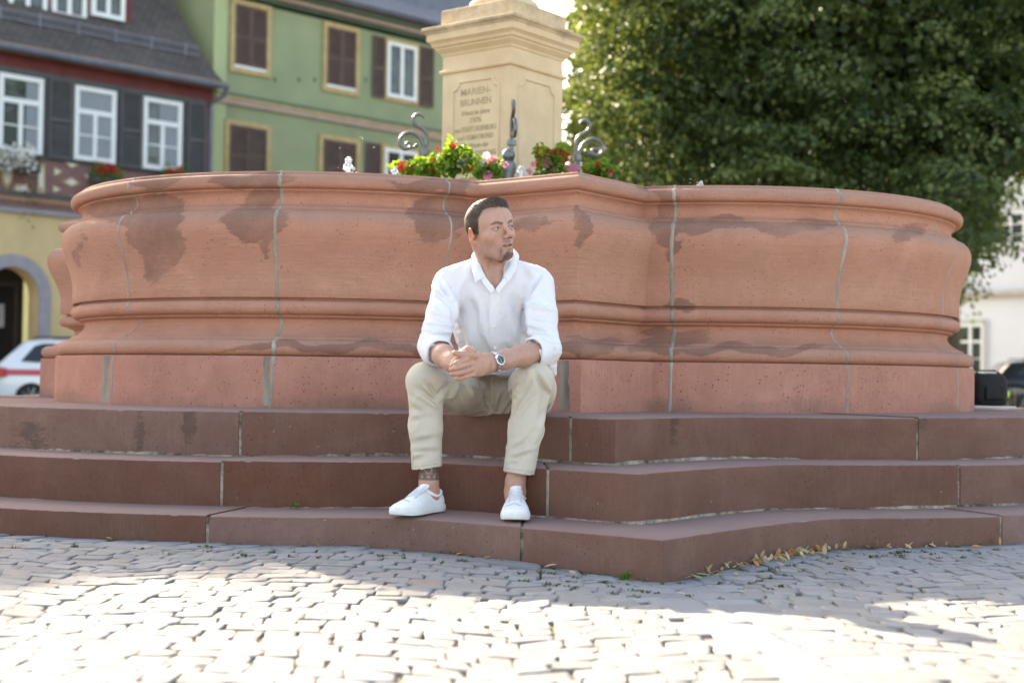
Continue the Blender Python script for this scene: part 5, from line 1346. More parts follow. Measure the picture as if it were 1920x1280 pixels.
for i in range(14):
    a = rr.uniform(0,6.28); l = rr.uniform(.015,.042); d = Vector((math.cos(a)*.45, math.sin(a)*.25, 1)).normalized(); s = Vector((math.cos(a+1.5), math.sin(a+1.5), 0))*.0035
    b = Vector((rr.gauss(0,.006), rr.gauss(0,.003), 0)); m.add([b-s, b+s, b+d*l*.6+s*.8+Vector((0,0,0)), b+d*l+Vector((math.cos(a),math.sin(a),0))*l*.25, b+d*l*.6-s*.8], [(0,1,2,3,4)])
m.build('blades', M_weed, gr)
# ------------------------------------------------------------------ the seated man: smooth distance fields turned into meshes
class Field:
    def __init__(s, lo, hi, h):
        s.lo = np.array(lo, float); s.h = h; s.n = np.ceil((np.array(hi)-s.lo)/h).astype(int)+1
        s.ax = [(s.lo[i]+h*np.arange(s.n[i])).astype(np.float32) for i in range(3)]; s.f = np.full(s.n, .06, np.float32)
    def sub(s, lo, hi):
        a = np.clip(np.floor((np.array(lo)-s.lo)/s.h).astype(int), 0, s.n); b = np.clip(np.ceil((np.array(hi)-s.lo)/s.h).astype(int)+1, 0, s.n)
        sl = tuple(slice(a[i], b[i]) for i in range(3)); return sl, s.ax[0][sl[0]][:,None,None], s.ax[1][sl[1]][None,:,None], s.ax[2][sl[2]][None,None,:]
    def put(s, sl, d, k, op):
        g = s.f[sl]
        if op == 'add': hh = np.maximum(k-np.abs(g-d), 0)/max(k, 1e-6); g[...] = np.minimum(g, d)-hh*hh*k*.25
        elif op == 'cut': d = -d; hh = np.maximum(k-np.abs(g-d), 0)/max(k, 1e-6); g[...] = np.maximum(g, d)+hh*hh*k*.25
    def cone(s, a, b, ra, rb, k=.012, flat=None, op='add'):
        a, b = np.array(a, float), np.array(b, float); r = max(ra, rb)*(1 if flat is None else max(1, flat[1])); pad = r+k+3*s.h
        sl, X, Y, Z = s.sub(np.minimum(a, b)-pad, np.maximum(a, b)+pad)
        if 0 in [q.stop-q.start for q in sl]: return s
        v = b-a; L = max(v@v, 1e-9)
        t = np.clip(((X-a[0])*v[0]+(Y-a[1])*v[1]+(Z-a[2])*v[2])/L, 0, 1)
        qx, qy, qz = X-a[0]-t*v[0], Y-a[1]-t*v[1], Z-a[2]-t*v[2]
        if flat is not None:
            n = np.array(flat[0], float); n /= np.linalg.norm(n); c = (qx*n[0]+qy*n[1]+qz*n[2])*(1/flat[1]-1); qx, qy, qz = qx+n[0]*c, qy+n[1]*c, qz+n[2]*c
        s.put(sl, np.sqrt(qx*qx+qy*qy+qz*qz)-(ra+(rb-ra)*t), k, op); return s
    def path(s, pts, rs, k=.01, flat=None, op='add'):
        for i in range(len(pts)-1): s.cone(pts[i], pts[i+1], rs[i], rs[i+1], k, flat, op)
        return s
    def ell(s, c, r, k=.01, M=None, op='add'):
        c = np.array(c, float); r = np.array(r, float); pad = r.max()+k+3*s.h; sl, X, Y, Z = s.sub(c-pad, c+pad)
        if 0 in [q.stop-q.start for q in sl]: return s
        x, y, z = X-c[0], Y-c[1], Z-c[2]
        if M is not None: x, y, z = [M[0][i]*x+M[1][i]*y+M[2][i]*z for i in range(3)]
        k0 = np.sqrt((x/r[0])**2+(y/r[1])**2+(z/r[2])**2); k1 = np.sqrt((x/r[0]**2)**2+(y/r[1]**2)**2+(z/r[2]**2)**2)+1e-6
        s.put(sl, k0*(k0-1)/k1, k, op); return s
    def val(s, P):
        g = (np.asarray(P)-s.lo)/s.h; i = np.clip(np.floor(g).astype(int), 0, s.n-2); t = np.clip(g-i, 0, 1); out = 0
        for dx in (0,1):
            for dy in (0,1):
                for dz in (0,1):
                    w = (t[:,0] if dx else 1-t[:,0])*(t[:,1] if dy else 1-t[:,1])*(t[:,2] if dz else 1-t[:,2]); out = out+w*s.f[i[:,0]+dx, i[:,1]+dy, i[:,2]+dz]
        return out
    def mesh(s):
        f = s.f; ins = f < 0; c = ins[:-1,:-1,:-1].astype(np.int8)
        tot = sum(ins[dx:f.shape[0]-1+dx, dy:f.shape[1]-1+dy, dz:f.shape[2]-1+dz].astype(np.int8) for dx in (0,1) for dy in (0,1) for dz in (0,1))
        act = (tot > 0) & (tot < 8); I = np.argwhere(act); idx = -np.ones(act.shape, np.int32); idx[act] = np.arange(len(I))
        acc = np.zeros((len(I),3)); cnt = np.zeros(len(I))
        cor = [(x,y,z) for x in (0,1) for y in (0,1) for z in (0,1)]
        vals = {q: f[I[:,0]+q[0], I[:,1]+q[1], I[:,2]+q[2]] for q in cor}
        for a in cor:
            for ax in range(3):
                if a[ax]: continue
                b = list(a); b[ax] = 1; b = tuple(b); va, vb = vals[a], vals[b]; m_ = (va < 0) != (vb < 0)
                t = np.where(m_, va/(va-vb+1e-12), 0); p = np.tile(np.array(a, float), (len(I),1)); p[:,ax] = t; acc[m_] += p[m_]; cnt[m_] += 1
        V = s.lo+(I+acc/np.maximum(cnt,1)[:,None])*s.h; F = []
        for ax in range(3):
            o1, o2 = (ax+1)%3, (ax+2)%3; sa = [slice(None)]*3; sb = [slice(None)]*3; sa[ax] = slice(0,-1); sb[ax] = slice(1,None)
            A, B = ins[tuple(sa)], ins[tuple(sb)]; ch = A != B; ch = ch.copy()
            e = [slice(None)]*3; 
            J = np.argwhere(ch); J = J[(J[:,o1] > 0) & (J[:,o2] > 0) & (J[:,o1] < s.n[o1]-1) & (J[:,o2] < s.n[o2]-1)]
            q = []
            for d1, d2 in ((0,0),(-1,0),(-1,-1),(0,-1)):
                K = J.copy(); K[:,o1] += d1; K[:,o2] += d2; q.append(idx[K[:,0],K[:,1],K[:,2]])
            q = np.stack(q, 1); fl = ~A[J[:,0],J[:,1],J[:,2]]; q[fl] = q[fl][:, ::-1]; F.append(q)
        F = np.concatenate(F); return V, F
def vnormals(V, F):
    n = np.cross(V[F[:,2]]-V[F[:,0]], V[F[:,3]]-V[F[:,1]]); N = np.zeros_like(V)
    for k in range(4): np.add.at(N, F[:,k], n)
    return N/np.maximum(np.linalg.norm(N, axis=1, keepdims=True), 1e-12)
def relax(V, F, it=2, lam=.5):
    for _ in range(it):
        S = np.zeros_like(V); c = np.zeros(len(V))
        for k in range(4):
            a, b = F[:,k], F[:,(k+1)%4]; np.add.at(S, a, V[b]); np.add.at(c, a, 1)
        V = V+(S/np.maximum(c,1)[:,None]-V)*lam
    return V
def vnoise(P, sc, seed):
    """smooth sum-of-waves noise"""
    r_ = np.random.default_rng(seed); out = 0
    for o_ in range(3):
        for _ in range(4):
            d = r_.normal(size=3); d /= np.linalg.norm(d); out = out+np.sin(P@d*sc*(1.9**o_)+r_.uniform(0,6.28))*(.55**o_)
    return out/4
def folds(V, N, lst, front=True, gain=1.0):
    p = PX(V); disp = np.zeros(len(V)); m_ = np.clip(-N[:,1]*1.6+.25, 0, 1) if front else 1
    for x1, y1, x2, y2, amp, w in lst:
        d = np.array([x2-x1, y2-y1], float); L = d@d; q = p-np.array([x1,y1]); t = np.clip((q@d)/L, 0, 1); r = np.linalg.norm(q-t[:,None]*d, axis=1)
        s = (q[:,0]*d[1]-q[:,1]*d[0])/math.sqrt(L); taper = np.sin(np.pi*np.clip(t, .04, .96))**.5
        disp += amp*.0017*gain*taper*(-np.exp(-(r/w)**2)+.75*np.exp(-((s-w*1.5)/(w*1.1))**2)*np.exp(-((r-w*1.5)/(w*1.6))**2))
    return V+N*(disp*m_)[:,None]
def w3(px, py, d): return np.array(W(px, py, d))
man = empty('person', (-.03, 5.40, Z3), label='man in white shirt and beige chinos sitting on the top step, hands clasped', cat='person')
MO = np.array([-.03, 5.40, Z3])
def put(name, V, F, mat, parent=man, smooth=180): return mesh(name, np.asarray(V)-MO, F, mat, parent, smooth)

# joints ------------------------------------------------------------
HL, HR = w3(902,738,5.46), w3(994,738,5.46)          # hips (image left / right)
KL, KR = w3(798,717,5.03), w3(1000,717,4.985)
AL, AR = w3(804,905,5.025), w3(966,905,4.945)
SL, SR = w3(842,533,5.17), w3(1008,531,5.17)
EL, ER = w3(812,652,5.00), w3(1022,655,5.00)
WL, WR = w3(861,688,4.80), w3(923,680,4.825)
NB = w3(922,505,5.20)
HC = w3(917.4,432,5.12)
ang = R(39); rol = R(9.5)
hf = np.array([math.sin(ang), -math.cos(ang), .05]); hf /= np.linalg.norm(hf)
_hx = np.array([math.cos(ang), math.sin(ang), 0]); _hu = np.cross(hf, _hx); hx = _hx*math.cos(rol)+_hu*math.sin(rol); hu = _hu*math.cos(rol)-_hx*math.sin(rol)
HM = np.stack([hx, hf, hu], 1)                       # columns: head axes in world
hp = lambda x, y, z: HC+HM@np.array([x,y,z])
inv = lambda V: (V-HC)@HM                            # world -> head coordinates

# head + neck + upper chest -----------------------------------------
fh = Field((-.36, 4.92, .85), (.22, 5.32, 1.27), .0024)
E_ = lambda c, r, k=.012, op='add', M=None: fh.ell(hp(*c), r, k, (HM if M is None else HM@M), op)
Cn = lambda a, b, ra, rb, k=.01, op='add': fh.cone(hp(*a), hp(*b), ra, rb, k, None, op)
E_((0,-.008,.030), (.0740,.0905,.0770), .01); E_((0,.028,.045), (.062,.058,.050), .03); E_((0,.026,-.018), (.0625,.060,.082), .03)
for sg_ in (-1, 1):
    Cn((sg_*.054,-.012,-.042), (sg_*.020,.058,-.094), .021, .018, .030); E_((sg_*.043,.050,-.026), (.024,.026,.022), .025)
    E_((sg_*.050,.036,.028), (.022,.030,.028), .02)
E_((0,.069,-.093), (.027,.020,.020), .022); E_((0,.073,-.062), (.031,.020,.026), .022)
Cn((-.036,.079,.021), (-.008,.086,.018), .0075, .0075, .012); Cn((.036,.079,.021), (.008,.086,.018), .0075, .0075, .012)
for sg_ in (-1, 1): E_((sg_*.0332,.0985,.001), (.019,.0170,.0105), .012, 'cut')
for sg_ in (-1, 1): E_((sg_*.0332,.0745,.000), (.0160,.0142,.0125), .005)
Cn((0,.085,.016), (0,.1095,-.024), .0062, .0085, .014); E_((0,.1125,-.030), (.0100,.0105,.0088), .008)
for sg_ in (-1, 1): E_((sg_*.0130,.0995,-.0350), (.0078,.0110,.0080), .007); E_((sg_*.0068,.1060,-.0420), (.0034,.0048,.0035), .002, 'cut')
Cn((-.025,.0830,-.0590), (-.004,.0955,-.0585), .0034, .0046, .006); Cn((.025,.0830,-.0590), (.004,.0955,-.0585), .0034, .0046, .006)
Cn((-.0225,.0840,-.0645), (0,.0935,-.0745), .0032, .0055, .006); Cn((.0225,.0840,-.0645), (0,.0935,-.0745), .0032, .0055, .006)
E_((0,.0960,-.0658), (.0225,.0125,.0031), .0025, 'cut')
for sg_ in (-1, 1): E_((sg_*.0332,.0895,.0005), (.0138,.0100,.0027), .002, 'cut')
for sg_ in (-1, 1):      # ears
    rz_ = Matrix.Rotation(sg_*R(-24),3,'Z') @ Matrix.Rotation(R(-8),3,'X'); Me = np.array(rz_)
    E_((sg_*.0815,-.006,-.012), (.0085,.0175,.030), .005, 'add', Me); E_((sg_*.0880,-.002,-.008), (.0070,.0100,.018), .004, 'cut', Me)
    E_((sg_*.078,.006,-.014), (.006,.005,.009), .004); E_((sg_*.077,.0,-.037), (.0065,.009,.009), .006)
# neck
nk0 = hp(0,-.024,-.045); nk1 = NB+np.array([0,.005,-.02])
fh.cone(nk0, nk1, .050, .057, .03); fh.cone(hp(-.040,-.02,-.05), w3(914,528,5.12), .014, .014, .03); fh.cone(hp(.040,.0,-.06), w3(932,530,5.11), .014, .012, .02)
fh.ell(hp(0,.035,-.105)+np.array([.0,.02,-.0]), (.020,.024,.02), .02)
fh.cone(w3(872,536,5.22), w3(975,534,5.22), .040, .040, .05); fh.cone(NB, w3(880,525,5.21), .042, .035, .05); fh.cone(NB, w3(966,523,5.21), .042, .035, .05); fh.cone(w3(928,525,5.165), w3(928,575,5.165), .045, .05, .03)
fh.ell(w3(922,580,5.225), (.105,.070,.10), .04)
hV, hF = fh.mesh(); hV = relax(hV, hF, 1, .3)

# forearms and hands ------------------------------------------------
fa = Field((-.40, 4.66, .56), (.22, 5.08, .80), .0019)
fa.path([EL, EL*.55+WL*.45, EL*.22+WL*.78, WL], [.036,.0375,.0315,.0275], .02)
fa.path([ER, ER*.55+WR*.45, ER*.22+WR*.78, WR], [.036,.0375,.0310,.0275], .02)

# his left hand (right in the picture), back of the hand to the viewer
fl_ = ((.25,1,.15), .44)
fa.path([WR, w3(912,681,4.812), w3(899,683,4.793), w3(887,687,4.785)], [.030,.034,.039,.0385], .012, ((.35,1,.1), .50))
K_ = [(886,670,4.772),(884,681,4.768),(885,691,4.770),(888,700,4.778)]
FG = [[(884,670,4.772),(870,675,4.745),(857,680,4.738),(847.5,685,4.745)], [(882,681,4.768),(867,686,4.736),(854,690,4.732),(846,693,4.742)],
      [(883,692,4.770),(868,697,4.742),(855,700,4.738),(847,701,4.748)], [(887,701,4.778),(873,706,4.755),(862,709,4.752),(854,710,4.760)]]
for q, r0 in zip(FG, (.0108,.0110,.0105,.0092)):
    P = [w3(*p) for p in q]; fa.path(P, [r0*1.02, r0*.93, r0*.88, r0*.72], .0015)
    fa.ell(P[0]+np.array([0,-.002,0]), (r0*1.10,r0*1.02,r0*1.0), .006)
P = [w3(*p) for p in [(899,671,4.795),(884,665,4.765),(868,664,4.750),(853,661.5,4.752)]]; fa.path(P, [.0165,.0135,.0115,.0090], .005)
# his right hand behind, thumb over the top
fa.path([WL, w3(868,686,4.800), w3(886,684,4.822)], [.0295,.034,.037], .012, ((-.2,1,.1), .50))
P = [w3(*p) for p in [(858,677,4.785),(867,662,4.778),(877,654,4.770),(888,657,4.760)]]; fa.path(P, [.0150,.0135,.0115,.0092], .005)
for i, y in enumerate((668,676,684,691)):
    P = [w3(884,y,4.825), w3(900,y+1,4.845), w3(912,y+2,4.842), w3(918,y+1,4.828)]; fa.path(P, [.0105,.0105,.0095,.008], .003)
aV, aF = fa.mesh(); aV = relax(aV, aF, 1, .35); aN = vnormals(aV, aF)
aV = aV+aN*(vnoise(aV, 110, 3)*.0007)[:,None]

# torso core and legs -------------------------------------------------
fb = Field((-.42, 4.86, .10), (.30, 5.64, .96), .006)
fb.path([w3(922,590,5.24), w3(935,650,5.36), w3(948,700,5.50)], [.085,.08,.085], .04, ((1,0,0), 1.25))
for S_, E2, H2, K2, A2 in ((SL,EL,HL,KL,AL), (SR,ER,HR,KR,AR)):
    fb.cone(w3(922,550,5.22), S_, .045, .034, .04); fb.cone(S_, E2, .034, .032, .02)
    fb.path([H2, K2], [.078,.052], .03); fb.path([K2, K2*.55+A2*.45, K2*.22+A2*.78], [.050,.046,.030], .02)
bV, bF = fb.mesh()
# ankles in finer resolution with feet inside the shoes
fk = Field((-.44, 4.72, .135), (.12, 5.12, .40), .003)
for A2, K2, t_ in ((AL, KL, np.array([-.38,4.90,.16])), (AR, KR, np.array([.012,4.79,.16]))):
    up_ = K2*.35+A2*.65; fk.path([up_, A2, A2+np.array([0,.004,-.045])], [.042,.0315,.034], .02)
    fk.cone(A2+np.array([0,0,-.05]), t_, .030, .018, .02); sd_ = -1 if A2[0] < -.1 else 1
    for s2 in (-1, 1): fk.ell(A2+np.array([s2*.027,.004,-.028]), (.010,.012,.012), .014)
    fk.cone(A2+np.array([0,.028,.03]), A2+np.array([0,.034,-.04]), .011, .012, .012)
kV, kF = fk.mesh(); kV = relax(kV, kF, 1, .4)
V = np.concatenate([hV, aV, bV, kV]); F = np.concatenate([hF, aF+len(hV), bF+len(hV)+len(aV), kF+len(hV)+len(aV)+len(bV)])
# skin tones painted per vertex
base_ = np.array([.47,.265,.20]); col = np.tile(base_, (len(V),1)); q = inv(V); ishead = np.zeros(len(V), bool); ishead[:len(hV)] = True
x, y, z = q[:,0], q[:,1], q[:,2]
def blend(col, m_, c): return col*(1-m_[:,None])+np.array(c)*m_[:,None]
g_ = lambda cx, cy, cz, sx, sy, sz: np.exp(-.5*(((x-cx)/sx)**2+((y-cy)/sy)**2+((z-cz)/sz)**2))*ishead
for s_ in (-1, 1): col = blend(col, .35*g_(s_*.045,.06,-.03,.018,.03,.016), (.56,.22,.16)); col = blend(col, .75*g_(s_*.088,-.006,-.008,.012,.02,.03), (.70,.20,.12))
col = blend(col, .40*g_(0,.115,-.03,.012,.02,.01), (.58,.24,.17))
noz = vnoise(V, 260, 5)
jaw = ishead*np.clip((-.035-z)/.03, 0, 1)*np.clip((y+.02)/.03, 0, 1)*np.clip((z+.135)/.02, 0, 1)*(np.abs(x) > -1)
col = blend(col, .28*jaw, (.23,.15,.12))
mus = np.exp(-(((z+.050)/.0055)**2))*np.clip((.024-np.abs(x))/.008, 0, 1)*ishead*(y > .075)*np.clip((np.abs(x)-.002)/.004, .4, 1)
col = blend(col, np.clip(.45*mus, 0, 1), (.14,.09,.07))
goat = ishead*(y > .035)*np.clip(1.2-np.sqrt((x/.024)**2+((z+.104)/.0145)**2)+.22*noz, 0, .30)*3.2
soul = ishead*(y > .07)*np.clip(1.1-np.sqrt((x/.008)**2+((z+.083)/.007)**2), 0, .3)*2.2
side_ = ishead*(y > .045)*np.exp(-((np.abs(x)-.0285)/.0045)**2)*np.clip((-.066-z)/.012, 0, 1)*np.clip((z+.105)/.01, 0, 1)*.75
col = blend(col, np.clip(np.maximum(np.maximum(goat, soul*.5), side_)*(.9+.3*noz), 0, .92), (.070,.048,.037))
lipm = ishead*np.clip(1.35-np.sqrt((x/.0250)**2+((z+.0665+(x/.025)**2*-.003)/.0095)**2)*1.0, 0, .35)/.35*(y > .078)*.6; col = blend(col, lipm, (.43,.165,.145))
mo = ishead*np.clip(1.2-np.sqrt((x/.0225)**2+((z+.0652)/.0032)**2), 0, .3)/.3*(y > .065); col = blend(col, mo*.9, (.10,.03,.03))
for s_ in (-1, 1):   # brows, lash line, nostrils
    bx_ = np.clip((s_*x-.012)/.036, 0, 1); zb_ = .0135+.0085*np.sin(np.clip(bx_, 0, 1)*2.2)-.004*bx_**3
    bm_ = ishead*(y > .045)*np.exp(-((z-zb_)/.0036)**2)*(s_*x > .011)*(s_*x < .053)*np.clip((.053-s_*x)/.012, .25, 1); col = blend(col, np.clip(bm_*1.25, 0, .90), (.075,.05,.04))
    lash = ishead*(y > .06)*np.exp(-((z-.0040+((s_*x-.0332)/.017)**2*.0042-.0002)/.0017)**2)*np.clip(1.1-np.abs((s_*x-.0332)/.0175), 0, .2)*5; col = blend(col, np.clip(lash*.9, 0, .85), (.07,.04,.03))
    low = ishead*(y > .06)*np.exp(-((z+.0036-((s_*x-.0332)/.017)**2*.0040)/.0014)**2)*np.clip(1.1-np.abs((s_*x-.0332)/.0165), 0, .2)*5; col = blend(col, low*.35, (.25,.11,.09))
    no = g_(s_*.0070,.1055,-.0415,.0035,.005,.003); col = blend(col, np.clip(no*1.2, 0, .85), (.12,.045,.035))
# scalp below the hair
def hairline(x, y):
    ax_ = np.abs(x)
    front = np.interp(ax_, [0,.02,.04,.052,.062,.075], [.069,.068,.064,.056,.040,.02])
    side_z = np.interp(y, [-.12,-.07,-.03,-.004,.006,.020,.034,.046,.056], [-.075,-.070,-.058,-.030,-.028,-.026,.0,.040,.060])
    return np.where(y > .046, np.maximum(front, side_z), side_z)
scalp = ishead*np.clip((z-hairline(x, y))/.005+.5, 0, 1)*(z > -.09); fade = np.clip((z-hairline(x,y))/.03, .25, 1)
notear = np.clip((.0805-np.abs(x))/.002, 0, 1)
col = blend(col, scalp*fade*.92*np.where(z < .035, notear, 1), (.075,.055,.042))
# forearm hair tone and hand redness
onarm = np.zeros(len(V), bool); onarm[len(hV):len(hV)+len(aV)] = True
hairn = np.clip(vnoise(V*np.array([1.6,1.6,.8]), 420, 8)*1.1+.1, 0, 1); col = blend(col, onarm*.20*hairn*(V[:,1] > 4.80), (.16,.10,.06))
p_ = PX(V); tips = onarm*np.exp(-(((p_[:,0]-849)/9)**2+((p_[:,1]-696)/22)**2)); col = blend(col, .30*tips, (.60,.24,.19))
# tattoo band on the ankle at the left of the picture: dark band with pale drops and rings
onleg = np.zeros(len(V), bool); onleg[-len(kV):] = True
lx = V[:,0]-AL[0]; la = np.arctan2(lx, -(V[:,1]-AL[1])); tz = V[:,2]; t0 = W(804,899,5.0).z; t1 = W(804,872,5.0).z
tat = onleg*(np.abs(lx) < .06)*(tz > t0)*(tz < t1+.03); col = blend(col, tat*.86, (.055,.05,.05))
zc1 = t0+.011; pat = tat*np.exp(-((tz-zc1)/.0055)**2)*(np.cos(la*9) > .25); zc2 = t0+.030
rg_ = tat*(np.abs(np.sqrt((la*.033)**2+(tz-zc2-.006)**2)-.012) < .0022); col = blend(col, np.clip(pat+rg_, 0, 1)*.8, (.42,.24,.17))
col = blend(col, tat*(np.abs(tz-(t0+.021)) < .0016)*.6, (.30,.19,.15))
col = blend(col, ishead*.22*np.clip(vnoise(V, 700, 77)*1.5, 0, 1)*np.clip(jaw*1.5+.15, 0, 1), (.16,.10,.08)); col *= (1+.07*noz)[:,None]
n = NM('skin', .48, .45); a = n.attr('tone', 'Color'); n.color(n.mix(n.math('MULTIPLY', n.ramp(n.noise(55, 4), .35, .7), .18), a, n.mix(.5, a, (.45,.16,.11))))
n.b.inputs['Subsurface Weight'].default_value = .22; n.b.inputs['Subsurface Radius'].default_value = (.012,.004,.002); n.b.inputs['Subsurface Scale'].default_value = .6
n.bump(n.noise(420, 3), .12, .0008); M_skin = n.m
body = put('body', V, F, M_skin)
a = body.data.color_attributes.new('tone', 'FLOAT_COLOR', 'POINT'); a.data.foreach_set('color', np.c_[np.clip(col,0,1), np.ones(len(col))].astype(np.float32).ravel())
# eyes and teeth
M_eye = plain('eye_white', (.34,.30,.28), .2, .05, 50, spec=.6); M_iris = plain('iris', (.045,.03,.02), .15, .2, 200, spec=.6); M_teeth = plain('teeth', (.72,.68,.60), .3, .05, 50)
for s_ in (-1, 1):
    m = MB(); c = hp(s_*.0332,.0748,.0002)-MO; m.ball(c, .0122, 16, 12); eye = m.build('eye', M_eye, man, 180)
    g = HM@np.array([.36,.92,.04]); g /= np.linalg.norm(g); m = MB(); m.ball(c+g*.0074, .0063, 12, 8); m.build('iris', M_iris, eye, 180)
m = MB()
for i in range(7):
    xx = -.0162+.0054*i; c = hp(xx, .0885-abs(xx)**2*22, -.0638+abs(xx)**2*5)-MO; M_ = Matrix([list(r_) for r_ in HM]); m.ball(c, .0027, 8, 6, (1,.6,1.0), M=M_)
m.build('teeth', M_teeth, man, 180)
# hair: a shell of fine tapered locks rooted on the scalp
rh = np.random.default_rng(12); nS = 22000
d = rh.normal(size=(nS*3,3)); d /= np.linalg.norm(d, axis=1, keepdims=True); d = d[(d[:,2] > -.75)]
t = np.full(len(d), .16); o0 = np.array([0,-.01,.02])
for _ in range(14):
    P = HC+(o0+d*t[:,None])@HM.T; t = t-np.clip(fh.val(P), -.02, .02)*.8
L_ = o0+d*t[:,None]; hl = hairline(L_[:,0], L_[:,1]); keep = (L_[:,2] > hl-.001) & (np.abs(L_[:,0]) < .0805) & (t > .05) & (L_[:,2] > -.08)
fadek = np.clip((L_[:,2]-hl)/.016, .15, 1); keep &= rh.uniform(size=len(L_)) < fadek
L_ = L_[keep][:nS]; fk_ = fadek[keep][:nS]; nrm = L_-np.array([0,-.01,.015]); nrm /= np.linalg.norm(nrm, axis=1, keepdims=True)
topw = np.clip((L_[:,2]-.050)/.030, 0, 1); frontw = np.clip((L_[:,1]-.03)/.04, 0, 1)
length = (.0062+.015*topw+.008*topw*frontw)*rh.uniform(.7,1.15,len(L_))*(.6+.4*fk_)
comb = np.stack([.55+.0*L_[:,0], np.where(L_[:,1] > .0, -.75-.2*frontw, -.8), -.9*(1-topw)+.30*topw*frontw], 1)
comb[:,0] *= topw; comb += .18*np.sin(L_@np.array([[90,30,60],[50,110,20],[20,60,90]]))[:, :3]*topw[:,None]*.6+rh.normal(0,.09,(len(L_),3))
comb -= nrm*(comb*nrm).sum(1, keepdims=True)*.8; comb /= np.linalg.norm(comb, axis=1, keepdims=True)
lift = .10+.42*topw*(.25+.75*frontw**2); side = np.cross(nrm, comb); wd_ = (.0007+.0009*topw)[:,None]
rr_ = [(0,0,1.0),(.35,1.0,1.0),(.7,1.25,.75),(1.0,1.15,.12)]; vs = []
for s_, l_, w_k in rr_:
    c = L_-nrm*.0015+comb*(length*s_)[:,None]+nrm*(length*lift*min(l_,1)*s_*(1.35-.45*s_)+.0005)[:,None]
    vs += [c-side*wd_*w_k, c+side*wd_*w_k+nrm*wd_*.6*w_k]
Vh = np.stack(vs, 1).reshape(-1,3); n_ = len(L_); b = (np.arange(n_)*8)[:,None]
Fh = np.concatenate([b+np.array([[2*i,2*i+1,2*i+3,2*i+2]]) for i in range(3)])
n = NM('hair', .58, .25); tt_ = n.attr('tint'); n.color(n.mix(tt_, (.030,.021,.015), (.125,.088,.060))); M_hair = n.m
ho = put('hair', HC+Vh@HM.T, Fh, M_hair); tint(ho, np.clip(rh.normal(.4,.25,n_), 0, 1), 8)

# shirt ---------------------------------------------------------------
fs = Field((-.42, 4.84, .54), (.30, 5.64, 1.06), .0034)
fs.path([w3(922,560,5.215), w3(924,610,5.24), w3(932,660,5.32)], [.110,.110,.109], .05, ((1,0,0), 1.20))
fs.path([w3(934,658,5.33), w3(950,680,5.43)], [.108,.108], .04, ((1,0,0), 1.22))
fs.cone(w3(856,537,5.19), w3(990,535,5.19), .062, .062, .05)
fs.cone(NB+np.array([0,.01,.004]), SL+np.array([.020,.01,.010]), .060, .050, .04); fs.cone(NB+np.array([0.004,.01,.004]), SR+np.array([-.020,.01,.010]), .060, .050, .04)
fs.path([SL, SL*.5+EL*.5, EL+np.array([0,.01,.01])], [.057,.054,.050], .018); fs.path([SR, SR*.5+ER*.5, ER+np.array([0,.01,.01])], [.058,.0555,.052], .018)
cl0, cl1 = EL+np.array([0,.0,.0]), EL*.88+WL*.12; cr0, cr1 = ER+np.array([0,.0,.0]), ER*.88+WR*.12
fs.cone(cl0, cl1, .050, .045, .02); fs.cone(cr0, cr1, .052, .046, .02)
fs.path([w3(1016,648,5.34), w3(1026,682,5.37), w3(1034,697,5.38)], [.036,.030,.016], .03); fs.cone(w3(880,690,5.33), w3(905,706,5.27), .03, .018, .03)
fs.cone(w3(905,690,5.30), w3(985,690,5.30), .022, .022, .03)
for (xa, xb, ya, yb) in ((-.22, .12, 704, 704),):
    sl, X, Y, Z = fs.sub((xa,4.84,.54), (xb,5.40,.72)); zc2_ = float(w3(930,ya,5.3)[2]); fs.f[sl] = np.maximum(fs.f[sl], (zc2_-.06*np.abs(X+.045)*0+.004*np.sin(X*60)-Z)+0*Y)
# neck hole and open front
fs.cone(NB+np.array([0,.0,.06]), NB+np.array([.003,-.01,-.015]), .070, .062, .008, None, 'cut')
Va = w3(928,541,5.068); A1, A2_ = w3(906,494,5.070), w3(953,494,5.070)
for i in range(9):
    t_ = i/8; l_ = A1*(1-t_)+Va*t_; r_ = A2_*(1-t_)+Va*t_; fs.cone(l_, r_, .0035, .0035, .002, ((0,1,0), 16), 'cut')
for i in range(40):
    t_ = i/39; l_ = A1*(1-t_)+Va*t_; r_ = A2_*(1-t_)+Va*t_; fs.cone(l_, r_, .003, .003, .001, ((0,1,0), 16), 'cut')
sV, sF = fs.mesh(); sV = relax(sV, sF, 2, .5); sN = vnormals(sV, sF)
SL_ = 0
sf = [(811,545,846,573,5,5),(826,528,845,568,3.5,5),(846,572,856,618,4,5),(806,592,842,602,2.5,6),(797,612,844,617,3,4.5),(793,624,846,630,4,4.5),(792,637,846,645,4,4.5),(800,652,842,655,3,4),(815,560,838,600,2,7),
      (1012,518,986,562,5,5),(1006,538,990,560,3,4),(1034,572,990,563,3.5,5),(984,566,979,640,3.5,5),(1002,604,1036,612,2.5,5),(990,616,1034,628,3.5,5),(984,628,1022,652,4,5),(1000,640,1036,655,3,5),(1010,585,1038,590,1.5,6),
      (872,540,893,600,2.5,10),(890,600,905,665,2.5,10),(862,620,880,690,3,8),(960,545,975,600,2.5,9),(948,600,965,670,2.5,10),(905,560,912,640,1.8,9),(868,505,850,540,2,7),(975,505,1000,530,2,7),(905,640,940,690,2.2,7),(1000,660,1030,700,3,7),(985,680,1000,700,2,5),(945,650,985,668,2,6)]
sV = folds(sV, sN, sf, gain=2.1); rid = lambda P, sc, sd, k=7: (1-np.abs(np.clip(vnoise(P, sc, sd)*1.3, -1, 1)))**k
low = np.clip((w3(930,600,5.2)[2]-sV[:,2])/.15+.35, .25, 1)
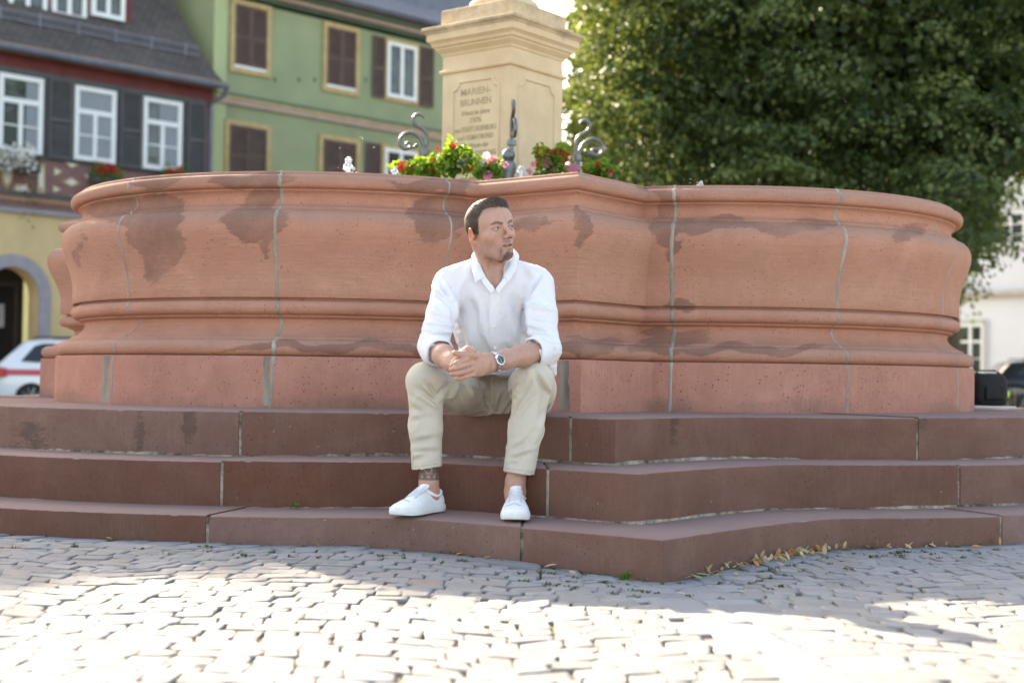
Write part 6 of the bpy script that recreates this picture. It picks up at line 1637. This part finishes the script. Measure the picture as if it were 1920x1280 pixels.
sV = sV+sN*(vnoise(sV*np.array([1,1,.6]), 34, 21)*.0030+vnoise(sV, 90, 22)*.0007+rid(sV*np.array([.8,.8,1.25]), 26, 51)*.0042*low+rid(sV*np.array([1.1,1,.7]), 48, 52)*.0018)[:,None]
n = NM('white_linen', .85, .15); wv = n.noise(500, 2, (1,1,1)); st = n.noise(60, 4, (1,1,6)); n.color(n.mix(n.math('MULTIPLY', st, .25), (.80,.80,.84), (.72,.72,.77)))
n.bump(n.noise(38, 4, (1,1,1.6)), .30, .006); n.bump(wv, .25, .0012)
q_ = n.n.new('ShaderNodeBsdfTranslucent'); q_.inputs[0].default_value = (.8,.78,.78,1); mx_ = n.n.new('ShaderNodeMixShader'); mx_.inputs[0].default_value = .12
n.l.new(n.b.outputs[0], mx_.inputs[1]); n.l.new(q_.outputs[0], mx_.inputs[2]); n.l.new(mx_.outputs[0], n.n['Material Output'].inputs[0]); M_linen = n.m
shirt = put('shirt', sV, sF, M_linen)
from mathutils.bvhtree import BVHTree
BV = {}
def front_of(field, px, py):
    O, d = ray(px, py); h = BV[id(field)].ray_cast(O+d*4.6, d, 2.0); return np.array(h[0][:]) if h[0] is not None else None
BV[id(fs)] = BVHTree.FromPolygons([tuple(p) for p in sV], [tuple(map(int, q)) for q in sF])
def ribbon(name, rows, mat, parent, th=.0022, lift=.003):
    """rows: list of lists of world points (a grid); gives it thickness"""
    R_, K_ = len(rows), len(rows[0]); v = [np.array(p) for r_ in rows for p in r_]
    G_ = np.array(v).reshape(R_, K_, 3); du = np.gradient(G_, axis=0); dv = np.gradient(G_, axis=1); N_ = np.cross(du, dv); N_ /= np.maximum(np.linalg.norm(N_, axis=2, keepdims=True), 1e-9)
    N_ *= np.sign(-(N_[...,1:2].mean())) if abs(N_[...,1].mean()) > 1e-6 else 1
    A = (G_+N_*lift).reshape(-1,3); B = (G_+N_*(lift-th)).reshape(-1,3); M2 = R_*K_; f = []
    for i in range(R_-1):
        for j_ in range(K_-1):
            a0 = i*K_+j_; f.append((a0,a0+1,a0+K_+1,a0+K_)); f.append((M2+a0,M2+a0+K_,M2+a0+K_+1,M2+a0+1))
    bd_ = [(i*K_, (i+1)*K_) for i in range(R_-1)]+[((i+1)*K_+K_-1, i*K_+K_-1) for i in range(R_-1)]+[(j_+1, j_) for j_ in range(K_-1)]+[((R_-1)*K_+j_, (R_-1)*K_+j_+1) for j_ in range(K_-1)]
    f += [(a_, b_, b_+M2, a_+M2) for a_, b_ in bd_]
    o = put(name, np.concatenate([A,B]), f, mat, parent, 50); bm = bmesh.new(); bm.from_mesh(o.data); bmesh.ops.recalc_face_normals(bm, faces=bm.faces); bm.to_mesh(o.data); bm.free(); return o
rows = []
for y_ in np.linspace(544, 700, 40):
    cx_ = 928+.5*math.sin(y_*.05); rows.append([front_of(fs, cx_+k, y_) for k in (-9.5,-9,-4,0,4,9,9.5)])
rows = [[p for p in r_] for r_ in rows if all(p is not None for p in r_) and r_[3][1] > 5.0]
G9 = np.array(rows)
for _ in range(3): G9[1:-1] = G9[:-2]*.25+G9[1:-1]*.5+G9[2:]*.25
rows = [list(g) for g in G9]
ribbon('placket', rows, M_linen, shirt, .004, .0045)
M_button = plain('pearl_button', (.70,.69,.66), .3, .05, 60, spec=.5)
for y_ in (573, 612, 652, 686):
    p = front_of(fs, 928, y_)
    if p is not None: m = MB(); c = Vector(p-MO)+Vector((0,-.0060,0)); m.tube([c+Vector((0,.0015,0)), c-Vector((0,.0012,0))], .0055, 12); m.build('button', M_button, shirt, 40)
# collar leaves
def leafc(inner, outer):
    I_ = [Vector(w3(*p)) for p in inner]; O_ = [Vector(w3(*p)) for p in outer]; I_ = smoothpath(I_, 5); O_ = smoothpath(O_, 5)
    rows = []
    for a_, b_ in zip(I_, O_): rows.append([np.array(a_*(1-t_)+b_*t_)+np.array([0,-.006*math.sin(math.pi*t_),.003*math.sin(math.pi*t_)]) for t_ in (0,.25,.5,.75,1)])
    return rows
ribbon('collar', leafc([(924,464,5.285),(902,464,5.25),(895,469,5.20),(897,486,5.135),(903,505,5.095),(910,519,5.080)], [(924,480,5.31),(893,476,5.27),(886,480,5.21),(886,500,5.130),(889,518,5.085),(892,531,5.076)]), M_linen, shirt, .004, .003)
ribbon('collar', leafc([(924,464,5.285),(950,464,5.26),(963,471,5.21),(959,487,5.15),(953,504,5.105),(945,518,5.085)], [(924,480,5.31),(962,474,5.285),(972,480,5.225),(968,500,5.140),(960,517,5.095),(952,529,5.076)]), M_linen, shirt, .004, .003)
ribbon('collar_stand', [[w3(897,489,5.135)+np.array([0,0,-.004]), w3(895,502,5.12)], [w3(903,506,5.093), w3(900,518,5.082)], [w3(911,521,5.079), w3(906,532,5.072)], [w3(927,541,5.077), w3(921,551,5.072)]], M_linen, shirt, .003, .004)
ribbon('collar_stand', [[w3(959,487,5.15)+np.array([0,0,-.004]), w3(962,502,5.12)], [w3(953,504,5.097), w3(956,517,5.084)], [w3(946,520,5.079), w3(950,531,5.074)], [w3(930,541,5.077), w3(935,551,5.073)]], M_linen, shirt, .003, .004)
# rolled cuffs
def cuff(a_, b_, r0, r1, seed):
    a_, b_ = Vector(a_), Vector(b_); ax_ = (b_-a_).normalized(); u_ = ax_.cross(Vector((0,0,1))).normalized(); w2_ = ax_.cross(u_); n_ = 40; v = []; rr5 = random.Random(seed); L = (b_-a_).length
    prof = [(0,r0*.96),(.0,r0+.001),(.12,r0+.004),(.5,(r0+r1)/2+.005),(.9,r1+.0045),(1.0,r1+.002),(1.0,r1-.003),(.85,r1-.005),(.3,r1-.006)]
    ph = rr5.uniform(0,6)
    for t_, r_ in prof:
        for k in range(n_):
            an = 2*math.pi*k/n_; rr_2 = r_*(1+.03*math.sin(2*an+ph)+.012*math.sin(7*an+ph*2+t_*3)); c = a_+ax_*(L*t_+.004*math.sin(3*an+ph)); v.append(c+(u_*math.cos(an)+w2_*math.sin(an))*rr_2)
    f = [(i*n_+k, i*n_+(k+1)%n_, (i+1)*n_+(k+1)%n_, (i+1)*n_+k) for i in range(len(prof)-1) for k in range(n_)]
    o = put('cuff', np.array([q[:] for q in v]), f, M_linen, shirt, 180); bm = bmesh.new(); bm.from_mesh(o.data); bmesh.ops.recalc_face_normals(bm, faces=bm.faces); bm.to_mesh(o.data); bm.free()
dl_, dr_ = (WL-EL)/np.linalg.norm(WL-EL), (WR-ER)/np.linalg.norm(WR-ER)
cuff(EL+dl_*.010, EL+dl_*.064, .0520, .0480, 1); cuff(ER+dr_*.008, ER+dr_*.062, .0540, .0495, 2)

# trousers -------------------------------------------------------------
ft = Field((-.42, 4.86, .24), (.30, 5.66, .76), .0034)
ft.path([w3(925,735,5.47), w3(972,735,5.47)], [.108,.108], .03); ft.cone(w3(948,705,5.47), w3(948,735,5.44), .10, .11, .04, ((1,0,0), 1.3))
ft.path([HL, HL*.45+KL*.55, KL], [.093,.080,.0640], .035); ft.path([HR, HR*.45+KR*.55, KR], [.095,.081,.0660], .035)
eL, eR = w3(801,890,5.025), w3(973,898,4.935)
ft.path([KL, KL*.5+eL*.5, eL], [.0655,.0575,.0530], .02); ft.path([KR, KR*.5+eR*.5, eR], [.0665,.0580,.0520], .02)
ft.ell(KL+np.array([0,-.012,.012]), (.058,.052,.050), .03); ft.ell(KR+np.array([0,-.012,.012]), (.062,.052,.050), .03)
# flatten where he sits on the stone, hem planes, hollow trouser ends
sl, X, Y, Z = ft.sub((-.42,5.36,.24), (.30,5.66,.60)); ft.put(sl, (Z-(Z3+.0035))+0*X+0*Y+0*(Y), .02, 'cut') if False else None
sl, X, Y, Z = ft.sub((-.42,5.40,.24), (.30,5.66,.60)); ft.f[sl] = np.maximum(ft.f[sl], np.broadcast_to((Z3+.0025-Z), ft.f[sl].shape)-np.clip((5.46-Y)*.6, 0, .04))
def hem(e, pl, pr, r):
    zl, zr = pl[2], pr[2]; sl, X, Y, Z = ft.sub(e-np.array([.1,.1,.06]), e+np.array([.1,.1,.05])); k_ = (zr-zl)/(pr[0]-pl[0])
    ft.f[sl] = np.maximum(ft.f[sl], (zl+(X-pl[0])*k_-Z)+0*Y)
hem(eL, w3(773,881,5.03), w3(828,874,5.03), .05); hem(eR, w3(948,883,4.94), w3(1001,891,4.94), .05)
ft.cone(eL+np.array([0,0,-.03]), eL*.82+KL*.18, .0475, .0485, .001, None, 'cut'); ft.cone(eR+np.array([0,0,-.03]), eR*.82+KR*.18, .0465, .048, .001, None, 'cut')
tV, tF = ft.mesh(); tV = relax(tV, tF, 2, .45); tN = vnormals(tV, tF)
tf = [(822,744,800,716,3.5,5),(816,752,783,728,2.2,6),(826,762,806,742,3,5),(838,722,822,744,3,5),(850,716,832,752,2,6),(868,722,880,762,1.8,7),(852,735,862,772,1.5,7),
      (924,775,899,712,4,5),(918,770,885,722,2.5,6),(921,705,926,778,2,3.5),(930,772,962,708,4,5),(936,772,968,722,3.5,4.5),(946,776,969,738,3.5,4.5),(956,780,973,752,2.5,4),(940,735,958,700,3,5),
      (966,764,996,706,3,6),(968,782,1000,744,2.5,6),(1004,700,1025,738,3.5,5),(1022,735,1012,790,2,6),(1030,760,1012,790,1.5,5),(985,705,970,735,2.5,5),
      (772,790,800,782,1.2,6),(778,830,818,822,1.6,7),(780,848,826,846,1.6,6),(776,862,800,856,1.5,5),(965,845,985,828,2.5,6),(962,862,990,850,2.5,6),(952,872,975,868,1.6,5),(1008,800,985,830,1.6,7),(768,760,790,775,1.6,7)]
tV = folds(tV, tN, tf, gain=2.3); tV = tV+tN*(vnoise(tV*np.array([1,1,.5]), 26, 31)*.0026+vnoise(tV, 85, 32)*.0006+rid(tV*np.array([1,1,1.1]), 22, 61)*.0036)[:,None]
n = NM('beige_chino', .8, .2); n.color(n.mix(n.ramp(n.noise(10, 4), .3, .7), (.50,.445,.37), (.57,.51,.43))); n.bump(n.noise(30, 4, (1,1,.7)), .22, .005); n.bump(n.noise(600, 2), .2, .0008); M_chino = n.m
trou = put('trousers', tV, tF, M_chino)
M_seam = plain('seam_thread', (.33,.28,.21), .8, .1)
BV[id(ft)] = BVHTree.FromPolygons([tuple(p) for p in tV], [tuple(map(int, q)) for q in tF])
def seam(pts, r=.0010, name='seam', mat=None, field=ft, off=.0005):
    P = [front_of(field, x_, y_) for x_, y_ in pts]; P = [Vector(p-MO) for p in P if p is not None]
    if len(P) > 2: m = MB(); m.tube(P, r, 5); m.build(name, mat or M_seam, trou, 180)
ln_ = lambda a_, b_, n_=14, bow=0: [(a_[0]+(b_[0]-a_[0])*i/n_, a_[1]+(b_[1]-a_[1])*i/n_+bow*math.sin(math.pi*i/n_)) for i in range(n_+1)]
seam(ln_((828,715),(898,731),18,-3), .0007); seam(ln_((927,712),(929,772),14), .0008)
for (a_, b_) in (((771,876),(828,868)), ((947,877),(1002,885))): seam(ln_(a_, b_, 12), .0009, 'hem_stitch')
seam([(773+.1*k, 880-k*1.0) for k in range(0,30,2)], .0010, 'side_seam')

# watch ----------------------------------------------------------------
M_steel = plain('brushed_steel', (.62,.63,.65), .25, .08, 60, metal=.9)
ax_ = Vector(WR-ER).normalized(); wc = Vector(WR-MO)-ax_*.006; fd = (Vector((.55,-.78,.22))); fd = (fd-ax_*fd.dot(ax_)).normalized(); up2 = ax_.cross(fd)
wt = bpy.data.objects.new('watch', None)
m = MB(); pts_ = []
nn_ = 30; ra_, rb_ = .0345, .0305; v = []
for i in range(nn_):
    an = 2*math.pi*i/nn_; c = wc+fd*(math.cos(an)*rb_)+up2*(math.sin(an)*ra_); no = (fd*math.cos(an)/rb_+up2*math.sin(an)/ra_).normalized(); g2 = 1 if i % 2 else .0
    for s_, o_ in ((-.0085,0),(-.0085,.0028),(.0085,.0028),(.0085,0)): v.append(c+ax_*s_*(1-.0*g2)+no*(o_+(.0004 if i % 2 else 0)))
f = [(4*i+k, 4*((i+1)%nn_)+k, 4*((i+1)%nn_)+(k+1)%4, 4*i+(k+1)%4) for i in range(nn_) for k in range(4)]
band = mesh('watch', v, f, M_steel, man, 30)
bm = bmesh.new(); bm.from_mesh(band.data); bmesh.ops.recalc_face_normals(bm, faces=bm.faces); bm.to_mesh(band.data); bm.free()
c0_ = wc+fd*(rb_+.001); m = MB(); m.tube([c0_-fd*.003, c0_+fd*.005, c0_+fd*.0075, c0_+fd*.0082], [.0185,.0190,.0182,.0165], 32, mi=0); m.tube([c0_-ax_*.018+fd*.003, c0_-ax_*.022+fd*.003], .003, 8); m.build('case', M_steel, band, 40)
m = MB(); m.tube([c0_+fd*.0070, c0_+fd*.0086], .0152, 32); m.build('dial', M_cglass, band, 40)
m = MB()
for k in range(12):
    an = 2*math.pi*k/12; d_ = ax_*math.cos(an)+up2*math.sin(an); m.tube([c0_+fd*.0088+d_*.0105, c0_+fd*.0088+d_*.0138], .0007, 4)
m.tube([c0_+fd*.009, c0_+fd*.009-up2*.009+ax_*.003], .0006, 4); m.tube([c0_+fd*.009, c0_+fd*.009+up2*.006+ax_*.004], .0007, 4); m.build('markers', M_white, band)

# shoes ------------------------------------------------------------------
M_leather = plain('white_leather', (.80,.80,.81), .5, .03, 30, bump=.12, bscale=220); M_sole = plain('white_rubber_sole', (.74,.75,.75), .6, .05, 30); M_lace = plain('white_lace', (.68,.68,.72), .8, .1, 90)
M_crease = plain('shoe_seam_grey', (.32,.32,.36), .8, .1)  # grey for the thin seam lines on the shoes
def shoe(heel, toe, name='sneaker'):
    hx_, tx_ = Vector((heel[0], heel[1], 0)), Vector((toe[0], toe[1], 0)); ey = (tx_-hx_); L = ey.length; ey.normalize(); ex = Vector((-ey.y, ey.x, 0)); z0 = Z1+.001
    T = lambda x_, s_, z_: Vector((hx_.x, hx_.y, z0))+ex*x_+ey*(s_*L)+Vector((0,0,z_))-Vector(MO)
    S_ = np.array([0,.03,.08,.15,.22,.30,.38,.45,.52,.60,.68,.76,.84,.90,.95,.985,1.0])
    wd = np.interp(S_, [0,.03,.10,.22,.36,.5,.62,.74,.84,.91,.96,1], [.018,.028,.0345,.0355,.0365,.0415,.0465,.0475,.0440,.0360,.0260,.010])
    tp = np.interp(S_, [0,.05,.12,.20,.30,.36,.45,.55,.65,.75,.85,.93,1], [.066,.070,.064,.060,.068,.078,.078,.068,.058,.050,.043,.037,.026])
    lat = np.interp(S_, [0,.3,.6,1], [0,-.002,.002,.004]); zs_ = .024+np.interp(S_, [0,.7,1], [0,0,.004])
    n_ = 20; v = []
    for s_, w_2, t_, l_, zb_2 in zip(S_, wd, tp, lat, zs_):
        for k in range(n_+1):
            an = math.pi*k/n_; cx_, sz2 = math.cos(an), math.sin(an); e1 = .72 if s_ < .4 else .85
            x_ = w_2*math.copysign(abs(cx_)**e1, cx_)*(1-.32*(sz2**3)*(1 if s_ < .62 else .6)); z_2 = zb_2-.004+(t_-zb_2+.004)*sz2**.80; v.append(T(x_+l_, s_, z_2))
    K_2 = n_+1; f = [(i*K_2+k, i*K_2+k+1, (i+1)*K_2+k+1, (i+1)*K_2+k) for i in range(len(S_)-1) for k in range(n_)]+[tuple(range(K_2)), tuple(range((len(S_)-1)*K_2, len(S_)*K_2))[::-1]]
    up_ = mesh(name, v, f, M_leather, man, 60); bm = bmesh.new(); bm.from_mesh(up_.data); bmesh.ops.recalc_face_normals(bm, faces=bm.faces); bm.to_mesh(up_.data); bm.free()
    v = []; rings2 = [(-.002,0.0),(.0012,.0),(.0030,.004),(.0034,.014),(.0022,.0235),(.0005,.026)]
    prm = [(s_, w_2, l_) for s_, w_2, l_ in zip(S_, wd, lat)]; per_ = [(l_+w_2, s_) for s_, w_2, l_ in prm]+[(l_-w_2, s_) for s_, w_2, l_ in prm[::-1]]
    for o_, z_2 in rings2:
        for x_, s_ in per_:
            sp_ = .005*max(0, (s_-.72)/.28)**2; e_ = o_*np.sign(x_) ; v.append(T(x_+e_, s_+(o_/L)*(1 if s_ > .9 else -1 if s_ < .06 else 0), z_2+sp_))
    K_2 = len(per_); f = [(i*K_2+k, i*K_2+(k+1)%K_2, (i+1)*K_2+(k+1)%K_2, (i+1)*K_2+k) for i in range(len(rings2)-1) for k in range(K_2)]+[tuple(range(K_2))]
    o = mesh('sole', v, f, M_sole, up_, 60); bm = bmesh.new(); bm.from_mesh(o.data); bmesh.ops.recalc_face_normals(bm, faces=bm.faces); bm.to_mesh(o.data); bm.free()
    # padded collar, tongue, laces, eyestay seams
    m = MB(); cp = []
    for k in range(25):
        an = 2*math.pi*k/24; s_ = .20+.165*math.cos(an); z_2 = .060+.014*max(0,-math.cos(an))**1.5+.020*max(0, math.cos(an))**2-.004*abs(math.sin(an)); cp.append(T(.0295*math.sin(an), s_, z_2))
    m.tube(cp, .0062, 8); m.build('ankle_collar', M_leather, up_, 180)
    rows2 = []; 
    for s_, z_2, w_2 in ((.60,.060,.013),(.50,.076,.016),(.42,.088,.018),(.365,.099,.0195),(.335,.108,.0185),(.325,.112,.014)):
        rows2.append([T(w_2*u_, s_+.02*abs(u_)**2*(-1), z_2-.006*u_*u_) for u_ in (-1,-.6,0,.6,1)])
    v = []; 
    for dz_ in (.001, -.004): v += [p_2+Vector((0,0,dz_)) for r_ in rows2 for p_2 in r_]
    f = []; M2 = 30
    for i in range(5):
        for j_ in range(4): a0 = i*5+j_; f += [(a0,a0+1,a0+6,a0+5),(M2+a0,M2+a0+5,M2+a0+6,M2+a0+1)]
    f += [(i*5, (i+1)*5, M2+(i+1)*5, M2+i*5) for i in range(5)]+[((i+1)*5+4, i*5+4, M2+i*5+4, M2+(i+1)*5+4) for i in range(5)]+[(25+j_, 26+j_, M2+26+j_, M2+25+j_) for j_ in range(4)]
    o = mesh('tongue', v, f, M_leather, up_, 60); bm = bmesh.new(); bm.from_mesh(o.data); bmesh.ops.recalc_face_normals(bm, faces=bm.faces); bm.to_mesh(o.data); bm.free()
    m = MB()
    for i in range(5):
        s_ = .395+.052*i; z_2 = np.interp(s_, [.36,.45,.55,.65], [.094,.085,.073,.062])
        for sg2 in (-1, 1): m.tube([T(sg2*.023, s_-.012, z_2-.008), T(sg2*.012, s_-.004, z_2+.0008), T(-sg2*.012, s_+.020, z_2-.0035), T(-sg2*.022, s_+.028, z_2-.013)], .0021, 6)
    m.build('laces', M_lace, up_, 60)
    m = MB()
    for sg2 in (-1, 1):
        m.tube([T(sg2*.020, .375+.06*i, np.interp(.375+.06*i, [.36,.45,.55,.65,.72], [.083,.077,.066,.056,.050])) for i in range(6)], .0009, 4)
    for k in range(1): m.tube([T(.040*math.cos(a_2), .70+.09*math.sin(a_2), .046+.008*math.sin(a_2)-.012*abs(math.cos(a_2))) for a_2 in np.linspace(0, math.pi, 13)], .0008, 4)
    m.build('seam', M_crease, up_)
    return up_
shoe((AL[0]+.036, AL[1]+.055), (AL[0]-.107, AL[1]-.185)); shoe((AR[0]+.006, AR[1]+.062), (AR[0]-.004, AR[1]-.218))
